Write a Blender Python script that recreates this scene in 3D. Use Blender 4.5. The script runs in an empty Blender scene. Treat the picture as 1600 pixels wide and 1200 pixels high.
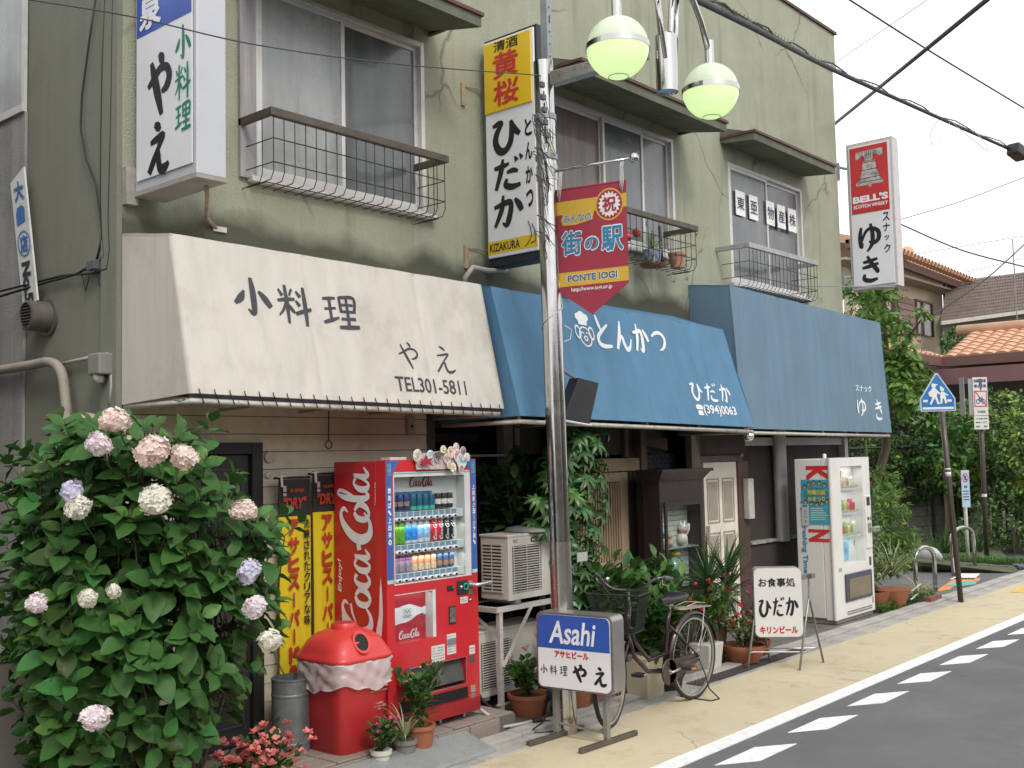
import bpy, math, random
import numpy as np
from mathutils import Matrix, Vector
R=math.radians; PI=math.pi
S=bpy.context.scene; COL=S.collection
random.seed(5); NP=np.random.default_rng(7)
# ---------------------------------------------------------------- camera
cam=bpy.data.cameras.new('camera'); camo=bpy.data.objects.new('camera',cam); COL.objects.link(camo)
cam.sensor_width=36; cam.lens=37.86; cam.clip_start=.1; cam.clip_end=2000
yaw,pitch,roll=0.855614945,0.0685300568,-0.0220897467
fw=Vector((math.sin(yaw)*math.cos(pitch),math.cos(yaw)*math.cos(pitch),math.sin(pitch)))
rt=Vector((math.cos(yaw),-math.sin(yaw),0)); up=rt.cross(fw)
r2=rt*math.cos(roll)+up*math.sin(roll); u2=-rt*math.sin(roll)+up*math.cos(roll)
camo.matrix_world=Matrix(((r2.x,u2.x,-fw.x,0),(r2.y,u2.y,-fw.y,0),(r2.z,u2.z,-fw.z,1.95),(0,0,0,1)))
S.camera=camo
# ---------------------------------------------------------------- sky, sun, exposure
SUN_EL,SUN_AZ=R(44),R(205)      # azimuth measured clockwise from +Y
w=bpy.data.worlds.new('World'); S.world=w; w.use_nodes=True
nt=w.node_tree; bg=nt.nodes['Background']
sky=nt.nodes.new('ShaderNodeTexSky'); sky.sky_type='NISHITA'; sky.sun_disc=False
sky.sun_elevation=SUN_EL; sky.sun_rotation=SUN_AZ; sky.air_density=1.0; sky.dust_density=6.0; sky.ozone_density=1.0
hs=nt.nodes.new('ShaderNodeHueSaturation'); hs.inputs['Saturation'].default_value=.12
mx=nt.nodes.new('ShaderNodeMix'); mx.data_type='RGBA'; mx.inputs[0].default_value=.72   # an even cloud deck over the clear sky
nt.links.new(sky.outputs[0],hs.inputs['Color']); nt.links.new(hs.outputs[0],mx.inputs[6]); mx.inputs[7].default_value=(12.2,12.3,12.9,1)
nt.links.new(mx.outputs[2],bg.inputs[0]); bg.inputs[1].default_value=.10
sl=bpy.data.lights.new('sun','SUN'); sl.energy=1.0; sl.angle=R(14); sl.color=(1,.95,.87)
so=bpy.data.objects.new('sun',sl); COL.objects.link(so)
sd=Vector((math.sin(SUN_AZ)*math.cos(SUN_EL),math.cos(SUN_AZ)*math.cos(SUN_EL),math.sin(SUN_EL)))
so.rotation_euler=sd.to_track_quat('Z','Y').to_euler(); so.location=(0,-10,30)
S.view_settings.view_transform='Standard'; S.view_settings.look='None'
S.view_settings.exposure=0.50; S.view_settings.gamma=1; S.view_settings.use_curve_mapping=False
S.cycles.max_bounces=7; S.cycles.transparent_max_bounces=12; S.cycles.caustics_reflective=False; S.cycles.caustics_refractive=False

# ---------------------------------------------------------------- materials
MATS={}
def srgb(r,g,b):
    f=lambda c:(c/255/12.92) if c<10.3 else ((c/255+.055)/1.055)**2.4
    return (f(r),f(g),f(b),1)
def M(name,col,rough=.6,metal=0,var=.12,scale=6,bump=.0,bscale=80,spec=.5,streak=0,grain=0,coat=0,island=0,alpha=1,trans=0,dirt=None,trl=0):
    """one procedural material; col linear rgb; var=value variation by noise; streak=vertical streaks; dirt=(colour,amount,scale)"""
    if name in MATS: return MATS[name]
    m=bpy.data.materials.new(name); m.use_nodes=True; MATS[name]=m
    n=m.node_tree.nodes; l=m.node_tree.links; p=n['Principled BSDF']
    col=(*col[:3],1); m.diffuse_color=col
    tc=n.new('ShaderNodeTexCoord'); src=tc.outputs['Object']
    hsv=n.new('ShaderNodeHueSaturation'); hsv.inputs['Color'].default_value=col; cur=hsv.outputs[0]
    def noise(sc,det=4,vec=None,rg=.6):
        x=n.new('ShaderNodeTexNoise'); x.inputs['Scale'].default_value=sc; x.inputs['Detail'].default_value=det; x.inputs['Roughness'].default_value=rg
        l.new(vec or src,x.inputs['Vector']); return x.outputs['Fac']
    def mp(x,a,b,c,d):
        r=n.new('ShaderNodeMapRange'); r.inputs[1].default_value=a; r.inputs[2].default_value=b; r.inputs[3].default_value=c; r.inputs[4].default_value=d; l.new(x,r.inputs[0]); return r.outputs[0]
    def mul(a,b):
        r=n.new('ShaderNodeMath'); r.operation='MULTIPLY'; l.new(a,r.inputs[0]); l.new(b,r.inputs[1]); return r.outputs[0]
    v=mp(noise(scale),.3,.7,1-var,1+var)
    if grain: v=mul(v,mp(noise(bscale*1.3,2),.3,.7,1-grain,1+grain))
    if streak:
        mg=n.new('ShaderNodeMapping'); mg.inputs['Scale'].default_value=(9,9,.7); l.new(src,mg.inputs['Vector'])
        v=mul(v,mp(noise(1.0,4,mg.outputs[0]),.35,.75,1+streak*.3,1-streak))
    if island:
        g=n.new('ShaderNodeNewGeometry'); v=mul(v,mp(g.outputs['Random Per Island'],0,1,1-island,1+island))
        hh=mp(g.outputs['Random Per Island'],0,1,.5-.035*island/.4,.5+.025*island/.4); l.new(hh,hsv.inputs['Hue'])
    l.new(v,hsv.inputs['Value'])
    if dirt:
        mix=n.new('ShaderNodeMix'); mix.data_type='RGBA'; l.new(cur,mix.inputs[6]); mix.inputs[7].default_value=(*dirt[0][:3],1)
        l.new(mp(noise(dirt[2],6,None,.7),.5,.75,0,dirt[1]),mix.inputs[0]); cur=mix.outputs[2]
    l.new(cur,p.inputs['Base Color'])
    p.inputs['Metallic'].default_value=metal; p.inputs['Specular IOR Level'].default_value=spec
    l.new(mp(noise(scale*2.3),.3,.7,max(0,rough-.08),min(1,rough+.08)),p.inputs['Roughness'])
    if coat: p.inputs['Coat Weight'].default_value=coat; p.inputs['Coat Roughness'].default_value=.08
    if bump:
        b=n.new('ShaderNodeBump'); b.inputs['Strength'].default_value=bump; b.inputs['Distance'].default_value=.01
        l.new(noise(bscale,3),b.inputs['Height']); l.new(b.outputs[0],p.inputs['Normal'])
    if trl:   # thin leaf / cloth: part of the light passes through
        t=n.new('ShaderNodeBsdfTranslucent'); l.new(cur,t.inputs[0]); ms=n.new('ShaderNodeMixShader'); ms.inputs[0].default_value=trl
        l.new(p.outputs[0],ms.inputs[1]); l.new(t.outputs[0],ms.inputs[2]); l.new(ms.outputs[0],n['Material Output'].inputs[0])
    return m
def GLASS(name,tint=(.9,.93,.93),refl=1.0,clear=1.0,haze=(.5,.5,.5)):
    m=bpy.data.materials.new(name); m.use_nodes=True; MATS[name]=m
    n=m.node_tree.nodes; l=m.node_tree.links; n.remove(n['Principled BSDF'])
    t=n.new('ShaderNodeBsdfTransparent'); t.inputs[0].default_value=(*tint,1)
    g=n.new('ShaderNodeBsdfGlossy'); g.inputs['Roughness'].default_value=.03
    f=n.new('ShaderNodeLayerWeight'); pw_=n.new('ShaderNodeMath'); pw_.operation='POWER'; pw_.inputs[1].default_value=4.5; l.new(f.outputs['Facing'],pw_.inputs[0])
    mm=n.new('ShaderNodeMath'); mm.operation='MULTIPLY_ADD'; mm.inputs[1].default_value=.5*refl; mm.inputs[2].default_value=.025*refl; l.new(pw_.outputs[0],mm.inputs[0])
    d=n.new('ShaderNodeBsdfDiffuse'); d.inputs[0].default_value=(*haze,1)
    a=n.new('ShaderNodeMixShader'); a.inputs[0].default_value=1-clear; l.new(t.outputs[0],a.inputs[1]); l.new(d.outputs[0],a.inputs[2])
    b=n.new('ShaderNodeMixShader'); l.new(mm.outputs[0],b.inputs[0]); l.new(a.outputs[0],b.inputs[1]); l.new(g.outputs[0],b.inputs[2])
    l.new(b.outputs[0],n['Material Output'].inputs[0]); return m
# ---------------------------------------------------------------- objects
OFF={}
def thing(name,label,cat,loc=(0,0,0),rz=0,group=None,world=False):
    """Empty at the thing's base; world=True: its parts are written in world coordinates"""
    o=bpy.data.objects.new(name,None); COL.objects.link(o); o.empty_display_size=.1
    o.location=loc; o.rotation_euler=(0,0,rz); o['label']=label; o['category']=cat
    if group: o['group']=group
    if world: OFF[o.name]=Vector(loc)
    return o
def tag(o,label=None,cat=None,group=None,kind=None):
    if label: o['label']=label
    if cat: o['category']=cat
    if group: o['group']=group
    if kind: o['kind']=kind
    return o
class MB:
    """collects shapes, builds ONE mesh object"""
    def __init__(s): s.v=[]; s.f=[]; s.m=[]; s.mi=0
    def add(s,vs,fs):
        b=len(s.v); s.v+=[tuple(x) for x in vs]; s.f+=[tuple(i+b for i in f) for f in fs]; s.m+=[s.mi]*len(fs); return s
    def box(s,x0,y0,z0,x1,y1,z1):
        x0,x1=min(x0,x1),max(x0,x1); y0,y1=min(y0,y1),max(y0,y1); z0,z1=min(z0,z1),max(z0,z1)
        return s.add([(x0,y0,z0),(x1,y0,z0),(x1,y1,z0),(x0,y1,z0),(x0,y0,z1),(x1,y0,z1),(x1,y1,z1),(x0,y1,z1)],
          [(0,3,2,1),(4,5,6,7),(0,1,5,4),(1,2,6,5),(2,3,7,6),(3,0,4,7)])
    def hexa(s,b,t):   # 4 bottom pts ccw from above, 4 top pts
        return s.add(list(b)+list(t),[(0,3,2,1),(4,5,6,7),(0,1,5,4),(1,2,6,5),(2,3,7,6),(3,0,4,7)])
    def quad(s,a,b,c,d): return s.add([a,b,c,d],[(0,1,2,3)])
    def bar(s,a,b,w,h=None,roll=0):   # rectangular bar
        a=Vector(a); b=Vector(b); h=h or w; d=(b-a).normalized()
        u=d.cross(Vector((0,0,1))); u=u.normalized() if u.length>1e-3 else Vector((1,0,0)); v=u.cross(d).normalized()
        if roll: q=Matrix.Rotation(roll,3,d); u=q@u; v=q@v
        p=[(-1,-1),(1,-1),(1,1),(-1,1)]
        vs=[a+u*(w/2*i)+v*(h/2*j) for i,j in p]+[b+u*(w/2*i)+v*(h/2*j) for i,j in p]
        return s.add(vs,[(0,1,2,3),(7,6,5,4),(0,4,5,1),(1,5,6,2),(2,6,7,3),(3,7,4,0)])
    def tube(s,pts,r,n=8,cap=True):
        pts=[Vector(p) for p in pts]; k=len(pts); rs=r if isinstance(r,(list,tuple)) else [r]*k
        d=(pts[1]-pts[0]).normalized(); u=d.cross(Vector((0,0,1))); u=u.normalized() if u.length>1e-3 else Vector((1,0,0))
        vs=[]
        for i,p in enumerate(pts):
            d=(pts[min(i+1,k-1)]-pts[max(i-1,0)]).normalized(); u=(u-d*u.dot(d)).normalized(); v=d.cross(u)
            for j in range(n):
                a=2*PI*j/n; vs.append(p+(u*math.cos(a)+v*math.sin(a))*rs[i])
        fs=[(i*n+j,i*n+(j+1)%n,(i+1)*n+(j+1)%n,(i+1)*n+j) for i in range(k-1) for j in range(n)]
        if cap: fs+=[tuple(range(n-1,-1,-1)),tuple((k-1)*n+j for j in range(n))]
        return s.add(vs,fs)
    def lathe(s,c,prof,n=20,cap=False,sx=1,sy=1,ax='z'):
        vs=[]
        for r,z in prof:
            for j in range(n):
                a=2*PI*j/n; x,y=r*math.cos(a)*sx,r*math.sin(a)*sy
                vs.append((c[0]+x,c[1]+y,c[2]+z) if ax=='z' else ((c[0]+x,c[1]-z,c[2]+y) if ax=='y' else (c[0]+z,c[1]+x,c[2]+y)))
        k=len(prof); fs=[(i*n+j,i*n+(j+1)%n,(i+1)*n+(j+1)%n,(i+1)*n+j) for i in range(k-1) for j in range(n)]
        if cap: fs+=[tuple(range(n-1,-1,-1)),tuple((k-1)*n+j for j in range(n))]
        return s.add(vs,fs)
    def sphere(s,c,r,n=16,m=10,sz=1): return s.lathe(c,[(r*math.sin(PI*i/m)+1e-5,-r*math.cos(PI*i/m)*sz) for i in range(m+1)],n)
    def build(s,name,mat,parent=None,smooth=False,bevel=0,label=None,kind=None,angle=None,seg=2):
        me=bpy.data.meshes.new(name)
        vs=s.v
        if parent is not None and parent.name in OFF:
            o0=OFF[parent.name]; vs=[(a-o0.x,b-o0.y,c-o0.z) for a,b,c in vs]
        me.from_pydata(vs,[],s.f)
        for x in (mat if isinstance(mat,(list,tuple)) else [mat]): me.materials.append(x)
        if len(me.materials)>1: me.polygons.foreach_set('material_index',s.m)
        if smooth: me.polygons.foreach_set('use_smooth',[True]*len(me.polygons))
        if smooth and angle: me.set_sharp_from_angle(angle=R(angle))
        me.update()
        o=bpy.data.objects.new(name,me); COL.objects.link(o)
        if parent is not None:
            o.parent=parent
            if parent.name in OFF: OFF[o.name]=OFF[parent.name]
        if bevel:
            b=o.modifiers.new('bevel','BEVEL'); b.width=bevel; b.segments=seg; b.limit_method='ANGLE'; b.angle_limit=R(35)
        if label: o['label']=label
        if kind: o['kind']=kind
        return o
def box(name,mat,x0,y0,z0,x1,y1,z1,parent=None,bevel=0,**k): return MB().box(x0,y0,z0,x1,y1,z1).build(name,mat,parent,bevel=bevel,**k)
def copyo(o,parent=None,mw=None,name=None):
    c=o.copy(); COL.objects.link(c)
    if name: c.name=name
    c.parent=parent
    if mw is not None: c.matrix_local=mw
    if parent is not None and parent.name in OFF: OFF[c.name]=OFF[parent.name]
    return c
def copytree(o,parent=None,loc=None,rz=None,label=None):
    c=o.copy(); COL.objects.link(c); c.parent=parent
    if loc is not None: c.location=loc
    if rz is not None: c.rotation_euler=(0,0,rz)
    if label: c['label']=label
    for ch in list(o.children): copytree(ch,c)
    return c
class Face:
    """a flat face in space: origin lower-left, u to the reader's right, v up; n=u x v towards the reader"""
    def __init__(s,o,u=(1,0,0),v=(0,0,1),w=1,h=1):
        s.o=Vector(o); s.u=Vector(u).normalized(); s.v=Vector(v).normalized(); s.n=s.u.cross(s.v).normalized(); s.w=w; s.h=h
    disp=None
    def p(s,a,b,d=0): return s.o+s.u*(a*s.w)+s.v*(b*s.h)+s.n*(d+(s.disp(a,b) if s.disp else 0))
    def rect(s,mb,a0,b0,a1,b1,d=.003,th=None):
        if th is None: return mb.quad(s.p(a0,b0,d),s.p(a1,b0,d),s.p(a1,b1,d),s.p(a0,b1,d))
        return mb.hexa([s.p(a0,b0,d),s.p(a1,b0,d),s.p(a1,b0,d+th),s.p(a0,b0,d+th)][::-1],[s.p(a0,b1,d),s.p(a1,b1,d),s.p(a1,b1,d+th),s.p(a0,b1,d+th)][::-1])
    def poly(s,mb,pts,d=.003): return mb.add([s.p(a,b,d) for a,b in pts],[tuple(range(len(pts)))])
_G={}
def glyphs(t,bold=0,shear=0,font=None):
    k=(t,bold,shear)
    if k not in _G:
        c=bpy.data.curves.new('t','FONT'); c.body=t; c.size=1; c.offset=bold; c.shear=shear; c.resolution_u=3; c.fill_mode='FRONT'
        o=bpy.data.objects.new('t',c); me=o.to_mesh()
        v=[(x.co.x,x.co.y) for x in me.vertices]; f=[tuple(q.vertices) for q in me.polygons]
        o.to_mesh_clear(); bpy.data.objects.remove(o); bpy.data.curves.remove(c)
        xs=[a for a,b in v] or [0,1]; ys=[b for a,b in v] or [0,1]
        _G[k]=(v,f,min(xs),max(xs),min(ys),max(ys))
    return _G[k]
def text(mb,F,t,a0,b0,a1,b1,bold=.02,shear=0,d=.004,rot=0):
    """letters of t stretched to the box a0..b1 on face F; rot=90: reads upwards, -90: reads downwards"""
    cjk=any(ord(c)>0x2e00 for c in t)
    v,f,x0,x1,y0,y1=glyphs(t,0 if cjk else bold,shear)
    sh=[(0,0)]
    if cjk and bold>.005:   # heavier Japanese letters: overlaid shifted outlines
        e=bold*.75; sh=[(e*math.cos(k*PI/4),e*math.sin(k*PI/4)) for k in range(8)]+([(0,0)] if bold>.04 else [])
        x0-=e;x1+=e;y0-=e;y1+=e
    for i,(dx,dy) in enumerate(sh):
        vs=[]
        for x,y in v:
            p=(x+dx-x0)/(x1-x0); q=(y+dy-y0)/(y1-y0)
            if rot==90: p,q=1-q,p
            elif rot==-90: p,q=q,1-p
            vs.append(F.p(a0+(a1-a0)*p,b0+(b1-b0)*q,d+.00012*i))
        mb.add(vs,f)
    return mb
NARROW={'ッ':(.7,.6),'ー':(.16,.9),'え':(.9,1),'し':(.7,1)}
def column(mb,F,t,ac,btop,cw,ch,gap=.15,bold=.02,d=.004):
    """vertical writing: each character centred on ac, height ch"""
    y=btop
    for c in t:
        sx,sy=NARROW.get(c,(1,1)) if c!='ー' else (.14,.95)
        text(mb,F,c,ac-cw*sx/2,y-ch*(1+sy)/2,ac+cw*sx/2,y-ch*(1-sy)/2,bold,d=d); y-=ch*(1+gap)
    return mb
# brush strokes: lists of (x,y,width)
BR={
'や':[[(.06,.50,.05),(.3,.60,.08),(.55,.72,.08),(.80,.70,.08),(.90,.56,.09),(.80,.42,.09),(.60,.36,.04)],[(.50,.95,.04),(.60,.87,.10),(.64,.76,.04)],[(.20,.86,.05),(.30,.66,.10),(.44,.36,.11),(.60,.02,.06)]],
'え':[[(.36,.96,.05),(.5,.90,.10),(.60,.82,.05)],[(.20,.62,.05),(.45,.66,.08),(.72,.70,.08),(.52,.48,.07),(.32,.25,.09),(.14,.04,.08)],[(.40,.36,.05),(.50,.38,.09),(.54,.20,.09),(.62,.06,.10),(.78,.06,.10),(.95,.14,.05)]],
'ひ':[[(.06,.80,.05),(.26,.85,.09),(.36,.83,.07),(.20,.60,.10),(.15,.35,.11),(.28,.10,.12),(.48,.09,.10),(.64,.30,.10),(.68,.60,.09),(.66,.86,.06)],[(.66,.86,.05),(.76,.62,.10),(.94,.44,.07)]],
'だ':[[(.05,.70,.06),(.28,.72,.09),(.54,.77,.05)],[(.34,.94,.05),(.28,.6,.10),(.10,.06,.07)],[(.46,.52,.05),(.66,.55,.08),(.82,.50,.05)],[(.46,.34,.05),(.42,.16,.10),(.62,.07,.10),(.90,.10,.06)],[(.72,.94,.03),(.79,.80,.09)],[(.88,.98,.03),(.96,.84,.08)]],
'か':[[(.04,.64,.06),(.30,.70,.09),(.54,.73,.10),(.58,.55,.10),(.50,.22,.11),(.42,.07,.08),(.30,.16,.03)],[(.34,.96,.05),(.28,.55,.10),(.06,.06,.06)],[(.70,.80,.05),(.83,.62,.11),(.92,.42,.09)]],
'と':[[(.26,.96,.06),(.34,.70,.10),(.42,.52,.06)],[(.86,.72,.05),(.48,.50,.08),(.20,.30,.10),(.22,.10,.11),(.50,.04,.10),(.90,.07,.06)]],
'ん':[[(.50,.96,.05),(.34,.55,.10),(.06,.04,.08)],[(.10,.08,.05),(.34,.42,.08),(.46,.44,.08),(.50,.22,.10),(.62,.05,.10),(.80,.16,.07),(.96,.42,.03)]],
'つ':[[(.03,.62,.06),(.35,.78,.09),(.68,.80,.10),(.92,.60,.11),(.84,.32,.10),(.60,.12,.07),(.40,.06,.03)]],
'ゆ':[[(.14,.88,.06),(.08,.55,.10),(.12,.20,.09),(.20,.34,.03)],[(.14,.38,.05),(.32,.70,.07),(.58,.82,.08),(.86,.68,.10),(.86,.42,.10),(.62,.28,.07),(.46,.38,.04)],[(.54,.98,.06),(.62,.60,.10),(.58,.26,.09),(.36,.02,.04)]],
'き':[[(.16,.74,.06),(.45,.77,.09),(.80,.84,.06)],[(.12,.53,.06),(.45,.58,.09),(.84,.65,.06)],[(.36,.97,.06),(.52,.70,.10),(.78,.38,.10),(.70,.34,.03)],[(.22,.30,.06),(.20,.12,.10),(.45,.04,.10),(.78,.09,.06)]],
'小':[[(.50,.98,.07),(.53,.6,.12),(.51,.10,.10),(.36,.18,.03)],[(.30,.64,.04),(.2,.45,.13),(.04,.30,.06)],[(.68,.66,.05),(.82,.50,.12),(.97,.28,.10)]],
'料':[[(.08,.86,.04),(.17,.70,.08)],[(.46,.90,.05),(.37,.72,.04)],[(.02,.57,.05),(.28,.62,.07),(.52,.65,.05)],[(.27,.98,.06),(.28,.5,.08),(.27,.02,.05)],[(.26,.56,.05),(.16,.36,.05),(.02,.20,.03)],[(.30,.52,.04),(.40,.38,.07),(.48,.30,.04)],[(.58,.86,.04),(.69,.72,.08)],[(.54,.62,.04),(.65,.49,.08)],[(.50,.28,.06),(.72,.36,.07),(.99,.45,.05)],[(.80,.98,.06),(.81,.5,.09),(.80,.0,.06)]],
'理':[[(.04,.84,.05),(.22,.87,.07),(.40,.89,.05)],[(.06,.56,.05),(.38,.61,.05)],[(.0,.18,.06),(.22,.26,.08),(.44,.35,.04)],[(.22,.86,.07),(.22,.25,.07)],[(.50,.94,.06),(.52,.5,.07)],[(.50,.92,.06),(.92,.94,.07),(.90,.52,.07)],[(.53,.72,.05),(.88,.74,.05)],[(.53,.53,.05),(.90,.55,.05)],[(.70,.92,.06),(.70,.10,.08)],[(.50,.32,.05),(.92,.35,.06)],[(.42,.08,.06),(.70,.10,.08),(1.0,.13,.07)]],
'coke':[ # script word, box 3.45 x 1
 [(.60,.80,.02),(.66,.92,.06),(.55,1.0,.06),(.36,.92,.11),(.14,.66,.15),(.05,.34,.16),(.16,.08,.13),(.38,.05,.08),(.58,.22,.03)],
 [(.20,.52,.02),(.42,.66,.05),(.62,.72,.05)],
 [(.78,.56,.06),(.64,.44,.10),(.62,.18,.10),(.74,.06,.06),(.88,.18,.10),(.92,.40,.09),(.80,.55,.05)],
 [(1.24,.50,.08),(1.12,.56,.06),(1.02,.40,.10),(1.01,.18,.10),(1.12,.07,.07),(1.28,.20,.03)],
 [(1.56,.50,.06),(1.44,.56,.05),(1.33,.38,.10),(1.33,.14,.10),(1.44,.07,.05),(1.56,.32,.05),(1.62,.56,.05),(1.58,.26,.10),(1.62,.08,.08),(1.76,.20,.03)],
 [(1.74,.40,.10),(1.92,.44,.10)],
 [(2.52,.78,.03),(2.60,.92,.07),(2.48,1.02,.07),(2.26,.92,.12),(2.04,.64,.16),(1.96,.32,.17),(2.06,.06,.14),(2.30,.03,.08),(2.52,.22,.03)],
 [(2.52,.56,.06),(2.40,.44,.10),(2.38,.18,.10),(2.50,.06,.06),(2.64,.18,.10),(2.68,.40,.09),(2.56,.55,.05)],
 [(2.70,.30,.03),(2.88,.66,.05),(2.98,1.02,.06),(2.90,1.10,.05),(2.82,.80,.10),(2.80,.30,.11),(2.86,.08,.08),(2.98,.20,.03)],
 [(3.24,.50,.06),(3.12,.56,.05),(3.01,.38,.10),(3.01,.14,.10),(3.12,.07,.05),(3.24,.32,.05),(3.30,.56,.05),(3.26,.26,.10),(3.30,.08,.08),(3.46,.22,.03)]],
}
def strokes(mb,F,key,a0,b0,a1,b1,fat=1.0,d=.004,rot=0,boxw=1.0,boxh=1.0,k=6):
    for si,st in enumerate(BR[key]):
        P=[Vector((x/boxw,y/boxh,w_)) for x,y,w_ in st]; Q=[]
        if len(P)<3: Q=[P[0].lerp(P[-1],t/4) for t in range(5)]
        else:
            E=[P[0]*2-P[1]]+P+[P[-1]*2-P[-2]]
            for i in range(1,len(E)-2):
                for t in range(k):
                    t/=k; p0,p1,p2,p3=E[i-1:i+3]
                    Q.append(.5*((2*p1)+(p2-p0)*t+(2*p0-5*p1+4*p2-p3)*t*t+(3*p1-p0-3*p2+p3)*t**3))
            Q.append(P[-1])
        w_=abs(a1-a0)*F.w/boxw*1.0; h_=abs(b1-b0)*F.h
        if rot: w_,h_=h_,w_
        sz=min(abs(a1-a0)*F.w/(1 if not rot else 1),abs(b1-b0)*F.h)*1.0
        if key=='coke': sz=(abs(b1-b0)*F.h/boxh if not rot else abs(a1-a0)*F.w/boxh)
        L=[];Rr=[]
        def uv(x,y):
            if rot==90: x,y=1-y,x
            elif rot==-90: x,y=y,1-x
            return Vector(((a0+(a1-a0)*x)*F.w,(b0+(b1-b0)*y)*F.h,0))
        C2=[uv(q.x,q.y) for q in Q]
        for i,c in enumerate(C2):
            t=(C2[min(i+1,len(C2)-1)]-C2[max(i-1,0)]).normalized(); nn=Vector((-t.y,t.x,0))*max(.006,Q[i].z)*sz*.62*fat
            L.append(c+nn); Rr.append(c-nn)
        dd=d+si*.00025
        nL=len(L); vs=[F.p(q.x/F.w,q.y/F.h,dd+(qi%nL)*6e-6*(3 if key=='coke' else 1)) for qi,q in enumerate(L+Rr)]
        mb.add(vs,[(i+1,i,i+nL,i+nL+1) for i in range(nL-1)])
    return mb
def brush(mb,F,t,ac,btop,cw,ch,gap=.2,vertical=True,**k):
    for c in t:
        if c!=' ': strokes(mb,F,c,ac-cw/2,btop-ch,ac+cw/2,btop,**k)
        if vertical: btop-=ch*(1+gap)
        else: ac+=cw*(1+gap)
    return mb
# ---------------------------------------------------------------- leaves
def leafT(L=1,W=.5,fold=.15,droop=.2,n=4,pt=1.0,base=.0):
    vs=[];fs=[]
    for i in range(n+1):
        t=i/n; w_=W/2*(math.sin(PI*min(1,t**pt*.97+.03)))**.8+base*(1-t); x=L*t; z=-droop*L*t*t
        vs+=[(x,-w_,z+fold*w_),(x,0,z),(x,w_,z+fold*w_)]
    for i in range(n):
        a=i*3; fs+=[(a,a+3,a+4,a+1),(a+1,a+4,a+5,a+2)]
    return np.array(vs,float),fs
def basis(d,upv=(0,0,1),rollang=0):
    d=Vector(d).normalized(); upv=Vector(upv); y=upv.cross(d)
    if y.length<1e-3: y=Vector((0,1,0))
    y.normalize(); z=d.cross(y)
    m=Matrix((d,y,z)).transposed()
    return m@Matrix.Rotation(rollang,3,'X') if rollang else m
class Fol:
    def __init__(s): s.V=[]; s.F=[]; s.n=0; s.mi=[]; s.m=0
    def add(s,T,p,m,sc=1):
        v,f=T; a=np.array(m)@(v*sc).T; a=a.T+np.array(p); s.V.append(a); s.F+=[tuple(i+s.n for i in q) for q in f]; s.n+=len(v); s.mi+=[s.m]*len(f)
    def build(s,name,mat,parent=None,kind=None,smooth=True,label=None):
        b=MB(); b.v=[tuple(x) for x in np.concatenate(s.V)] if s.V else []; b.f=s.F; b.m=s.mi
        return b.build(name,mat,parent,smooth=smooth,kind=kind,label=label)
def rdir(zlo=-1,zhi=1):
    z=random.uniform(zlo,zhi); a=random.uniform(0,2*PI); r=math.sqrt(max(0,1-z*z)); return Vector((r*math.cos(a),r*math.sin(a),z))

# ================================================================ ground, street
asph=M('asphalt',(.145,.143,.143),.85,0,.13,.8,.6,230,.3,grain=.30,dirt=((.20,.198,.20),.8,.7))
asph2=M('asphalt_old',(.15,.15,.148),.85,0,.14,1.6,.5,220,.3,grain=.22)
yel=M('pavement_yellow',(.56,.485,.325),.85,0,.07,1.1,.35,180,.3,grain=.14,dirt=((.34,.29,.19),.75,2.2))
conc=M('concrete_pale',(.40,.385,.355),.85,0,.16,3,.4,120,.3,grain=.14,dirt=((.16,.15,.13),.6,4))
concd=M('concrete_dark',(.15,.145,.135),.85,0,.2,3,.4,100,.3,grain=.14,dirt=((.05,.05,.045),.7,4))
paintw=M('road_paint_white',(.80,.80,.78),.7,0,.05,5,.3,200,.3,grain=.08,dirt=((.42,.42,.41),.6,14))
tile=M('tile_floor',(.30,.25,.21),.6,0,.14,5,.2,90,.4,grain=.1,dirt=((.12,.10,.08),.6,5))
g=MB(); g.box(-150,-120,-.5,400,300,-.03); tag(g.build('ground',M('soil',(.12,.11,.09),.9,0,.2,.6,.4,40)),kind='structure')
tag(box('road',asph,-60,-1.5,-.03,160,3.752,0),kind='structure')
tag(box('pavement',yel,-60,3.888,-.03,160,4.812,.001),kind='structure')
tag(box('edge_line',paintw,-60,3.752,-.02,160,3.888,.006),kind='structure')
dm=MB(); dm.box(0,0,0,1,1,1)
def dash(x):
    m=MB(); m.hexa([(x,3.60,.002),(x+.26,3.42,.002),(x+.765,3.42,.002),(x+.515,3.60,.002)],[(x,3.60,.006),(x+.26,3.42,.006),(x+.765,3.42,.006),(x+.515,3.60,.006)])
    return m.build('road_dash',paintw)
for k in range(-3,16): tag(dash(5.995+k*.985),kind='structure')
# kerb stones, each its own piece
strip=tag(box('kerb_strip',concd,-60,4.812,-.03,60,5.16,-.004),kind='structure')
kst={}
for i in range(60):
    x=-8+i*.6; L=.594; key=i%3
    if key not in kst:
        m=MB(); m.box(0,4.814,-.02,L,5.0+.001*key,.006+.002*key); m.box(0,5.004,-.02,L,5.155,.03+.003*key)
        kst[key]=m.build('kerb_stone',conc,strip,bevel=.006); kst[key].location.x=x
    else:
        c=copyo(kst[key],strip); c.location.x=x
tag(box('yard_ground',concd,5.9,5.16,-.03,13.4,6.1,.022),kind='structure')
tag(box('yard_left',concd,-20,5.16,-.03,3.30,9,.02),kind='structure')
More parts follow.
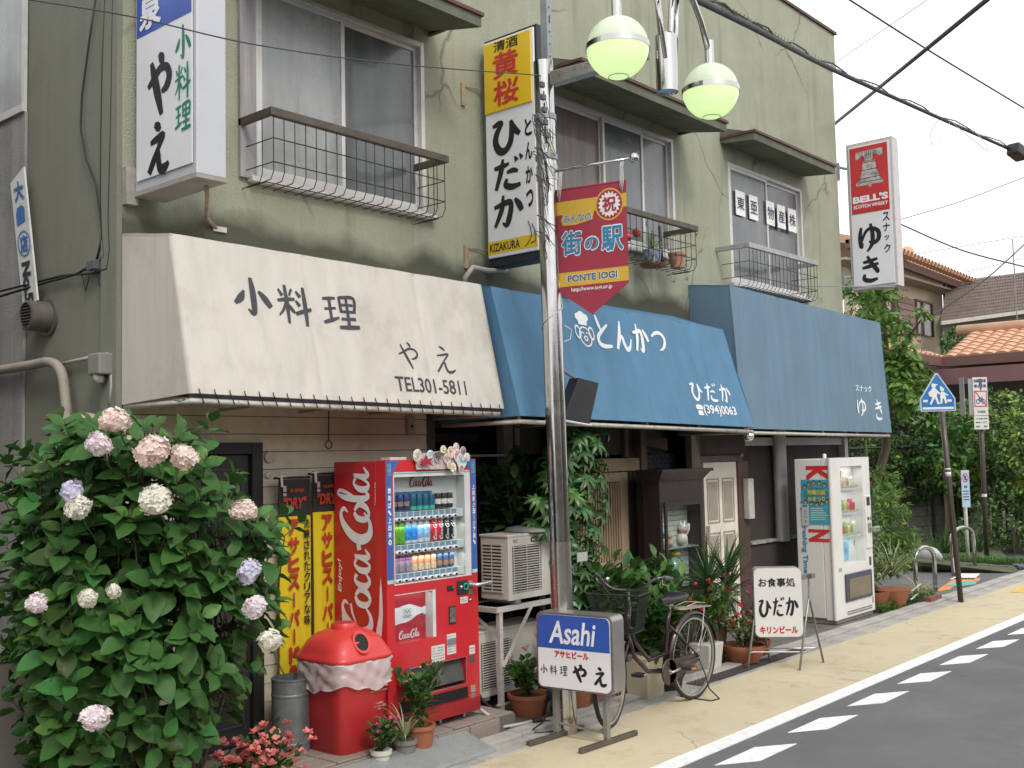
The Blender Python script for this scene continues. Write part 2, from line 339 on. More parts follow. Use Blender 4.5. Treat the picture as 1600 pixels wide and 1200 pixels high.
# tiled plinth in front of the first shop
pl=tag(box('tile_plinth',M('grout',(.14,.13,.12),.9),3.30,5.235,-.02,5.98,6.06,.108),kind='structure')
tm=MB(); tm.box(0,0,0,.194,.194,.014); t0=tm.build('tile',tile,pl,bevel=.004); first=True
for i in range(13):
    for j in range(4):
        x=3.31+i*.205; y=5.24+j*.205
        c=t0 if first else copyo(t0,pl); first=False
        c.location=(x,y,.106+random.uniform(0,.003))
fc=MB(); fc.box(0,0,0,.30,.02,.105); f0=fc.build('edge_tile',tile,pl,bevel=.004)
for i in range(8):
    c=f0 if i==0 else copyo(f0,pl); c.location=(3.32+i*.31,5.212,.005)
ramp=thing('ramp_plate','grey checker-textured ramp plate leaning on the kerb in front of the red vending machine','ramp',(4.9,5.12,0),world=True)
m=MB(); a,b=(4.579,5.242,0.040),(5.482,5.170,0.020); m.hexa([(4.05,4.90,.004),(5.42,4.90,.004),(5.42,5.19,.004),(4.05,5.19,.004)],[(4.05,4.91,.03),(5.40,4.91,.03),(5.40,5.19,.112),(4.05,5.19,.112)])
m.build('plate',M('ramp_grey',(.27,.285,.27),.6,0,.12,8,.8,150,.4,grain=.2),ramp,bevel=.01)
# side street beyond the shops
tag(box('side_street',asph2,13.42,5.16,-.03,40,60,.003),kind='structure')
# painted fish-like patches
pc=[('road_mark_white',paintw,[(1425,918),(1455,914),(1462,922),(1440,926)]),
    ('road_mark_orange',M('paint_orange',(.75,.25,.08),.7,0,.1,20,grain=.1),[(1455,925),(1490,905),(1532,906),(1528,912),(1488,917),(1478,926)]),
    ('road_mark_teal',M('paint_teal',(.10,.45,.38),.7,0,.1,20,grain=.1),[(1476,917),(1500,908),(1528,911),(1520,918),(1500,921)])]
def pz(u,v): pass
RM={'a':[(16.444,5.748,0.008),(17.280,5.860,0.008),(17.416,5.616,0.008),(16.613,5.453,0.008)],
 'b':[(14.884,5.416,0.008),(16.641,5.740,0.008),(16.820,5.427,0.008),(16.410,5.315,0.008),(16.039,5.482,0.008),(15.256,5.339,0.008)],
 'c':[(15.614,5.533,0.012),(16.231,5.555,0.012),(16.285,5.302,0.012),(15.969,5.227,0.012),(15.645,5.332,0.012)],
 'd':[(13.993,5.138,0.008),(14.603,5.231,0.008),(14.773,5.207,0.008),(14.189,5.053,0.008)],
 'e':[(15.398,4.604,0.005),(15.976,4.596,0.005),(16.152,4.298,0.005),(15.456,4.117,0.005)]}
for nm,k,mt in (('road_mark_white','a',paintw),('road_mark_orange','b',pc[1][1]),('road_mark_teal','c',pc[2][1]),('road_mark_white','d',paintw),('tactile_patch','e',M('paint_tactile',(.80,.42,.06),.7,0,.1,20,grain=.1))):
    m=MB(); m.add(RM[k],[tuple(range(len(RM[k])))]); tag(m.build(nm,mt),kind='structure')

# ================================================================ shop building
stu=M('stucco_green',(.342,.352,.262),.9,0,.09,1.3,.75,75,.2,streak=.07,grain=.12,dirt=((.24,.245,.165),.45,.9))
# dark weathering band that creeps up the wall above the awnings (a stain with its own shape)
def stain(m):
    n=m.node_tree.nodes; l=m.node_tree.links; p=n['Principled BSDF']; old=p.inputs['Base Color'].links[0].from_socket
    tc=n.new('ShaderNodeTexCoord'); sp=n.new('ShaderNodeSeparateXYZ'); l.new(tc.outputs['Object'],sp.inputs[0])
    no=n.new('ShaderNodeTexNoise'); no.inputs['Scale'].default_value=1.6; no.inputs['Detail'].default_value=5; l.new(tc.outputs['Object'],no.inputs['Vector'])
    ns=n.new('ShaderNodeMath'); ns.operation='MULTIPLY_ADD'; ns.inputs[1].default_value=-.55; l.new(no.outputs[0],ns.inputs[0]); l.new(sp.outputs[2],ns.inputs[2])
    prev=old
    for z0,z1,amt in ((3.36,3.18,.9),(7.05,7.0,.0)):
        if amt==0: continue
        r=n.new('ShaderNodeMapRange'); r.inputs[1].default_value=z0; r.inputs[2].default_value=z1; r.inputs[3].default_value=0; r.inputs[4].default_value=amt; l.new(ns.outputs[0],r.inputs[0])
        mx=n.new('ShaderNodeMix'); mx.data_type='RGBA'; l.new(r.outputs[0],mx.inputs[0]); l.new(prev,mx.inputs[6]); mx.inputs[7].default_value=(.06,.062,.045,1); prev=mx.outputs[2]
    # streaks running down from sills and canopies
    mg=n.new('ShaderNodeMapping'); mg.inputs['Scale'].default_value=(3.5,3.5,.25); l.new(tc.outputs['Object'],mg.inputs[0])
    n2=n.new('ShaderNodeTexNoise'); n2.inputs['Scale'].default_value=1; n2.inputs['Detail'].default_value=4; l.new(mg.outputs[0],n2.inputs['Vector'])
    r=n.new('ShaderNodeMapRange'); r.inputs[1].default_value=.56; r.inputs[2].default_value=.72; r.inputs[4].default_value=.5; l.new(n2.outputs[0],r.inputs[0])
    mx=n.new('ShaderNodeMix'); mx.data_type='RGBA'; l.new(r.outputs[0],mx.inputs[0]); l.new(prev,mx.inputs[6]); mx.inputs[7].default_value=(.085,.09,.065,1); l.new(mx.outputs[2],p.inputs['Base Color'])
def cracks(m,sc,th,amt,cover,col):
    n=m.node_tree.nodes; l=m.node_tree.links; p=n['Principled BSDF']; old=p.inputs['Base Color'].links[0].from_socket
    tc=n.new('ShaderNodeTexCoord'); no=n.new('ShaderNodeTexNoise'); no.inputs['Scale'].default_value=sc*2.5; no.inputs['Detail'].default_value=5; l.new(tc.outputs['Object'],no.inputs['Vector'])
    ad=n.new('ShaderNodeMix'); ad.data_type='VECTOR'; ad.inputs[0].default_value=.35; l.new(tc.outputs['Object'],ad.inputs[4]); l.new(no.outputs['Color'],ad.inputs[5])
    v=n.new('ShaderNodeTexVoronoi'); v.feature='DISTANCE_TO_EDGE'; v.inputs['Scale'].default_value=sc*1.5; l.new(ad.outputs[1],v.inputs['Vector'])
    a=n.new('ShaderNodeMapRange'); a.inputs[1].default_value=0; a.inputs[2].default_value=th; a.inputs[3].default_value=amt; a.inputs[4].default_value=0; l.new(v.outputs['Distance'],a.inputs[0])
    n2=n.new('ShaderNodeTexNoise'); n2.inputs['Scale'].default_value=sc*.9; l.new(tc.outputs['Object'],n2.inputs['Vector'])
    b=n.new('ShaderNodeMapRange'); b.inputs[1].default_value=cover; b.inputs[2].default_value=cover+.06; l.new(n2.outputs['Fac'],b.inputs[0])
    mu=n.new('ShaderNodeMath'); mu.operation='MULTIPLY'; l.new(a.outputs[0],mu.inputs[0]); l.new(b.outputs[0],mu.inputs[1])
    mx=n.new('ShaderNodeMix'); mx.data_type='RGBA'; l.new(mu.outputs[0],mx.inputs[0]); l.new(old,mx.inputs[6]); mx.inputs[7].default_value=(*col,1); l.new(mx.outputs[2],p.inputs['Base Color'])
cracks(stu,.55,.010,.6,.52,(.07,.075,.055)); cracks(yel,.8,.010,.5,.5,(.22,.18,.12)); cracks(asph,.35,.008,.35,.55,(.06,.06,.06))
# object coordinates start at the mesh origin, which is world-aligned for the walls
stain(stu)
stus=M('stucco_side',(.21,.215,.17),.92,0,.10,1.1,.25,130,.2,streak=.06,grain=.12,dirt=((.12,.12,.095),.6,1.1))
wmet=M('alu_white',(.62,.60,.57),.45,.2,.08,6,.1,60,dirt=((.25,.23,.2),.5,6))
alu=M('alu_grey',(.50,.50,.47),.42,.3,.1,6)
rust=M('rail_brown',(.085,.075,.06),.6,.2,.2,9,.3,60,dirt=((.22,.12,.07),.5,14))
wire=M('wire_dark',(.035,.034,.03),.5,.4)
redb=M('fascia_red_brown',(.10,.045,.035),.6,.1,.2,8)
B=thing('shop_building','two-storey green stucco shop building with awnings along the street','building',(3.36,6.05,0),world=True)
def holed(x0,x1,z0,z1,holes,y,dep):
    m=MB(); xs=sorted({x0,x1,*[h[0] for h in holes],*[h[1] for h in holes]}); zs=sorted({z0,z1,*[h[2] for h in holes],*[h[3] for h in holes]})
    for i in range(len(xs)-1):
        for j in range(len(zs)-1):
            cx,cz=(xs[i]+xs[i+1])/2,(zs[j]+zs[j+1])/2
            if any(h[0]<cx<h[1] and h[2]<cz<h[3] for h in holes): continue
            m.quad((xs[i],y,zs[j]),(xs[i+1],y,zs[j]),(xs[i+1],y,zs[j+1]),(xs[i],y,zs[j+1]))
    for a,b,c,d in holes:
        m.quad((a,y,c),(a,y+dep,c),(a,y+dep,d),(a,y,d)); m.quad((b,y,c),(b,y,d),(b,y+dep,d),(b,y+dep,c))
        m.quad((a,y,c),(b,y,c),(b,y+dep,c),(a,y+dep,c)); m.quad((a,y,d),(a,y+dep,d),(b,y+dep,d),(b,y,d))
    return m
holes=[(4.33,5.97,3.90,5.30),(7.58,9.66,4.02,5.29),(10.81,12.67,3.88,5.28)]
wl=holed(3.36,13.78,2.36,7.12,holes,6.05,.13); wl.build('wall',stu,B)
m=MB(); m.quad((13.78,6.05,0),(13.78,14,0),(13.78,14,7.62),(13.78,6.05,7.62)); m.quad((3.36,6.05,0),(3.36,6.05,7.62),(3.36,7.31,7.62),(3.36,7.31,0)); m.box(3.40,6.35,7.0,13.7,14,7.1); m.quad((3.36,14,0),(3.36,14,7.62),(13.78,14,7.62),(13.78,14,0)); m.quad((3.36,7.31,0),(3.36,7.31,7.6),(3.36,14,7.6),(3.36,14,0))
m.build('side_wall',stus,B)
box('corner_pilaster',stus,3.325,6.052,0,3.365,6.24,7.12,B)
m=MB(); m.box(3.34,6.02,7.12,13.80,6.22,7.62); m.build('parapet',stu,B)
box('coping',redb,3.31,5.99,7.62,13.83,6.25,7.655,B)
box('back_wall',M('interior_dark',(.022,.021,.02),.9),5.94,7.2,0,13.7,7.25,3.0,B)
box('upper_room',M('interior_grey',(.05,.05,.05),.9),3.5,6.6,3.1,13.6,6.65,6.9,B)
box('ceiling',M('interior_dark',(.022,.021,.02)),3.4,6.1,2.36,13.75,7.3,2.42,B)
# windows
frost=M('frosted_glass',(.15,.165,.16),.28,0,.22,1.6,.12,160,.5,streak=.2,coat=.4)
frostd=M('frosted_glass_dark',(.10,.11,.105),.25,0,.30,1.6,.12,160,.5,streak=.35,coat=.5)
frostb=M('frosted_glass_pale',(.30,.31,.30),.30,0,.2,1.8,.12,160,.5,streak=.28,coat=.3)
frame=wmet
def sash(win,x0,x1,z0,z1,y,mt,bars=(),hbars=()):
    fr=MB(); t=.035
    fr.box(x0,y,z0,x0+t,y+.03,z1); fr.box(x1-t,y,z0,x1,y+.03,z1); fr.box(x0+t,y,z0,x1-t,y+.03,z0+.05); fr.box(x0+t,y,z1-t,x1-t,y+.03,z1)
    for b in bars: fr.box(b-.008,y+.014,z0+.05,b+.008,y+.028,z1-t)
    for b in hbars: fr.box(x0+t,y+.016,b-.008,x1-t,y+.030,b+.008)
    fr.build('sash',frame,win,bevel=.003)
    box('pane',mt,x0+t-.004,y+.012,z0+.046,x1-t+.004,y+.02,z1-t+.004,win)
def window(x0,x1,z0,z1,sashes,label=None,sill=True):
    f=MB(); t=.04; y0,y1=6.045,6.165
    f.box(x0,y0,z0,x0+t,y1,z1); f.box(x1-t,y0,z0,x1,y1,z1); f.box(x0+t,y0+.002,z1-t,x1-t,y1,z1); f.box(x0+t,y0+.002,z0,x1-t,y1,z0+.03)
    win=f.build('window',frame,B,bevel=.004)
    if label: win['label']=label
    for sx0,sx1,y,mt,b,h in sashes: sash(win,sx0,sx1,z0+.03,z1-t,y,mt,b,h)
    s=MB(); s.box(x0-.06,5.985,z0-.045,x1+.06,6.048,z0-.006); s.build('window_sill',frame,B,bevel=.004)
    return win
w1=window(4.33,5.97,3.90,5.30,[(4.37,5.15,6.055,frostb,(),()),(5.13,5.93,6.09,frostd,(5.32,),(4.36,))],'large frosted window with pale curtains')
box('curtain',M('curtain_grey',(.36,.345,.35),.9,0,.1,3,streak=.5,bump=.2),4.20,6.02,3.88,4.33,6.045,5.32,B)
w3=window(7.58,9.66,4.02,5.29,[(7.62,8.42,6.09,M('curtain_brown',(.13,.10,.085),.5,0,.2,3,streak=.5,coat=.5),(7.86,8.16),()),(8.40,9.10,6.055,frostd,(8.54,8.86),(4.44,)),(9.08,9.62,6.09,frost,(),())],'wide window with plants on the ledge')
w4=window(10.81,12.67,3.88,5.28,[(10.85,11.76,6.055,frostd,(),()),(11.72,12.63,6.09,frostd,(),())],'frosted window with company name cards')
# canopies over the windows: sloped concrete slab with a red-brown lip
def canopy(x0,x1,y0,zf,zw,label=None):
    m=MB(); m.hexa([(x0,y0,zf-.085),(x1,y0,zf-.085),(x1,6.05,zw-.06),(x0,6.05,zw-.06)],[(x0,y0,zf),(x1,y0,zf),(x1,6.05,zw+.12),(x0,6.05,zw+.12)])
    c=m.build('canopy',M('canopy_green',(.15,.16,.115),.9,0,.14,1.5,.7,70,.2,streak=.2,grain=.1,dirt=((.06,.065,.045),.7,2)),B)
    l=MB(); l.box(x0-.015,y0-.02,zf,x1+.015,y0+.03,zf+.028); l.box(x0-.015,y0+.032,zf+.002,x0+.02,6.04,zf+.03); l.box(x1-.02,y0+.032,zf+.002,x1+.015,6.04,zf+.03); l.build('canopy_lip',redb,c)
canopy(4.10,6.03,5.47,5.37,5.47); canopy(7.30,9.78,5.47,5.36,5.45); canopy(10.66,12.74,5.62,5.50,5.52)
# window guards: brown hand rail, wire basket below
def guard(x0,x1,y,zt,zb,railmat,nb,label=None):
    r=MB(); r.box(x0,y-.02,zt-.055,x1,y+.025,zt); r.box(x0,y+.028,zt-.055,x0+.03,6.048,zt); r.box(x1-.03,y+.028,zt-.055,x1,6.048,zt)
    g=r.build('guard_rail',railmat,B,bevel=.004,label=label)
    h=MB()
    for z in (zt-.20,zb+.12):
        h.tube([(x0+.03,6.0,z),(x0+.03,y,z),(x1-.03,y,z),(x1-.03,6.0,z)],.0042,6)
    h.tube([(x0+.03,6.0,zb),(x0+.03,y+.08,zb),(x1-.03,y+.08,zb),(x1-.03,6.0,zb)],.0042,6)
    h.build('guard_wire',wire,g)
    b=MB(); b.tube([(0,0,zt-.05),(0,0,zb+.06),(0,.03,zb+.01),(0,.24,zb)],.0036,5); b0=b.build('guard_bar',wire,g)
    off=OFF[B.name]
    for i in range(nb):
        c=b0 if i==0 else copyo(b0,g); t=i/(nb-1)
        b_=random.uniform(-.004,.004)
        c.location=(x0+.03+(x1-x0-.06)*t+b_,y,0)
    for x in (x0+.03,x1-.03):
        c=copyo(b0,g); c.location=(x,y+.12,0)
guard(4.20,5.86,5.70,4.28,3.80,rust,19); guard(7.55,9.44,5.66,4.26,3.80,rust,20); guard(10.47,12.20,5.65,4.24,3.76,M('rail_grey',(.36,.36,.35),.5,.2,.1,9,dirt=((.16,.08,.05),.5,8)),20)
for x,z in ((7.6,3.75),): pass
# name cards on the fourth window
cardm=M('card_white',(.8,.8,.78),.6); blk=M('ink_black',(.012,.012,.016),.45); navy=M('ink_navy',(.02,.025,.07),.45)
cards=[('東',(10.961,6.050,5.042),(11.177,6.050,4.725)),('亜',(11.277,6.050,5.046),(11.486,6.050,4.735)),('物',(11.700,6.050,5.042),(11.902,6.050,4.721)),('産',(11.978,6.050,5.042),(12.187,6.050,4.724)),('株',(12.265,6.050,5.042),(12.481,6.050,4.718))]
for ch,a,b in cards:
    z1,z0=4.98,4.69
    x0,x1=a[0]+.0,b[0]+.0
    c=box('name_card',cardm,x0,6.043,z0,x1,6.049,z1,B)
    f=Face((x0,6.043,z0),w=x1-x0,h=z1-z0); t=MB(); text(t,f,ch,.10,.24,.90,.76,.012); t.build('lettering',navy,c)
# siding boards of the first shop
bm=[M('siding_cream',(.70,.62,.48),.7,0,.10,2,.15,60,.35,grain=.04,dirt=((.16,.135,.10),.45,3)),]
box('siding_backing',M('gap_dark',(.03,.028,.025),.9),3.37,6.062,.1,5.93,6.10,2.5,B)
def board(x0,x1,k,src={}):
    key=(x0,x1)
    if key not in src:
        m=MB(); m.hexa([(x0,6.038,0),(x1,6.038,0),(x1,6.06,0),(x0,6.06,0)],[(x0,6.042,.1135),(x1,6.042,.1135),(x1,6.06,.1135),(x0,6.06,.1135)])
        src[key]=m.build('siding_board',bm[0],B); o=src[key]
    else: o=copyo(src[key],B)
    o.location=(0,random.uniform(-.0015,.0015),.135+k*.1185)
for k in range(19):
    if .135+k*.1185+.11<2.10: board(4.37,5.92,k); board(3.375,3.765,k)
    else: board(3.375,5.92,k)
dk=M('door_charcoal',(.035,.035,.037),.5,0,.15,3,.1,50,.5)
d=box('door',dk,3.86,6.045,.13,4.27,6.075,2.01,B,bevel=.004,label='dark panelled door behind the hydrangea')
m=MB(); m.box(3.77,6.01,.12,3.855,6.07,2.09); m.box(4.275,6.01,.12,4.36,6.07,2.09); m.box(3.857,6.012,2.015,4.273,6.07,2.09); m.build('door_frame',M('frame_black',(.022,.021,.02),.5),B,bevel=.004)
for z0,z1 in ((.25,.42),(.46,.62),(.66,1.02),(1.08,1.5),(1.55,1.92)):
    p=MB(); t=.012
    p.box(3.91,6.036,z0,4.22,6.044,z0+t); p.box(3.91,6.036,z1-t,4.22,6.044,z1); p.box(3.91,6.036,z0+t,3.91+t,6.044,z1-t); p.box(4.22-t,6.036,z0+t,4.22,6.044,z1-t); p.build('door_panel',M('door_edge',(.075,.072,.07),.4),d)
# switch box, hook, stains, round plates on the siding
m=MB(); m.box(5.70,6.015,2.14,5.78,6.037,2.29); sb=m.build('switch_box',M('plastic_beige',(.40,.36,.29),.5),B,bevel=.006); box('switch',blk,5.73,6.008,2.20,5.75,6.016,2.22,sb)
m=MB(); m.tube([(4.90,5.98,2.33),(4.90,5.985,2.10)],.005,6); 
m.tube([(4.90+.028*math.sin(a*PI/8),5.985,2.072+.028*math.cos(a*PI/8)) for a in range(17)],.004,6); tag(m.build('awning_crank_hook',wire,B))
m=MB(); m.lathe((4.42,6.03,1.99),[(.001,0),(.035,.0),(.04,.008),(.035,.014),(.001,.014)],18,ax='y'); m.build('wall_plate',M('plate_white',(.55,.52,.46),.5),B,smooth=True)
m=MB(); m.lathe((4.41,6.03,1.87),[(.001,0),(.020,.0),(.024,.006),(.018,.012),(.001,.012)],14,ax='y'); m.build('wall_plate',M('plate_white',(.55,.52,.46),.5),B,smooth=True)

# ---- ground floor under the first blue awning
woodl=M('wood_tan',(.46,.33,.21),.6,0,.12,4,.15,60,.35,streak=.2); woodd=M('wood_dark',(.055,.04,.03),.55,0,.2,4,.15,60,.4,streak=.2)
maroon=M('frame_maroon',(.10,.055,.05),.5,0,.1,5); browns=M('wall_brown',(.075,.06,.05),.75,0,.12,4,.2,60,dirt=((.04,.03,.025),.6,5))
box('pillar',M('pillar_dark',(.07,.06,.05),.7),5.925,6.045,.02,6.02,6.30,2.42,B)
# dark blue ribbed shutter
sh=box('ribbed_shutter',M('tarp_navy',(.014,.028,.06),.6),6.0,6.42,.05,7.34,6.44,1.92,B)
rb=MB(); rb.tube([(0,0,.05),(0,0,1.92)],.014,6); r0=rb.build('rib',M('tarp_navy',(.014,.028,.06),.6),sh,smooth=True)
for i in range(34):
    c=r0 if i==0 else copyo(r0,sh); c.location=(6.03+i*.039,6.415,0)
box('shelf_rail',M('rail_cream',(.42,.40,.33),.5),6.25,6.08,1.965,7.13,6.10,1.985,B)
box('post',M('post_cream',(.30,.27,.21),.7),6.92,6.12,1.84,7.04,6.2,2.36,B)
box('post',M('post_cream',(.30,.27,.21),.7),7.12,6.16,2.06,7.18,6.2,2.36,B)
box('louvre_panel',M('louvre_brown',(.07,.06,.05),.7,streak=.6),7.18,6.22,1.98,7.60,6.24,2.4,B)
for z in (2.1,2.22): box('shelf_slat',M('slat_dark',(.04,.045,.05),.6),6.05,6.40,z,6.9,6.43,z+.07,B)
# lattice sliding door
box('transom_beam',woodl,7.55,6.03,1.80,8.83,6.09,1.925,B,bevel=.004)
box('transom_panel',woodd,7.55,6.08,1.96,8.80,6.10,2.38,B)
for x in (7.6,8.62): box('transom_post',M('wood_mid',(.15,.11,.075),.6,streak=.2),x,6.05,1.93,x+.06,6.079,2.38,B)
ld=MB()
for a,b,c,dd in ((8.54,8.66,.12,1.79),(7.62,7.72,.12,1.79)): ld.box(a,6.06,c,b,6.09,dd)
ld.box(7.722,6.062,1.70,8.538,6.088,1.79); ld.box(7.722,6.062,.86,8.538,6.088,.95); ld.box(7.722,6.062,.12,8.538,6.088,.25)
ldo=ld.build('lattice_door',woodl,B,bevel=.003)
box('door_backing',M('shoji_dark',(.09,.085,.075),.8),7.7,6.10,.12,8.55,6.11,1.75,B)
lb=MB(); lb.box(0,0,.955,.016,.012,1.695); l0=lb.build('lattice_bar',woodl,ldo); l1=MB().box(0,0,.255,.016,.012,.855).build('lattice_bar',woodl,ldo)
for i in range(20):
    c=l0 if i==0 else copyo(l0,ldo); c.location=(7.74+i*.0405,6.068,0)
    c=l1 if i==0 else copyo(l1,ldo); c.location=(7.74+i*.0405,6.068,0)
for i,x in enumerate((8.665,8.71,8.765)): box('side_board',woodd,x,6.07-.005*i,.05,x+.04,6.10,1.80,B)
box('door_post',M('wood_mid',(.15,.11,.075),.6,streak=.2),8.835,6.01,.03,8.93,6.10,2.40,B,bevel=.004)
m=MB(); m.lathe((8.76,6.03,1.875),[(.001,.0),(.018,0),(.02,.01),(.001,.012)],12,ax='y'); m.build('doorbell',M('plate_white',(.55,.52,.46),.5),B,smooth=True)
# recess with blue-grey tiles
rt_=box('recess_wall',M('recess_green',(.055,.065,.055),.7),8.94,6.42,1.95,9.9,6.44,2.40,B)
tb=MB(); tb.box(0,0,0,.094,.01,.044); q0=None
for i in range(9):
    for j in range(4):
        if q0 is None: q0=tb.build('wall_tile',M('tile_blue_grey',(.045,.06,.075),.3,0,.2,8),rt_,bevel=.003); c=q0
        else: c=copyo(q0,rt_)
        c.location=(8.96+i*.1+(j%2)*.05,6.31,1.76+j*.05)
box('recess_tile_bed',M('grout_dark',(.02,.022,.025),.8),8.94,6.322,.05,9.95,6.36,1.97,B)
m=MB(); m.hexa([(8.97,6.1,2.06),(9.45,6.1,1.99),(9.45,6.3,1.99),(8.97,6.3,1.90)],[(8.97,6.1,2.12),(9.45,6.1,2.12),(9.45,6.3,2.12),(8.97,6.3,2.12)]); m.build('recess_ledge',woodd,B)
box('door_post',M('wood_mid',(.15,.11,.075),.6,streak=.2),9.80,6.03,.03,9.97,6.11,2.40,B,bevel=.004)
box('wall_panel',browns,9.972,6.06,1.93,11.0,6.10,2.40,B)
# white panelled door
wd=M('door_white',(.80,.74,.62),.5,0,.06,3,dirt=((.3,.27,.22),.3,4))
do=box('door',wd,10.03,6.05,.06,10.76,6.08,1.855,B,bevel=.004,label='cream panelled door behind the yucca')
box('door_frame',maroon,9.974,6.03,1.86,10.86,6.07,1.925,B)
box('door_frame',maroon,10.765,6.032,.03,10.99,6.10,1.858,B); box('door_frame',maroon,9.974,6.032,.03,10.025,6.07,1.858,B)
for xi in (10.11,10.43):
    for z0,z1 in ((1.20,1.68),(.62,1.10),(.16,.52)):
        p=MB(); t=.014; x0,x1=xi,xi+.25
        for q in ((x0,z0,x1,z0+t),(x0,z1-t,x1,z1),(x0,z0+t,x0+t,z1-t),(x1-t,z0+t,x1,z1-t)): p.box(q[0],6.042,q[1],q[2],6.049,q[3])
        p.box(x0+.035,6.044,z0+.035,x1-.035,6.049,z1-.035)
        p.build('door_panel',M('door_moulding',(.36,.32,.27),.5),do)
box('handle',alu,10.07,6.01,1.02,10.09,6.05,1.18,do)
m=MB(); m.lathe((10.78,5.99,1.90),[(.001,.0),(.02,.01),(.022,.03),(.015,.045),(.001,.05)],12); m.build('lamp_knob',M('amber_glass',(.42,.24,.10),.3),B,smooth=True)
nb=MB(); nb.box(10.86,5.96,1.21,10.985,6.03,1.66); nb.build('notice_box',M('plastic_grey_white',(.52,.50,.46),.5,dirt=((.3,.28,.26),.4,5)),B,bevel=.006)
# ---- third shop front
dkw=M('wall_dark_brown',(.055,.048,.043),.8,0,.12,2,.2,60,grain=.08,dirt=((.10,.09,.08),.25,2))
w_=box('shop_front_panel',dkw,11.0,6.12,.94,13.72,6.16,2.40,B)
box('shop_front_panel',M('wall_dark_lower',(.05,.043,.038),.8,0,.12,2,grain=.08),11.0,6.05,.02,13.72,6.12,.905,B)
box('cross_beam',alu,10.992,6.06,2.03,13.66,6.118,2.125,B,bevel=.003)
pt=MB(); pt.lathe((11.77,6.035,.90),[(.001,0),(.10,0),(.10,1.5),(.001,1.5)],20,sy=.75); pt.build('column',M('alu_pale',(.46,.46,.44),.45,.2,.08,4),B,smooth=True,angle=40)
box('corner_post',alu,13.60,6.03,.02,13.70,6.118,2.4,B)
lg=MB(); 
for i in range(34):
    x=11.0+i*.08; lg.box(x,6.025-random.uniform(0,.012),.908+random.uniform(0,.006),x+.08,6.118,.935+random.uniform(-.006,.012))
lg.build('ledge',M('ledge_chipped',(.40,.39,.37),.8,0,.3,14,.5,60,dirt=((.08,.07,.06),.9,11)),B)
box('foundation',conc,11.0,6.0,.0,13.72,6.045,.16,B)
# weep pipe on the left side

# ================================================================ awnings
cream=M('canvas_cream',(.72,.68,.605),.75,0,.04,1.6,.12,240,.25,trl=.22,streak=.11,grain=.03,dirt=((.42,.37,.29),.55,1.7))
blue1=M('canvas_blue',(.103,.235,.365),.7,0,.07,1.4,.12,240,.25,trl=.12,streak=.14,grain=.03,dirt=((.12,.215,.32),.5,2))
blue2=M('canvas_blue_faded',(.16,.252,.325),.72,0,.06,1.4,.12,240,.25,trl=.12,streak=.12,grain=.03,dirt=((.17,.25,.33),.5,1.6))
def cloth_k(u,v,bulge,seams):
    k=-bulge*math.sin(PI*v)*(.6+.4*math.sin(PI*u))
    k+=.0038*math.sin(u*23+v*3)*math.sin(PI*v)+.0012*math.sin(u*41-v*7)
    for s_ in seams: k-=.007*math.exp(-((u-s_)/.006)**2)
    return k
def patch(a,b,c,d,nu,nv,bulge,seams=(),t=.01):
    """sagging cloth between 4 corners a(bl) b(br) c(tr) d(tl), with small thickness and shallow seams"""
    a,b,c,d=map(Vector,(a,b,c,d)); n=(b-a).cross(d-a).normalized(); m=MB(); top=[]
    for off in (0,-t):
        for j in range(nv+1):
            for i in range(nu+1):
                u,v=i/nu,j/nv; p=(a.lerp(b,u)).lerp(d.lerp(c,u),v)
                k=cloth_k(u,v,bulge,seams)
                top.append(p+n*(k+off))
    N=(nu+1)*(nv+1); fs=[]
    for j in range(nv):
        for i in range(nu):
            q=j*(nu+1)+i; fs.append((q,q+1,q+nu+2,q+nu+1)); q+=N; fs.append((q,q+nu+1,q+nu+2,q+1))
    m.add(top,fs)
    for i in range(nu): m.add([top[i],top[i+1],top[N+i+1],top[N+i]],[(3,2,1,0)])
    return m
pipew=M('pipe_white_rust',(.55,.52,.46),.6,.1,.1,20,.3,60,dirt=((.22,.12,.06),.7,9))
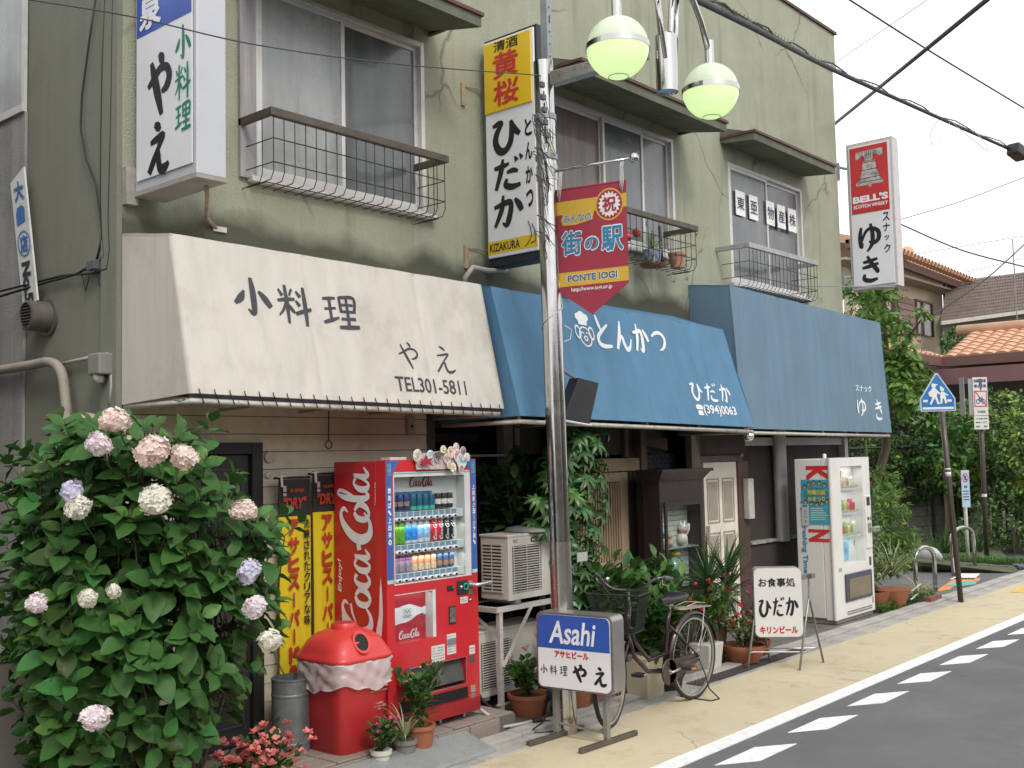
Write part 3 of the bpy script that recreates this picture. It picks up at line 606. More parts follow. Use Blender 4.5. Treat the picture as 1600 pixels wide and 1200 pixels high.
def awning(name,label,mt,x0,x1,yt,zt0,zt1,yb,zb0,zb1,zw,seams,parts=True,xb0=None,xb1=None,lace=False,sag=.005):
    xb0=x0 if xb0 is None else xb0; xb1=x1 if xb1 is None else xb1
    A=thing(name,label,'awning',(x0,6.05,zw),world=True)
    BL,BR_,TR,TL=(xb0,yb,zb0),(xb1,yb,zb1),(x1,yt,zt1),(x0,yt,zt0)
    patch(BL,BR_,TR,TL,220,12,sag,seams).build('front_canvas',mt,A,smooth=True)
    patch(TL,TR,(x1,6.045,zw-.01),(x0,6.045,zw),40,3,.006).build('top_canvas',mt,A,smooth=True)
    zs=zb0-.02
    sd=MB(); sd.add([(x0+.002,6.045,zw-.004),(x0+.002,yt,zt0-.004),(xb0+.002,yb,zb0),(x0+.002,6.045,zb0-.03)],[(0,1,2,3)]); sd.add([(x0+.012,6.045,zw-.004),(x0+.012,yt,zt0-.004),(xb0+.012,yb,zb0),(x0+.012,6.045,zb0-.03)],[(3,2,1,0)]); sd.build('end_canvas',mt,A)
    sd=MB(); sd.add([(x1-.002,6.045,zw-.004),(x1-.002,yt,zt1-.004),(xb1-.002,yb,zb1),(x1-.002,6.045,zb1-.03)],[(3,2,1,0)]); sd.add([(x1-.012,6.045,zw-.004),(x1-.012,yt,zt1-.004),(xb1-.012,yb,zb1),(x1-.012,6.045,zb1-.03)],[(0,1,2,3)]); sd.build('end_canvas',mt,A)
    fr=MB(); fr.tube([(x0+.02,6.03,zb0-.045),(xb0+.02,yb+.03,zb0-.042),(xb1-.02,yb+.03,zb1-.042),(x1-.02,6.03,zb1-.045)],.018,8)
    fr.tube([(x0+.03,yt+.03,zt0-.03),(x1-.03,yt+.03,zt1-.03)],.016,8)
    for t in (.0,.25,.5,.75,1.0):
        xx=x0+.04+(x1-x0-.08)*t; fr.tube([(xx,6.03,zw-.05),(xx,yt+.035,zt0+(zt1-zt0)*t-.035),(xx+(xb0-x0),yb+.04,zb0+(zb1-zb0)*t-.03),(xx,6.03,zb0-.05)],.012,6)
    fr.build('frame_pipe',pipew,A,smooth=True)
    sc_=1.0; FF_=Face(BL,Vector(BR_)-Vector(BL),Vector(TL)-Vector(BL),(Vector(BR_)-Vector(BL)).length,(Vector(TL)-Vector(BL)).length); FF_.disp=lambda a,b: cloth_k(a*sc_,b,sag,())
    return A,FF_
AW,FW=awning('cream_awning','cream canvas awning lettered in dark grey over the vending machine','x' and cream,3.357,6.01,5.51,3.290,3.276,5.30,2.352,2.318,3.372,(.0,.36,.73,1.0))
AW['label']='cream canvas awning with dark grey brush lettering at the left end'
ink=M('ink_charcoal',(.045,.045,.055),.7,0,.2,12); inkw=M('ink_white',(.72,.74,.74),.6,0,.06,10)
# on FW the corner points of the writing, worked out on the slanted cloth
def fuv(F,p,yb,yt): pass
SH=.0035
def ch(m,F,c,a0,b0,a1,b1,fat=1.0): strokes(m,F,c,a0,b0,a1,b1,fat,d=SH)
m=MB(); ch(m,FW,'小',.142,.525,.246,.79,1.15); ch(m,FW,'料',.262,.50,.364,.775,1.15); ch(m,FW,'理',.398,.50,.508,.755,1.15)
m.build('lettering',ink,AW)
m=MB(); ch(m,FW,'や',.622,.26,.703,.475,.75); ch(m,FW,'え',.750,.25,.832,.465,.75); m.build('lettering',ink,AW)
m=MB(); text(m,FW,'TEL301-5811',.598,.090,.856,.200,.012,d=SH); m.build('lettering',ink,AW)
# lacing along the lower edge
lc=MB(); lc.tube([(0,0,.028),(0,-.005,.012),(.022,.004,-.022),(.040,.012,-.050),(.046,.034,-.058),(.04,.05,-.03)],.0032,5); l0=lc.build('lacing',wire,AW)
for i in range(26):
    t=(i+.5)/26; c=l0 if i==0 else copyo(l0,AW); c.location=Vector((3.36+2.64*t,5.298,2.352-.034*t+.0))
for i in range(6):
    c=copyo(l0,AW); c.location=(3.352,5.36+i*.12,2.352); c.rotation_euler=(0,0,R(-90))
hem=MB(); hem.quad((3.36,5.312,2.353),(6.008,5.312,2.319),(6.008,5.332,2.294),(3.36,5.332,2.328)); hem.build('hem_shadow_strip',M('hem_gap_shade',(.10,.085,.11),.9),AW)  # shade of the gap between canvas edge and pipe, painted as a dark strip
A1,F1=awning('blue_awning','blue canvas awning with white lettering and a cook emblem','x' and blue1,6.07,9.56,5.47,3.265,3.195,5.20,2.262,2.20,3.40,(.27,.52,.77),xb1=9.66)
def pt(F,p): return F
A2,F2=awning('blue_awning','taller faded blue canvas awning at the right end above the white vending machine','x' and blue2,9.87,13.77,5.55,3.69,3.61,5.46,2.20,2.17,3.755,(.27,.5,.745),sag=.004)
m=MB()
for c,a0,a1,b0,b1 in (('と',.340,.412,.63,.92),('ん',.420,.492,.62,.90),('か',.500,.572,.62,.90),('つ',.585,.650,.66,.88)): strokes(m,F1,c,a0,b0,a1,b1,1.25,d=SH)
m.build('lettering',inkw,A1)
m=MB()
for c,a0,a1 in (('ひ',.706,.768),('だ',.778,.838),('か',.850,.912)): strokes(m,F1,c,a0,.225,a1,.415,1.15,d=SH)
m.build('lettering',inkw,A1)
m=MB(); text(m,F1,'(394)0063',.748,.085,.915,.195,.018,d=SH)
F1.poly(m,[(.716,.09),(.742,.09),(.740,.135),(.718,.135)],SH); F1.poly(m,[(.714,.145),(.744,.145),(.746,.175),(.738,.19),(.720,.19),(.712,.175)],SH); m.build('lettering',inkw,A1)
# cook emblem: tall hat, floppy ears, round face (white line drawing)
m=MB()
def ring(F,ca,cb,ra,rb,t,a0=0,a1=360,n=26,d=SH):
    for i in range(n):
        p=[]
        for k,q in ((i,1),(i,1-t),(i+1,1-t),(i+1,1)):
            an=R(a0+(a1-a0)*k/n); p.append((ca+ra*q*math.cos(an),cb+rb*q*math.sin(an)))
        F.poly(m,p[::-1],d)
ring(F1,.302,.70,.024,.088,.14)
for dx in (-1,1):
    ring(F1,.302+dx*.026,.735,.011,.060,.30); ring(F1,.302+dx*.009,.725,.0055,.014,.6,0,180)
for ca,cb,ra,rb in ((.290,.868,.012,.034),(.303,.885,.013,.036),(.316,.868,.012,.034)):
    F1.poly(m,[(ca+ra*math.cos(t*PI/8),cb+rb*math.sin(t*PI/8)) for t in range(16)],SH+.003*ca)
F1.poly(m,[(.286,.80),(.318,.80),(.320,.865),(.284,.865)],SH+.0009)
m.build('cook_emblem',inkw,A1)
m=MB(); ring(F1,.302,.685,.008,.024,.45); m.build('emblem_snout',inkw,A1)
m=MB(); F1.poly(m,[(.296,.645),(.308,.645),(.306,.632),(.298,.632)],SH); m.build('emblem_mouth',M('ink_red',(.55,.04,.04),.6),A1)
m=MB(); text(m,F2,'スナック',.745,.335,.866,.392,.03,d=SH); m.build('lettering',inkw,A2)
m=MB(); strokes(m,F2,'ゆ',.742,.125,.812,.285,1.1,d=SH); strokes(m,F2,'き',.872,.105,.948,.285,1.1,d=SH); m.build('lettering',inkw,A2)
# silver lamp ball and red clip under the joint of the blue awnings
bl=thing('bare_lamp','small round silver lamp with a red cap under the end of the blue awning','lamp',(9.72,5.3,2.1),world=True)
MB().sphere((9.73,5.32,2.115),.055,16,10).build('bulb',M('silver_bulb',(.75,.75,.73),.2,.7,.05),bl,smooth=True)
m=MB(); m.lathe((9.70,5.34,2.155),[(.001,.05),(.035,.05),(.045,.02),(.03,-.01)],14); m.build('cap',M('cap_red',(.35,.03,.03),.5),bl,smooth=True)

# ================================================================ hanging signs
chrome=M('chrome',(.52,.51,.49),.13,1,.03,6)
steel=M('steel_brushed',(.50,.49,.46),.32,.9,.08,8,.1,60)
galv=M('galvanised',(.30,.33,.34),.5,.6,.12,12,.1,80)
actw=M('acrylic_white',(.74,.74,.76),.35,0,.03,2,coat=.3,dirt=((.5,.5,.48),.2,3))
acty=M('acrylic_yellow',(.74,.50,.02),.35,0,.05,2,coat=.3)
redp=M('paint_red',(.55,.035,.03),.45,0,.08,6,coat=.2)
bluep=M('print_blue',(.03,.09,.40),.35,0,.04,3,coat=.3)
greenp=M('print_green',(.0,.20,.12),.45)
blk=M('ink_black',(.012,.012,.016),.45); 
def lightbox(T,x,y0,y1,z0,z1,th,framemat,facemat,mitre=.02,hood=None):
    """box sign projecting from the facade; face looks to -x; y1 = wall end, y0 = street end"""
    fr=MB(); fr.box(x,y0,z0,x+th,y1,z1); fr.build('sign_case',framemat,T,bevel=.008)
    F=Face((x,y1,z0),(0,-1,0),(0,0,1),y1-y0,z1-z0)
    return F
# sign 1
T=thing('box_sign','tall white projecting box sign with a blue top and green and black brush letters','sign',(3.42,6.05,3.63),world=True)
F=lightbox(T,3.42,5.33,6.0,3.62,5.75,.20,M('case_grey_white',(.50,.51,.53),.45,.1,.06,3,dirt=((.3,.3,.3),.3,3)),actw)
m=MB(); F.rect(m,.045,.03,.955,.97,.004,.006); m.build('sign_face',actw,T,bevel=.003)
m=MB(); F.rect(m,.05,.450,.95,.968,.0105,.001); m.build('blue_panel',bluep,T)
m=MB(); text(m,F,'泉',.10,.462,.47,.565,.05,d=.014); m.build('lettering',M('print_white',(.75,.76,.8),.5),T)
m=MB()
for c,b,bt in (('小',.325,.428),('料',.215,.318),('理',.125,.208)): strokes(m,F,c,.69,b,.94,bt,1.15,d=.012)
m.build('lettering',greenp,T)
m=MB(); strokes(m,F,'や',.22,.195,.64,.385,1.9,d=.012); strokes(m,F,'え',.21,.035,.61,.182,1.8,d=.012); m.build('lettering',blk,T)
m=MB(); m.box(3.415,5.325,3.598,3.625,6.005,3.619); m.build('bottom_tray',M('case_under',(.33,.31,.27),.6,0,.1,4,dirt=((.15,.12,.08),.5,6)),T)
m=MB(); m.tube([(3.56,5.45,3.62),(3.60,5.50,3.55),(3.92,6.0,3.55),(4.02,6.04,3.50)],.013,7); m.build('stay_pipe',M('stay_rusty',(.38,.28,.20),.6,.1,.2,12,dirt=((.2,.09,.04),.7,9)),T,smooth=True)
box('stay_foot',M('plate_white',(.55,.52,.46),.5),4.0,6.035,3.48,4.10,6.05,3.515,T)
box('wall_bracket',M('bracket_rusty',(.33,.31,.28),.7,.1,.2,14,dirt=((.15,.07,.05),.8,10)),3.36,6.0,3.55,3.44,6.12,3.78,T); box('wall_bracket',M('bracket_rusty',(.33,.31,.28),.7),3.36,6.0,5.2,3.44,6.12,5.45,T)
# sign 2, yellow and white
T=thing('box_sign','yellow-topped white projecting box sign with large black kana beside the lamp pole','sign',(6.6,6.05,3.5),world=True)
F=lightbox(T,6.62,5.40,5.98,3.54,5.475,.17,M('case_black',(.02,.021,.03),.5),actw)
m=MB(); F.rect(m,.035,.035,.965,.985,.004,.02); m.build('sign_face',actw,T,bevel=.006)
m=MB(); F.rect(m,.04,.665,.93,.975,.0245,.012); m.build('yellow_panel',acty,T,bevel=.006)
m=MB(); F.rect(m,.04,.05,.96,.105,.0245,.001); m.build('yellow_stripe',acty,T)
m=MB(); text(m,F,'清酒',.24,.925,.70,.972,.02,d=.038); m.build('lettering',blk,T)
m=MB(); text(m,F,'黄',.22,.805,.70,.92,.035,d=.038); text(m,F,'桜',.22,.685,.70,.795,.035,d=.038); m.build('lettering',redp,T)
m=MB(); strokes(m,F,'ひ',.14,.475,.72,.635,1.5,d=.027); strokes(m,F,'だ',.16,.315,.74,.462,1.5,d=.027); strokes(m,F,'か',.15,.155,.74,.302,1.5,d=.027); m.build('lettering',blk,T)
m=MB(); column(m,F,'とんかつ',.84,.60,.13,.075,.35,.05,.0262); m.build('lettering',blk,T)
m=MB(); text(m,F,'KIZAKURA',.07,.060,.64,.096,.03,d=.0262); m.build('lettering',blk,T)
m=MB()
m.tube([F.p(.74,.06,.027),F.p(.80,.075,.027),F.p(.86,.10,.027),F.p(.84,.135,.027),F.p(.80,.165,.027)],.004,5); m.tube([F.p(.84,.07,.027),F.p(.93,.075,.027),F.p(.92,.12,.027),F.p(.87,.15,.027)],.004,5); m.build('line_drawing',blk,T)
for z in (3.68,5.05):
    m=MB(); m.tube([(6.70,6.0,z),(6.55,6.03,z+.02),(6.42,6.04,z+.01)],.006,5); m.box(6.39,6.03,z-.16,6.43,6.05,z+.03); m.build('stay',M('stay_rusty',(.38,.28,.20),.6),T)
m=MB(); m.tube([(6.35,6.00,3.36),(6.30,5.95,3.42),(6.34,5.9,3.50),(6.55,5.92,3.50),(6.80,5.95,3.54)],.022,8); m.build('cable_duct',M('duct_beige',(.42,.38,.33),.7),T,smooth=True)
# sign 3 (whisky and snack bar)
T=thing('box_sign','red and white projecting box sign with a bell picture at the building end','sign',(13.9,6.05,4.1),world=True)
caseb=M('case_brown_white',(.55,.52,.50),.5,.1,.1,6,dirt=((.30,.16,.10),.5,6))
F=lightbox(T,13.93,5.34,5.98,4.10,6.10,.20,caseb,actw)
m=MB(); F.rect(m,.06,.02,.94,.975,.004,.01); m.build('sign_face',actw,T,bevel=.004)
m=MB(); F.rect(m,.09,.512,.90,.965,.0145,.003); m.build('red_panel',M('print_red',(.50,.03,.035),.35,coat=.3),T)
m=MB(); text(m,F,"BELL'S",.12,.585,.88,.632,.05,d=.019); text(m,F,'SCOTCH WHISKY',.13,.548,.87,.572,.03,d=.019); m.build('lettering',M('print_white',(.75,.76,.8),.5),T)
bell=[(.30,.74),(.34,.80),(.37,.86),(.63,.86),(.66,.80),(.72,.74),(.80,.715),(.78,.70),(.22,.70),(.20,.715)]
m=MB(); F.poly(m,bell[::-1],.019); F.poly(m,[(.22,.93),(.22,.88),(.30,.885),(.32,.90),(.68,.90),(.72,.885),(.80,.89),(.80,.935)],.019)
F.poly(m,[(.42,.865),(.58,.865),(.60,.90),(.40,.90)],.0195); F.poly(m,[(.47,.685),(.54,.685),(.54,.70),(.47,.70)],.019); m.build('bell_picture',M('print_bell',(.40,.38,.36),.5,0,.5,14),T)
m=MB()
for b in (.72,.745,.80,.85): F.poly(m,[(.26+.5*(b-.70),b),(.76-.5*(b-.70),b),(.76-.5*(b-.70),b+.004),(.26+.5*(b-.70),b+.004)],.0202)
for a in (.36,.42,.46,.50,.54,.6): F.poly(m,[(a,.875),(a+.012,.875),(a+.012,.93),(a,.93)],.0202)
m.build('bell_lines',blk,T)
m=MB(); column(m,F,'スナック',.81,.495,.14,.058,.22,.035,.016); m.build('lettering',blk,T)
m=MB(); strokes(m,F,'ゆ',.20,.245,.70,.44,1.5,d=.016); strokes(m,F,'き',.20,.045,.69,.225,1.5,d=.016); m.build('lettering',blk,T)
m=MB(); m.tube([(13.95,5.99,5.78),(13.79,6.08,5.80)],.018,6); m.tube([(13.95,5.99,4.30),(13.79,6.10,4.26)],.018,6); m.box(13.775,6.02,5.6,13.80,6.10,5.84);m.box(13.775,6.02,4.1,13.80,6.10,4.34); m.tube([(13.9,5.38,4.08),(12.5,6.04,4.02)],.008,5); m.build('stay',M('stay_grey',(.28,.29,.33),.5,.3),T)
# slanted number plate on the side wall
T=thing('name_plate','slanted narrow white plate with blue characters on the side wall','sign',(3.28,7.2,3.0),world=True)
a,b=Vector((3.29,7.20,3.975)),Vector((3.29,7.42,3.93)); 
F=Face(Vector((3.285,7.205,3.02)),(0,-1,.02),(0,.215,.93),.215,.965)
m=MB(); m.hexa([F.p(0,-.04,-.012),F.p(1,.04,-.012),F.p(1,.04,0),F.p(0,-.04,0)][::-1],[F.p(0,.96,-.012),F.p(1,1.04,-.012),F.p(1,1.04,0),F.p(0,.96,0)][::-1]); m.build('plate',M('plate_enamel',(.66,.66,.64),.4,0,.06,6,dirt=((.35,.3,.25),.4,8)),T)
m=MB(); text(m,F,'大',.22,.80,.86,.95,.05); F.poly(m,[(.20,.62),(.78,.64),(.80,.74),(.62,.765),(.30,.75),(.20,.70)],.004); text(m,F,'店',.28,.41,.80,.54,.05)
for i in range(24):
    q=[]
    for k,r_ in ((i,1),(i,.88),(i+1,.88),(i+1,1)): q.append((.54+.42*r_*math.cos(k*PI/12),.475+.098*r_*math.sin(k*PI/12)))
    F.poly(m,q[::-1],.004)
m.build('lettering',M('print_sky_blue',(.03,.14,.42),.5),T)
m=MB(); text(m,F,'No.5',.22,.04,.80,.34,.05,rot=-90); m.build('lettering',blk,T)
# ================================================================ street lamp
GLOBE=M('globe_green',(.80,.92,.58),.25,0,.03,3,coat=.5,trl=.6)
_p=GLOBE.node_tree.nodes['Principled BSDF']; _p.inputs['Emission Color'].default_value=(.62,.80,.42,1); _p.inputs['Emission Strength'].default_value=.95
T=thing('street_lamp','chrome street lamp pole with an arm carrying two pale green globe lamps','street lamp',(6.09,4.85,0),world=True)
TOP=Vector((6.055,4.885,4.86)); BASE=Vector((6.09,4.85,0)); at=lambda z:BASE.lerp(TOP,z/4.86)
m=MB(); m.tube([at(.0),at(1.35)],.079,28); m.build('pole',M('chrome_aged',(.55,.53,.50),.22,.95,.1,4,dirt=((.25,.2,.15),.5,4)),T,smooth=True,angle=50)
m=MB(); m.tube([at(1.352),at(2.35)],.075,28); m.build('pole',chrome,T,smooth=True,angle=50)
m=MB(); m.tube([at(2.352),at(4.86)],.0735,28); m.build('pole',chrome,T,smooth=True,angle=50)
m=MB(); m.hexa([(6.02,3.98,4.655),(6.11,3.98,4.655),(6.095,4.80,4.66),(6.02,4.80,4.66)],[(6.02,3.98,4.72),(6.11,3.98,4.72),(6.095,4.80,4.765),(6.02,4.80,4.765)]); m.build('arm',steel,T,bevel=.006)
hc=Vector((6.135,3.87,0))
m=MB(); m.lathe((hc.x,hc.y,4.405),[(.001,.01),(.070,.01),(.075,0),(.075,.39),(.06,.405),(.001,.405)],28); m.build('hub',chrome,T,smooth=True,angle=40)
for s_ in (-1,1):
    cx=hc.x+s_*.575
    m=MB(); arc=[(hc.x+s_*.03,hc.y,4.50),(hc.x+s_*.055,hc.y,4.8),(hc.x+s_*.10,hc.y,5.12),(hc.x+s_*.2,hc.y,5.25),(hc.x+s_*.33,hc.y,5.22),(hc.x+s_*.47,hc.y,5.05),(cx-s_*.015,hc.y,4.86)]
    m.tube(arc,.022,10); m.build('lamp_arm',chrome,T,smooth=True)
    m=MB(); m.tube([(hc.x+s_*.06,hc.y-.03,4.62),(hc.x+s_*.16,hc.y-.01,5.21)],.016,8); m.build('brace',chrome,T,smooth=True)
    m=MB(); m.lathe((cx,hc.y,4.735),[(.045,0),(.045,.02),(.034,.022),(.034,.19),(.001,.192)],18); m.build('socket',chrome,T,smooth=True,angle=40)
    c=(cx,hc.y,4.555)
    up_=MB(); up_.lathe(c,[(.2*math.cos(a),.2*math.sin(a)) for a in [i*R(78)/9 for i in range(10)]],36); 
    g=up_.build('globe_top',M('globe_white',(.82,.85,.76),.25,0,.02,3,coat=.5,trl=.45),T,smooth=True)
    lo=MB(); vs=[]
    n=48
    prof=[(.2*math.cos(a),-.2*math.sin(a)) for a in [i*R(72)/9 for i in range(10)]]
    for r_,z in prof:
        for j in range(n):
            an=2*PI*j/n; rr=r_*(1+.006*math.cos(an*12)); vs.append((c[0]+rr*math.cos(an),c[1]+rr*math.sin(an),c[2]+z))
    lo.add(vs,[(i*n+j,(i+1)*n+j,(i+1)*n+(j+1)%n,i*n+(j+1)%n) for i in range(9) for j in range(n)]); lo.add([vs[9*n+j] for j in range(n)],[tuple(range(n))])
    lo.build('globe_bottom',GLOBE,T,smooth=True)
    b=MB(); b.lathe(c,[(.200,-.016),(.206,-.016),(.206,.018),(.200,.018)],40); b.build('globe_band',chrome,T,smooth=True,angle=40)
    b=MB(); b.lathe((c[0],c[1],c[2]-.19),[(.062,-.0),(.066,-.004),(.066,.004),(.062,.006)],24); b.build('globe_ring',M('ring_green',(.35,.45,.22),.4),T,smooth=True)
for z in (4.14,4.44):
    p=at(z); m=MB(); m.lathe((p.x,p.y,z-.02),[(.074,0),(.083,0),(.083,.04),(.074,.04)],24); m.box(p.x+.06,p.y+.02,z-.025,p.x+.15,p.y+.06,z+.025); m.tube([(p.x+.10,p.y-.02,z),(p.x+.10,p.y+.09,z)],.012,6); m.build('clamp',galv,T,smooth=True,angle=40)
p=at(4.03); m=MB(); m.lathe((p.x,p.y,3.97),[(.073,0),(.079,0),(.079,.11),(.073,.11)],26); m.build('collar',steel,T,smooth=True,angle=40)
# perforated channel post behind the lamp
T=thing('channel_post','grey perforated steel channel strapped behind the lamp pole','post',(6.20,5.0,3.9),world=True)
m=MB(); m.box(6.165,4.93,4.02,6.225,4.935,6.6); m.box(6.165,4.935,4.02,6.17,4.99,6.6); m.box(6.22,4.935,4.02,6.225,4.99,6.6); m.build('channel',galv,T)
for i in range(26):
    z=4.1+i*.095
    m=MB(); m.lathe((6.195,4.9285,z),[(.001,0),(.008,0)],10,ax='y') if i%4 else m.box(6.190,4.927,z-.03,6.20,4.929,z+.03); m.build('slot',blk,T)
# tangled wires on the pole
T=thing('wire_tangle','tangle of thin black wires and clips around the lamp pole beside the yellow sign','wires',(5.98,4.85,3.5),world=True)
for i in range(16):
    r_=random.Random(i); m=MB(); c=Vector((5.95-.05*r_.random(),4.80,3.45+.95*r_.random())); k=.10+.13*r_.random(); h=.08+.22*r_.random()
    pts=[c+Vector((-.03+k*math.cos(a)*.6,-.03+k*.5*math.sin(a*1.3),h*math.sin(a+r_.random()*.4))) for a in [t*.5 for t in range(int(9+r_.random()*6))]]
    m.tube(pts,.0030,4); m.build('wire',wire,T)
for i in range(5): box('clip',M('clip_grey',(.10,.11,.12),.5),5.93-.01*i,4.77,4.25+.09*i,5.97-.01*i,4.80,4.29+.09*i,T,bevel=.004)
# banner
T=thing('banner','dark red pennant banner with yellow stripes and blue outlined characters on a chrome rod','banner',(6.07,4.86,4.0),world=True)
P0=Vector((6.075,4.80,4.035)); dirb=Vector((.216,-.976,0)).normalized(); P1=P0+dirb*.585
m=MB(); m.tube([P0-dirb*.02,P1],[.012,.009],10); m.build('rod',chrome,T,smooth=True)
m=MB(); m.sphere(P1+dirb*.02,.036,18,12); m.build('rod_knob',chrome,T,smooth=True)

BO=P0+dirb*-.03+Vector((0,0,-1.08))
F=Face(BO,dirb,(0,0,1),.57,.93)   # b=0 tip, b=1 top edge
crim=M('banner_crimson',(.38,.055,.085),.7,0,.05,4,.15,200,.2,trl=.15); gold=M('banner_gold',(.66,.42,.05),.7,0,.04,4,trl=.1); tealb=M('banner_blue',(.03,.20,.36),.65); whb=M('banner_white',(.72,.70,.68),.65)
def wav(a,b): return .010*math.sin(a*5+b*2)+.006*math.sin(b*9)
m=MB(); NA,NB=14,20; vs=[]
for off in (0,-.002):
    for j in range(NB+1):
        b=j/NB
        for i in range(NA+1):
            a=i/NA; bb=b
            lo=.235 if True else 0
            edge=abs(a-.5)/.5*.22          # pointed lower edge
            bb=edge+(1-edge)*b
            vs.append(F.p(a,bb,off+.000*wav(a,bb)))
N=(NA+1)*(NB+1); fs=[]
for j in range(NB):
    for i in range(NA):
        q=j*(NA+1)+i; fs.append((q,q+1,q+NA+2,q+NA+1)); q+=N; fs.append((q,q+NA+1,q+NA+2,q+1))
m.add(vs,fs); m.build('banner_cloth',crim,T)
m=MB(); m.tube([F.p(-.01,1.0,-.004),F.p(1.0,1.0,-.004)],.008,8); m.tube([F.p(.015,.23,.0),F.p(.015,.98,.0)],.009,6); m.build('banner_hem',crim,T,smooth=True)
m=MB(); F.rect(m,.0,.80,1,.905,.0015); m.build('stripe',gold,T)
m=MB(); F.rect(m,.0,.235,1,.345,.0015); F.poly(m,[(.05,.21),(.5,.18),(.95,.21),(1,.236),(0,.236)],.0014) if False else None
m.build('stripe',gold,T)
m=MB(); F.poly(m,[(.62+.205*0+.19*math.cos(t*PI/18)+.15-.0,.835+.125*math.sin(t*PI/18)) for t in range(36)],.0025); m.build('badge',gold,T)
m=MB(); F.poly(m,[(.77+.172*math.cos(t*PI/18),.835+.113*math.sin(t*PI/18)) for t in range(36)],.0032); m.build('badge_ring',crim,T)
m=MB(); F.poly(m,[(.77+(.155 if t%2 else .122)*math.cos(t*PI/18),.835+(.103 if t%2 else .08)*math.sin(t*PI/18)) for t in range(36)],.0039); m.build('badge_star',whb,T)
m=MB(); text(m,F,'祝',.675,.775,.865,.895,.045,d=.0048); m.build('lettering',crim,T)
def outlined(t,a0,b0,a1,b1,bi,bo,mi,mo,d):
    m=MB(); e=.012; text(m,F,t,a0-e,b0-e,a1+e,b1+e,bo,d=d); m.build('lettering_outline',mo,T)
    m=MB(); text(m,F,t,a0,b0,a1,b1,bi,d=d+.0009); m.build('lettering',mi,T)
m=MB(); F.poly(m,[(.12,.715),(.30,.71),(.54,.735),(.56,.80),(.50,.825),(.13,.80),(.10,.76)],.0030); m.build('lettering_outline',gold,T)
m=MB(); text(m,F,'みんなの',.13,.727,.53,.800,.07,d=.0036); m.build('lettering_outline',whb,T)
m=MB(); text(m,F,'みんなの',.135,.73,.525,.797,.03,d=.0042); m.build('lettering',tealb,T)
for c,a0,a1,b0,b1 in (('街',.10,.38,.475,.665),('の',.42,.61,.50,.60),('駅',.65,.94,.475,.665)):
    m=MB(); text(m,F,c,a0-.012,b0-.01,a1+.012,b1+.01,.075,d=.0022); m.build('lettering_outline',whb,T)
    m=MB(); text(m,F,c,a0,b0,a1,b1,.035,d=.0032); m.build('lettering',tealb,T)
m=MB(); text(m,F,'PONTE IOGI',.16,.262,.86,.325,.06,d=.0022); m.build('lettering_outline',whb,T)
m=MB(); text(m,F,'PONTE IOGI',.17,.266,.85,.321,.03,d=.0030); m.build('lettering',M('banner_navy',(.04,.10,.24),.6),T)
m=MB(); text(m,F,'http://www.iogi.or.jp',.22,.182,.78,.222,.02,d=.0022); m.build('lettering',whb,T)
cord=M('cord_white',(.62,.60,.56),.7)
for s_,a in ((.03,.07),(.51,.93)):
    for k in range(3):
        m=MB(); m.tube([P0+dirb*(s_+.01*k)+Vector((0,0,.01)),P0+dirb*(s_+.01*k-.012)+Vector((.0,0,-.05)),F.p(a+.02*k,1.0,.006),F.p(a+.015*k-.01,.95-.02*k,.008)],.0035,5); m.build('cord',cord,T,smooth=True)
m=MB(); m.tube([F.p(.03,.98,.008),F.p(.05,.28,.01)],.003,5); q=at(2.93); m.tube([F.p(.05,.29,.01)]+[q+Vector((.078*math.cos(R(-60-a)),.078*math.sin(R(-60-a)),.10-.16*a/200)) for a in range(0,240,20)],.0035,5); 
m.tube([at(2.9)+Vector((.04,-.08,0)),at(2.9)+Vector((.10,-.10,-.03)),at(2.9)+Vector((.09,-.09,-.10)),at(2.9)+Vector((.03,-.08,-.12))],.0035,5); m.build('cord',cord,T,smooth=True)
# black loudspeaker-like box hung on the back of the pole
T=thing('flood_lamp_box','tilted black box with a pale lower lip before the blue awning by the pole','lamp box',(6.7,5.0,2.2),world=True)
a,b,c,d_=[Vector(q) for q in ((6.608,5.050,2.558),(6.863,5.050,2.528),(6.731,5.050,2.198),(6.395,5.050,2.229))]
dv=Vector((.0,.10,.0)); m=MB(); a,b,c,d_=[q+(Vector((-.0,0,0))) for q in (a,b,c,d_)]
m.hexa([d_,c,c+dv,d_+dv],[a,b,b+dv,a+dv]); m.build('housing',M('plastic_black',(.018,.018,.02),.5),T,bevel=.006)
a2=Vector((6.392,5.050,2.549)); m=MB(); m.hexa([d_-Vector((.004,-.01,0)),d_-Vector((.0,-.01,0)),d_+dv,d_+dv-Vector((.004,0,0))],[a2,a-Vector((.004,0,0)),a+dv-Vector((.004,0,0)),a2+dv]); None
m=MB(); m.tube([d_+Vector((0,-.01,-.008)),c+Vector((0,-.01,-.008))],.009,6); m.build('lip',M('lip_white',(.6,.6,.58),.5),T)
m=MB(); m.tube([a+dv*.5,at(2.62)],.012,6); m.build('bracket',galv,T)

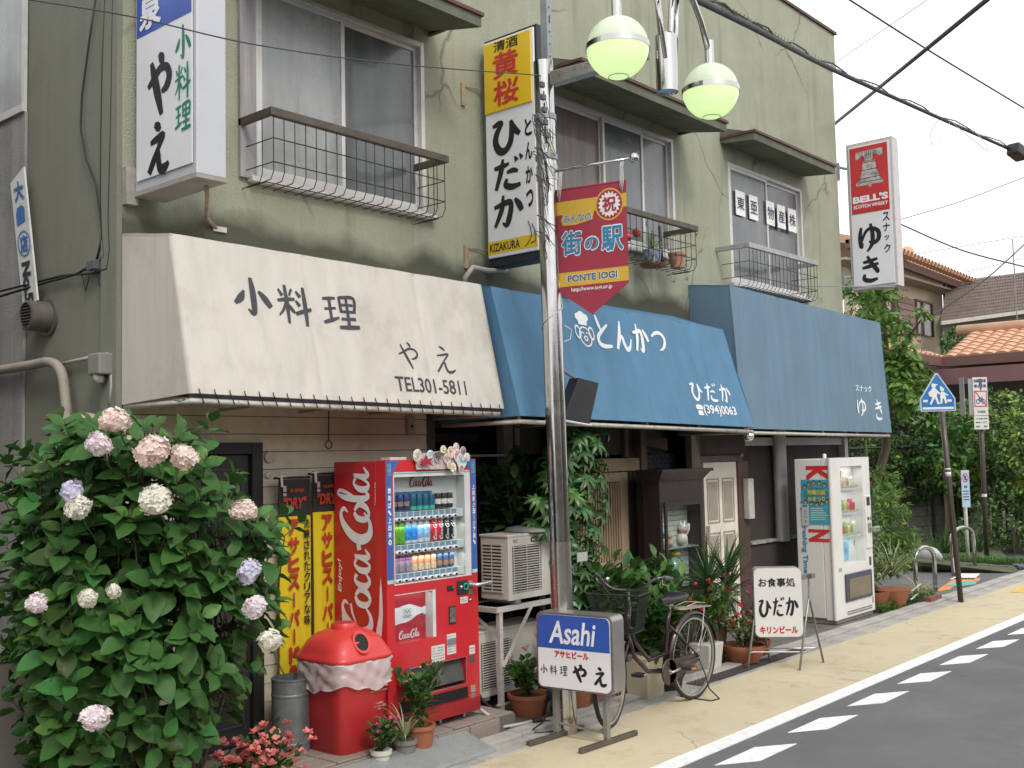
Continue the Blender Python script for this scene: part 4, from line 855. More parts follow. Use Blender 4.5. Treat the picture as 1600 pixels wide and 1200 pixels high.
# ================================================================ red vending machine
vred=M('vending_red',(.56,.022,.028),.35,0,.05,2,.03,60,.5,coat=.35,dirt=((.34,.05,.05),.6,2.6),grain=.03)
vreds=M('vending_red_side',(.50,.022,.028),.42,0,.06,2,.03,60,.5,coat=.2,dirt=((.28,.045,.045),.6,2.6),streak=.08)
inner=M('vending_inner',(.62,.63,.61),.5,0,.05,3); dark=M('plastic_black',(.018,.018,.02),.5)
vblue=M('print_vending_blue',(.035,.13,.38),.4,coat=.2); pw=M('print_white',(.75,.76,.8),.5)
T=thing('vending_machine','red cola vending machine with white script on its side','vending machine',(4.855,5.35,.11),world=True)
X0,X1,Y0,Y1,Z0,Z1=4.855,5.735,5.35,5.88,.20,1.95
X0+=0
b=MB(); b.box(X0,5.44,Z0,X1,Y1,Z1-.002); b.build('cabinet',vreds,T,bevel=.008)
# door front built round its openings
wx0,wx1,wz0,wz1=4.925,5.675,1.12,1.86     # display window
px0,px1,pz0,pz1=4.93,5.31,.735,1.06       # picture bay
dx0,dx1,dz0,dz1=5.03,5.60,.365,.56        # delivery port
d=MB()
d.box(X0,Y0,Z0,wx0,5.438,Z1); d.box(wx1,Y0,Z0,X1,5.438,Z1)
d.box(wx0,Y0,wz1,wx1,5.438,Z1); d.box(wx0,Y0,pz1,wx1,5.438,wz0)
d.box(px1,Y0,pz0,wx1,5.438,pz1); d.box(wx0,Y0,dz1,wx1,5.438,pz0); d.box(wx0,Y0,Z0,wx1,5.438,dz0)
d.box(wx0,Y0,dz0,dx0,5.438,dz1); d.box(dx1,Y0,dz0,wx1,5.438,dz1)
d.build('door',vred,T)
box('door_base',M('vending_red_dark',(.30,.018,.02),.4),X0+.01,5.335,.17,X1-.01,5.348,.26,T,bevel=.003)
for i in range(6): box('vent_slat',dark,X0+.10,5.338-.0,.275+i*.013,X1-.13,5.349,.283+i*.013,T)
F=Face((X0,Y0,0),(1,0,0),(0,0,1),1,1)
C_=lambda x:x-X0
def fr(mb,x0,z0,x1,z1,d=.003,th=None): F.rect(mb,x0-X0,z0,x1-X0,z1,d,th)
# window trims and interior
m=MB(); m.quad((wx0,5.437,wz0),(wx1,5.437,wz0),(wx1,5.437,wz1),(wx0,5.437,wz1)); m.build('display_back',inner,T)
t=.022; m=MB(); m.box(wx0,5.352,wz0,wx0+t*.5,5.436,wz1); m.box(wx1-t*2.6,5.352,wz0,wx1,5.436,wz1); m.box(wx0+t*.5,5.352,wz1-t,wx1-t*2.6,5.436,wz1); m.box(wx0+t*.5,5.352,wz0,wx1-t*2.6,5.436,wz0+.008); m.build('display_trim',M('trim_white',(.60,.61,.60),.4),T)
gl=GLASS('thin_glass',(.95,.97,.97),.9)
box('window_glass',gl,wx0+.002,5.354,wz0+.002,wx1-.002,5.357,wz1-.002,T)
# header: red with blue corners, white line
m=MB(); F.poly(m,[(0.005,Z1-.004),(0.005,1.872),(.07,1.872),(.125,Z1-.004)][::1],.002); F.poly(m,[(.875,Z1-.004),(.755,Z1-.004),(.81,1.872),(.875,1.872)],.002)
m.build('blue_corner',vblue,T)
m=MB(); fr(m,X0+.004,1.14,X0+.060,1.866,.002); m.build('blue_strip',vblue,T)
m=MB(); fr(m,X1-.058,1.14,X1-.004,1.866,.002); m.build('blue_strip',vblue,T)
for q_ in ((X0+.07,1.862,X1-.07,1.871),(X0+.004,1.135,X0+.060,1.16),(X1-.058,1.135,X1-.004,1.16)): m=MB(); fr(m,*q_,.003); m.build('pale_line',M('print_pale_teal',(.35,.6,.6),.5),T)
m=MB(); column(m,F,'飲めば、上出来。',.032,1.77,.030,.040,.22,.04,.004); column(m,F,'上出来ジョージア発、',X1-X0-.031,1.77,.028,.038,.16,.04,.004); m.build('lettering',pw,T)
m=MB(); fr(m,X0+.014,1.85,X0+.050,1.93,.003); fr(m,X1-.048,1.85,X1-.012,1.93,.003); m.build('sticker',M('sticker_blue_grey',(.10,.22,.34),.4,0,.6,60),T)
FB=Face((X0,5.437,0),(1,0,0),(0,0,1),1,1)
m=MB(); strokes(m,FB,'coke',.30,1.765,.52,1.835,1.05,d=.003,boxw=3.45); m.build('script_lettering',M('print_maroon',(.25,.02,.03),.5),T)
def tubelight(T,x0,x1,y,z,p):
    l=bpy.data.lights.new('display_tube','AREA'); l.shape='RECTANGLE'; l.size=x1-x0; l.size_y=.03; l.energy=p; l.color=(1,.98,.93)
    o=bpy.data.objects.new('display_tube',l); COL.objects.link(o); o.parent=T; o.location=Vector(((x0+x1)/2,y,z))-OFF[T.name]; o.rotation_euler=(R(14),0,0)
tubelight(T,4.95,5.6,5.385,1.85,.8); tubelight(T,4.95,5.6,5.375,1.50,.28); tubelight(T,4.95,5.6,5.375,1.29,.28)
tubelight(T,4.95,5.27,5.39,1.045,.10)
# shelves, buttons and drinks
sh_z=[1.555,1.335,1.145]
whp=M('button_white',(.66,.64,.68),.35)
def can(T_,x,z,h,w_,mt,rnd=True,mats=None):
    pass
cols={'navy':(.035,.05,.20),'teal':(.015,.12,.20),'brown':(.05,.025,.025),'red':(.55,.02,.03),'black':(.015,.015,.018),'purple':(.35,.28,.38),'orange':(.70,.36,.20),'dblue':(.05,.12,.24),'green':(.16,.38,.04),'aqua':(.12,.40,.62),'sky':(.42,.60,.72)}
cm={k:M('drink_'+k,v,.3,.15 if k in('navy','black','brown') else 0,.25,38,coat=.3) for k,v in cols.items()}
silver=M('can_silver',(.6,.6,.6),.25,.9)
def mkcan(name,mt,h,r,band=None,script=False):
    m=MB(); m.lathe((0,0,0),[(r*.8,0),(r,.008),(r,h-.010),(r*.86,h)],14); o=m.build(name,mt,None,smooth=True,angle=40)
    m=MB(); m.lathe((0,0,h-.003),[(r*.86,0),(r*.86,.003),(r*.7,.001),(.001,.001)],14); m.build('can_lid',silver,o,smooth=True)
    if band: m=MB(); m.lathe((0,0,band[1]),[(r+.0006,0),(r+.0006,band[2])],14); m.build('can_band',band[0],o,smooth=True)
    if script:
        f=Face((-.018,-r-.001,.008),(1,0,0),(0,0,1),.036,h-.016); m=MB(); strokes(m,f,'coke',.05,.0,.95,1,1.0,d=.001,rot=90,boxw=3.45); m.build('can_script',pw,o)
    return o
teal_b=M('band_teal',(.06,.42,.36),.4); white_b=M('band_white',(.7,.68,.66),.4,0,.3,60)
protos={
'navy':mkcan('drink_can',cm['navy'],.105,.0235,(M('band_gold',(.30,.20,.16),.4,0,.5,60),.03,.03)),
'teal':mkcan('drink_can',cm['teal'],.105,.0235,(teal_b,.0,.025)),
'brown':mkcan('drink_can',cm['brown'],.105,.0235,(white_b,.03,.035)),
'cola':mkcan('drink_can',cm['red'],.160,.0265,None,True),
'zero':mkcan('drink_can',cm['black'],.160,.0265,None,True),
'purple':mkcan('drink_can',cm['purple'],.125,.029,(M('band_violet',(.16,.05,.16),.4,0,.6,50),.075,.035)),
'orange':mkcan('drink_can',cm['orange'],.105,.0245,(M('band_cream',(.66,.50,.34),.4,0,.4,50),.0,.045)),
'dblue':mkcan('drink_can',cm['dblue'],.095,.0235,(M('band_rust',(.35,.20,.14),.4,0,.5,50),.015,.035))}
def bottle(mt,capm,lab,h=.20,r=.031,lz=(.03,.10)):
    m=MB(); m.lathe((0,0,0),[(r*.85,0),(r,.012),(r,h*.66),(r*.45,h*.88),(r*.38,h*.9)],14); o=m.build('drink_bottle',mt,None,smooth=True)
    m=MB(); m.lathe((0,0,h*.9),[(r*.45,0),(r*.45,h*.09),(.001,h*.09)],12); m.build('bottle_cap',capm,o,smooth=True,angle=40)
    m=MB(); m.lathe((0,0,lz[0]),[(r+.0008,0),(r+.0008,lz[1])],14); m.build('bottle_label',lab,o,smooth=True); return o
protos['tea']=bottle(cm['green'],white_b,M('label_green',(.10,.34,.03),.4,0,.35,50),.19,.030,(.0,.115))
protos['sport']=bottle(M('bottle_ice',(.6,.68,.72),.2,coat=.5),M('cap_teal',(.03,.22,.32),.4),M('label_blue',(.03,.22,.62),.4,0,.5,36),.19,.029,(.02,.095))
protos['water']=bottle(M('bottle_ice',(.6,.68,.72),.2,coat=.5),M('cap_sky',(.25,.50,.68),.4),M('label_sky',(.25,.48,.70),.4,0,.5,30),.19,.029,(.03,.08))
used=set(); off=Vector((4.855,5.35,.11))
def place(k,x,z,y=5.405):
    o=protos[k]; w_=Vector((x,y,z))-off
    if k not in used: used.add(k); o.parent=T; o.location=w_
    else:
        c=o.copy(); COL.objects.link(c); c.parent=T; c.location=w_
        for chd in o.children:
            g=chd.copy(); COL.objects.link(g); g.parent=c
rows=[(sh_z[0],['navy']*3+['teal']*4+['brown']*3,4.965,.0585),(sh_z[2]-.0,['purple']*3+['orange']*4+['dblue']*3,4.965,.0605)]
xs=[4.972+i*.0605 for i in range(10)]
for k,x in zip(['navy']*3+['teal']*4+['brown']*3,xs): place(k,x,sh_z[0]+.055)
for k,x in zip(['tea','tea','sport','sport','water','water','cola','cola','zero','zero'],xs): place(k,x+.003,sh_z[1]+.052)
for k,x in zip(['purple']*3+['orange']*4+['dblue']*3,xs): place(k,x+.003,sh_z[2]+.052)
box('back_row_cards',M('card_blue',(.06,.12,.25),.5,0,.7,60),4.95,5.425,1.715,5.36,5.430,1.735,T)
for r_,z in enumerate(sh_z):
    s=MB(); s.box(wx0+.006,5.366,z-.012,wx1-.06,5.436,z+.045); so_=s.build('shelf',inner,T,bevel=.003)
    pr=M('price_card',(.16,.28,.40),.5,0,.3,60); bm_=MB(); bm_.box(-.023,-.002,0,.023,0,.030); 
    bb=MB(); bb.lathe((0,0,0),[(.001,-.012),(.011,-.012),(.013,-.006),(.013,.0),(.001,.0)],14,ax='y',sx=1.9); 
    for i in range(10):
        if r_==0 and i==0:
            card0=bm_.build('price_card',pr,so_); bz=MB(); bz.lathe((0,0,0),[(.001,.016),(.012,.016),(.0145,.008),(.0145,0)],16,ax='y',sx=1.85); but0=bz.build('button',whp,so_,smooth=True); bi=MB(); bi.lathe((0,-.0162,0),[(.001,.001),(.0085,.001),(.0085,0)],12,ax='y',sx=1.5); btn_=bi.build('button_face',dark,so_); card,but,bf=card0,but0,btn_
        else: card,but,bf=copyo(card0,so_),copyo(but0,so_),copyo(btn_,so_)
        card.location=Vector((xs[i],5.365,z+.014)); but.location=Vector((xs[i]+.002,5.366,z-.002)); bf.location=but.location
# lower picture bay: bottle silhouette on red, script
m=MB(); m.quad((px0,5.425,pz0),(px1,5.425,pz0),(px1,5.425,pz1),(px0,5.425,pz1)); m.build('picture_board',M('picture_red',(.42,.02,.03),.5,0,.12,3),T)
m=MB(); m.box(px1-.03,5.353,pz0,px1,5.436,pz1); m.box(px0,5.353,pz1-.008,px1-.031,5.436,pz1); m.build('picture_trim',M('trim_white',(.60,.61,.60),.4),T)
FP=Face((px0,5.425,pz0),(1,0,0),(0,0,1),px1-px0,pz1-pz0)
bp_=[(.03,.36),(.06,.32),(.15,.335),(.30,.36),(.42,.36),(.55,.40),(.68,.47),(.80,.50),(.86,.50),(.86,.47),(.92,.47),(.92,.64),(.86,.64),(.86,.62),(.78,.63),(.66,.68),(.52,.73),(.38,.72),(.26,.69),(.15,.69),(.06,.71),(.03,.66)]
m=MB(); FP.poly(m,bp_,.003); strokes(m,FP,'coke',.25,.03,.75,.20,1.0,d=.003,boxw=3.45); m.build('bottle_print',pw,T)
m=MB(); grey=M('print_grey',(.16,.16,.17),.6)
def ring2(mb,F_,ca,cb,ra,rb,t,d,n=20):
    for i in range(n):
        mb.add([F_.p(ca+ra*q*math.cos(R(360*k/n)),cb+rb*q*math.sin(R(360*k/n)),d) for k,q in ((i,1-t),(i,1),(i+1,1),(i+1,1-t))],[(0,1,2,3)])
for ca,cb in ((.38,.60),(.45,.60),(.52,.60),(.415,.565),(.485,.565)): ring2(m,FP,ca,cb,.036,.046,.14,.005)
m.build('rings_print',grey,T)
m=MB(); text(m,FP,'WORLDWIDE',.34,.485,.56,.51,.01,d=.005); text(m,FP,'PARTNER',.37,.45,.53,.475,.01,d=.005); m.build('lettering',M('print_maroon',(.25,.02,.03),.5),T)
box('picture_glass',gl,px0+.001,5.354,pz0+.001,px1-.001,5.356,pz1-.001,T)
# coin area, stickers, delivery port
coin=MB(); fr(coin,5.515,.995,5.625,1.095,.0,.012); coin.build('coin_panel',M('coin_dark',(.05,.05,.05),.35,.4),T,bevel=.008)
m=MB(); m.lathe((5.598,5.336,1.048),[(.018,.0),(.026,.003),(.026,.0),(.018,-.001)],20,ax='y'); m.build('coin_ring',M('ring_teal',(.03,.42,.32),.4),T,smooth=True)
m=MB(); m.lathe((5.548,5.336,1.048),[(.001,.010),(.013,.008),(.013,0)],14,ax='y'); m.build('return_lever',chrome,T,smooth=True)
m=MB(); fr(m,5.418,1.03,5.485,1.068,.001,.003); m.build('amount_display',dark,T)
m=MB(); fr(m,5.470,1.050,5.478,1.062,.005,.001); e_=M('led_green',(.05,.6,.1),.4); m.build('led',e_,T)
m=MB(); m.tube([(5.655,5.34,1.055),(5.655,5.30,1.055),(5.675,5.285,1.055),(5.79,5.275,1.062)],.014,8); m.lathe((5.655,5.348,1.06),[(.001,.012),(.022,.012),(.024,0)],16,ax='y'); m.build('handle',M('handle_silver',(.52,.52,.52),.3,.8),T,smooth=True,angle=50)
m=MB(); fr(m,5.635,.985,5.675,1.03,.001,.004); m.build('lock_plate',steel,T); m=MB(); m.lathe((5.652,5.347,.945),[(.001,.006),(.012,.006),(.012,0)],12,ax='y'); m.build('lock',chrome,T,smooth=True)
m=MB(); fr(m,5.430,.80,5.500,.925,.0,.006); m.build('coin_return_frame',M('coin_dark',(.05,.05,.05),.35,.4),T,bevel=.004); m=MB(); fr(m,5.438,.812,5.492,.915,.0065,.001); m.build('coin_return',M('coin_metal',(.32,.33,.31),.3,.7,.3,30),T)
stw=M('sticker_white',(.62,.61,.58),.5); stt=M('print_grey',(.16,.16,.17),.6)
def sticker(x0,z0,x1,z1,lines,head=True,mt=None):
    m=MB(); fr(m,x0,z0,x1,z1,.002); s=m.build('sticker',mt or stw,T); m=MB()
    for i in range(lines):
        z=z1-(i+1)*(z1-z0)/(lines+1); k=.88 if i%3 else .7
        n=7; 
        for j in range(n):
            if random.random()<.85: xx=x0+(x1-x0)*(.07+j*.125); fr(m,xx,z-.0035,xx+(x1-x0)*.10*random.uniform(.6,1),z+.0035,.0032)
    m.build('print_lines',stt,s)
sticker(5.548,.93,5.625,.975,2); sticker(5.408,.595,5.498,.735,7); sticker(5.255,.565,5.385,.675,5)
m=MB(); fr(m,5.410,.655,5.496,.70,.0036); m.build('sticker_bar',M('sticker_grey',(.18,.19,.21),.5),T)
sticker(5.632,.565,5.690,.625,2); m=MB(); fr(m,5.636,.50,5.685,.555,.002); m.build('sticker',M('sticker_dark',(.08,.08,.08),.4),T)
sticker(5.640,.30,5.688,.345,2,mt=M('sticker_silver',(.35,.35,.33),.4)); sticker(5.640,.24,5.688,.29,3,mt=M('sticker_silver2',(.22,.22,.2),.4))
m=MB(); m.quad((dx0,5.436,dz0),(dx1,5.436,dz0),(dx1,5.436,dz1),(dx0,5.436,dz1)); m.build('port_back',M('port_grey',(.16,.155,.13),.5),T)
m=MB(); fr(m,dx0,dz0,dx1,dz0+.008,0.001,.002); fr(m,dx0,dz1-.006,dx1,dz1,.001,.002); fr(m,dx0,dz0+.008,dx0+.007,dz1-.006,.001,.002); fr(m,dx1-.007,dz0+.008,dx1,dz1-.006,.001,.002); m.build('port_frame',steel,T)
m=MB(); m.hexa([(dx0+.01,5.36,dz0+.03),(dx1-.01,5.36,dz0+.03),(dx1-.01,5.365,dz0+.03),(dx0+.01,5.365,dz0+.03)],[(dx0+.01,5.40,dz1-.01),(dx1-.01,5.40,dz1-.01),(dx1-.01,5.405,dz1-.01),(dx0+.01,5.405,dz1-.01)]); m.build('port_flap',M('flap_smoke',(.10,.105,.10),.12,.2,.2,5,coat=.8),T)
FF=Face((dx0,5.356,dz0),(1,0,0),(0,0,1),dx1-dx0,dz1-dz0)
for x in (X0+.07,X1-.1,(X0+X1)/2+.1):
    m=MB(); m.tube([(x,5.42,.105),(x,5.42,.2)],.018,8); m.lathe((x,5.42,.105),[(.001,0),(.035,0),(.035,.012),(.001,.012)],12); m.build('foot',steel,T)
m=MB(); m.box(X0+.04,5.5,.11,X1-.04,5.85,.2); m.build('underside',dark,T)
# side lettering (reads upwards)
FS=Face((X0,5.88,.20),(0,-1,0),(0,0,1),.53,1.75)
m=MB(); strokes(m,FS,'coke',.15,.335,.73,.975,1.12,d=.003,rot=90,boxw=3.45,boxh=1.02)
rib_=[(.84,.60),(.90,.60),(.86,.55),(.90,.42),(.97,.33),(.70,.265),(.40,.26),(.20,.30)]
m.build('script_lettering',pw,T)
m=MB(); m.add([FS.p(a,b,.0032) for a,b in ((.52,.255),(.35,.27),(.20,.32),(.14,.40),(.16,.42),(.24,.36),(.38,.31),(.52,.29),(.66,.29),(.78,.33),(.86,.42),(.88,.52),(.90,.56),(.92,.50),(.93,.42),(.90,.34),(.80,.27),(.66,.245))],[tuple(range(18))]); m.build('script_ribbon',pw,T)
m=MB(); text(m,FS,'Enjoy!',.07,.49,.16,.62,.02,shear=.2,d=.003,rot=90); text(m,FS,'Trademark Reg.',.80,.83,.83,.92,.0,d=.003,rot=90); m.build('lettering',pw,T)
m=MB(); m.box(4.95,5.40,1.951,5.10,5.50,1.972); m.build('cap_block',M('plate_white',(.55,.52,.46),.5),T,bevel=.003)
# topper
T=thing('display_topper','cut-out cardboard topper of small round pictures standing on the red vending machine','display',(5.45,5.36,1.95),world=True)
rr=random.Random(3); m=MB(); FT=Face((5.10,5.33,1.865),(1,0,0),(0,0,1),.50,.20)
m.hexa([FT.p(.05,.10,0),FT.p(.80,.08,0),FT.p(.80,.08,-.006),FT.p(.05,.10,-.006)],[FT.p(.04,.62,0),FT.p(.85,.80,0),FT.p(.85,.80,-.006),FT.p(.04,.62,-.006)]); m.build('card',M('card_pink_grey',(.50,.42,.42),.5,0,.25,30),T)
cs=[(.06,.70,.12),(.12,.45,.09),(.30,.68,.11),(.45,.62,.10),(.55,.92,.085),(.62,.55,.10),(.70,.82,.11),(.80,1.02,.085),(.83,.66,.12),(.90,.45,.15),(.93,.86,.085),(.72,.18,.09),(.88,.12,.075),(.64,.28,.07),(1.0,.60,.08)]
pc_=[(.55,.48,.42),(.50,.25,.24),(.42,.50,.52),(.28,.20,.18),(.60,.55,.35),(.46,.30,.26),(.62,.45,.38)]
for i,(a,b,r_) in enumerate([(a,b*.85-.02,r_*1.3) for a,b,r_ in cs]):
    p=FT.p(a,b,.004+.0015*i); m=MB(); m.lathe((p.x,p.y,p.z),[(.001,.004),(r_*.26,.004),(r_*.26,0)],18,ax='y',sy=1.1); m.build('picture_disc',M('card_white',(.8,.8,.78),.6),T)
    m=MB(); m.lathe((p.x,p.y-.0042,p.z),[(.001,.001),(r_*.235,.001),(r_*.235,0)],18,ax='y',sy=1.1); m.build('picture_print',M('disc_print_%d'%(i%7),pc_[i%7],.5,0,.75,45),T)
m=MB(); FT.poly(m,[(.05,.35),(.13,.42),(.17,.62),(.22,.45),(.33,.50),(.25,.36),(.32,.20),(.20,.28),(.10,.16),(.13,.30)],.03); m.build('star_print',M('print_dark_red',(.35,.02,.04),.5),T)
m=MB(); FT.poly(m,[(.30,.62),(.42,.70),(.56,.62),(.42,.52)],.03); m.build('picture_print',M('disc_dark',(.10,.09,.07),.5,0,.8,50),T)
# ================================================================ white vending machine
T=thing('vending_machine','white drinks vending machine with red and blue letters on its side near the corner','vending machine',(11.45,5.24,0),world=True)
vw=M('vending_white',(.70,.69,.65),.45,0,.05,1.5,.03,60,.4,coat=.15,dirt=((.36,.33,.28),.3,2.5))
X0,X1,Y0,Y1,Z0,Z1=11.42,12.47,5.24,5.68,.075,1.87
box('cabinet',vw,X0,5.36,Z0+.01,X1,Y1,Z1-.006,T,bevel=.012)
wx0,wx1,wz0,wz1=11.66,12.27,.66,1.77
d=MB(); d.box(X0,Y0,Z0,wx0,5.355,Z1); d.box(wx1,Y0,Z0,X1,5.355,Z1); d.box(wx0,Y0,wz1,wx1,5.355,Z1); d.box(wx0,Y0,Z0,wx1,5.355,wz0); d.build('door',vw,T)
m=MB(); m.lathe((X0+.03,5.32,Z1-.005),[(.02,0),(.02,.05),(.001,.055)],12); m.build('hinge_cap',vw,T,smooth=True)
m=MB(); m.tube([(X0+.008,5.25,Z0),(X0+.008,5.25,Z1)],.028,12); m.build('door_edge',vw,T,smooth=True,angle=50)
box('base_plate',M('base_dirty',(.22,.2,.17),.7),X0+.02,5.26,.03,X1-.02,5.66,Z0,T)
m=MB(); m.quad((wx0,5.354,wz0),(wx1,5.354,wz0),(wx1,5.354,wz1),(wx0,5.354,wz1)); m.build('display_back',M('display_grey_white',(.60,.60,.60),.5),T)
box('window_glass',gl,wx0+.002,5.246,wz0+.002,wx1-.002,5.249,wz1-.002,T)
tubelight(T,11.7,12.2,5.28,1.755,.5); tubelight(T,11.7,12.2,5.27,1.47,.3); tubelight(T,11.7,12.2,5.27,1.19,.3); tubelight(T,11.7,12.2,5.27,.93,.3)
FB=Face((wx0,5.354,wz0),(1,0,0),(0,0,1),wx1-wx0,wz1-wz0)
m=MB(); text(m,FB,'KIRIN',.0,.885,.46,.955,.03,d=.003); text(m,FB,'D',.02,.14,.10,.19,.03,d=.003);text(m,FB,'!',.90,.16,.94,.22,.03,d=.003); m.build('lettering',M('print_maroon2',(.40,.05,.08),.5),T)
ptc=[M('pack_%d'%i,c,.4,0,.4,40) for i,c in enumerate([(.5,.08,.09),(.25,.40,.15),(.60,.45,.20),(.55,.50,.25),(.15,.30,.45),(.55,.30,.2),(.62,.58,.50)])]
ks=[('a',1.53,[6,3,6,5,6]),('b',1.25,[0,1,3,5,0]),('c',.99,[4,0,1,3,1,6])]
for nm,z,cc in ks:
    box('shelf',inner,wx0+.01,5.27,z-.03,wx1-.08,5.352,z+.012,T,bevel=.003)
    box('button_row',whp,wx0+.02,5.262,z-.035,wx1-.09,5.268,z-.008,T)
    box('price_strip',M('price_cream',(.55,.48,.30),.5,0,.5,50),wx0+.02,5.262,z-.004,wx1-.09,5.266,z+.016,T)
    n=6
    for i in range(n):
        k=cc[i%len(cc)]; x=wx0+.06+i*.075; h=random.choice([.09,.11,.13])
        m=MB(); m.lathe((x,5.30,z+.013),[(.025,0),(.027,.008),(.027,h-.01),(.022,h)],12,cap=True); m.build('drink_can',ptc[k],T,smooth=True,angle=40)
m=MB(); FB.poly(m,[(.15,.03),(.62,.02),(.72,.25),(.25,.30)],.004); m.build('poster',M('poster_sky',(.22,.48,.66),.5,0,.5,14),T)
m=MB(); FB.poly(m,[(.22,.19),(.56,.23),(.58,.29),(.24,.26)],.006); m.build('poster_label',stw,T); m=MB(); FB.poly(m,[(.0,.0),(.14,.02),(.20,.13),(.08,.12)],.005); FB.poly(m,[(.18,.30),(.34,.31),(.36,.345),(.2,.345)],.005); m.build('poster_red',M('poster_red',(.55,.10,.08),.5),T)
m=MB(); FB.poly(m,[(.36,.31),(.62,.32),(.62,.35),(.38,.345)],.005); FB.poly(m,[(.28,.575),(.46,.58),(.46,.63),(.3,.63)],.005); m.build('poster_blue',M('poster_blue',(.18,.34,.50),.5),T)
FR=Face((X0,Y0,0),(1,0,0),(0,0,1),1,1); q=lambda x:x-X0
m=MB(); FR.rect(m,q(12.29),.80,q(12.45),1.42,0,.014); m.build('side_console',vw,T,bevel=.008)
m=MB(); FR.rect(m,q(12.32),1.30,q(12.41),1.40,.0145,.004); FR.rect(m,q(12.33),1.13,q(12.37),1.165,.0145,.004); FR.rect(m,q(12.36),.60,q(12.41),.70,.0,.006); m.build('console_panel',M('panel_dark_blue',(.025,.03,.06),.3,coat=.5),T,bevel=.003)
m=MB(); FR.rect(m,q(12.40),1.13,q(12.43),1.165,.0145,.003); m.build('bill_slot',M('slot_green',(.05,.15,.08),.4),T); m=MB(); FR.rect(m,q(12.33),.98,q(12.42),1.09,.0145,.002); m.build('coin_plate',steel,T)
m=MB(); m.box(12.43,5.17,.99,12.56,5.23,1.05); m.build('handle',steel,T,bevel=.012)
m=MB(); FR.rect(m,q(11.66),.25,q(12.38),.56,.0,.022); m.build('port_frame',M('port_navy',(.05,.06,.09),.4),T,bevel=.02,seg=3)
m=MB(); FR.rect(m,q(11.73),.285,q(12.32),.50,.0225,.004); m.build('port_flap',M('flap_olive',(.20,.17,.11),.35,.2,.1,5),T,bevel=.004)
for zz in (.13,.105): box('kick_line',M('base_dirty',(.22,.2,.17),.7),11.70,5.234,zz,12.38,5.2395,zz+.012,T)
m=MB(); FR.rect(m,q(12.395),.16,q(12.44),.24,.001,.003); FR.rect(m,q(11.52),.60,q(11.60),.64,.001,.002); m.build('sticker',M('sticker_grey2',(.35,.34,.32),.5),T)
FS=Face((X0,5.68,0),(0,-1,0),(0,0,1),.44,1.87)
m=MB(); text(m,FS,'K',.33,.862,.92,.955,.05,d=.003,rot=-90); text(m,FS,'N',.33,.50,.90,.575,.05,d=.003,rot=-90); m.build('lettering',M('print_red2',(.55,.03,.03),.45),T)
m=MB(); text(m,FS,'Enjoy Refreshing Time',.12,.31,.30,.79,.03,d=.003,rot=-90); m.build('lettering',M('print_mid_blue',(.06,.24,.48),.5),T)
P=thing('poster','turquoise festival poster taped to the side of the white vending machine','poster',(11.41,5.45,1.3),world=True)
FP=Face((X0-.004,5.60,1.13),(0,-1,0),(0,0,1),.355,.50)
m=MB(); FP.rect(m,0,0,1,1,0,.002); m.build('sheet',M('poster_turquoise',(.04,.34,.42),.5,0,.1,8),P)
m=MB()
m.add([FP.p(.5+.42*math.cos(R(a)),.66+.17*math.sin(R(a)),.0035) for a in range(0,360,15)],[tuple(range(24))]); m.build('oval',M('poster_teal_dark',(.03,.22,.26),.5),P)
m=MB(); text(m,FP,'沖縄伝説',.20,.66,.82,.78,.05,d=.005); text(m,FP,'のまつり',.22,.52,.80,.62,.05,d=.005); m.build('lettering',M('print_lemon',(.60,.52,.08),.5),P)
skin=M('print_skin',(.42,.26,.19),.6,0,.3,40); hair=M('print_hair',(.03,.025,.02),.6)
for i,(a,b) in enumerate([(.12,.84),(.27,.90),(.44,.93),(.62,.92),(.80,.88),(.14,.50),(.34,.46),(.52,.45),(.70,.47),(.86,.52)]):
    m=MB(); m.add([FP.p(a+.075*math.cos(R(t)),b+.055*math.sin(R(t)),.004+.0003*i) for t in range(0,360,30)],[tuple(range(12))]); m.build('portrait_hair',hair,P)
    m=MB(); m.add([FP.p(a+.05*math.cos(R(t)),b-.012+.04*math.sin(R(t)),.0075) for t in range(0,360,30)],[tuple(range(12))]); m.build('portrait_face',skin,P)
m=MB()
for i in range(6): FP.rect(m,.30,.10+i*.05,.30+.6*random.uniform(.7,1),.118+i*.05,.004)
m.build('print_lines',M('print_pale',(.55,.6,.55),.5),P)
m=MB(); FP.rect(m,.0,-.03,.24,.45,.008,.002); m.build('small_notice',M('notice_grey',(.48,.48,.47),.5,0,.2,50),P)
m=MB(); FP.rect(m,.04,.38,.20,.44,.0105); FP.rect(m,.09,.04,.15,.09,.0105)
for i in range(6): FP.rect(m,.06,.14+i*.035,.18,.15+i*.035,.0105)
m.build('notice_print',grey,P)

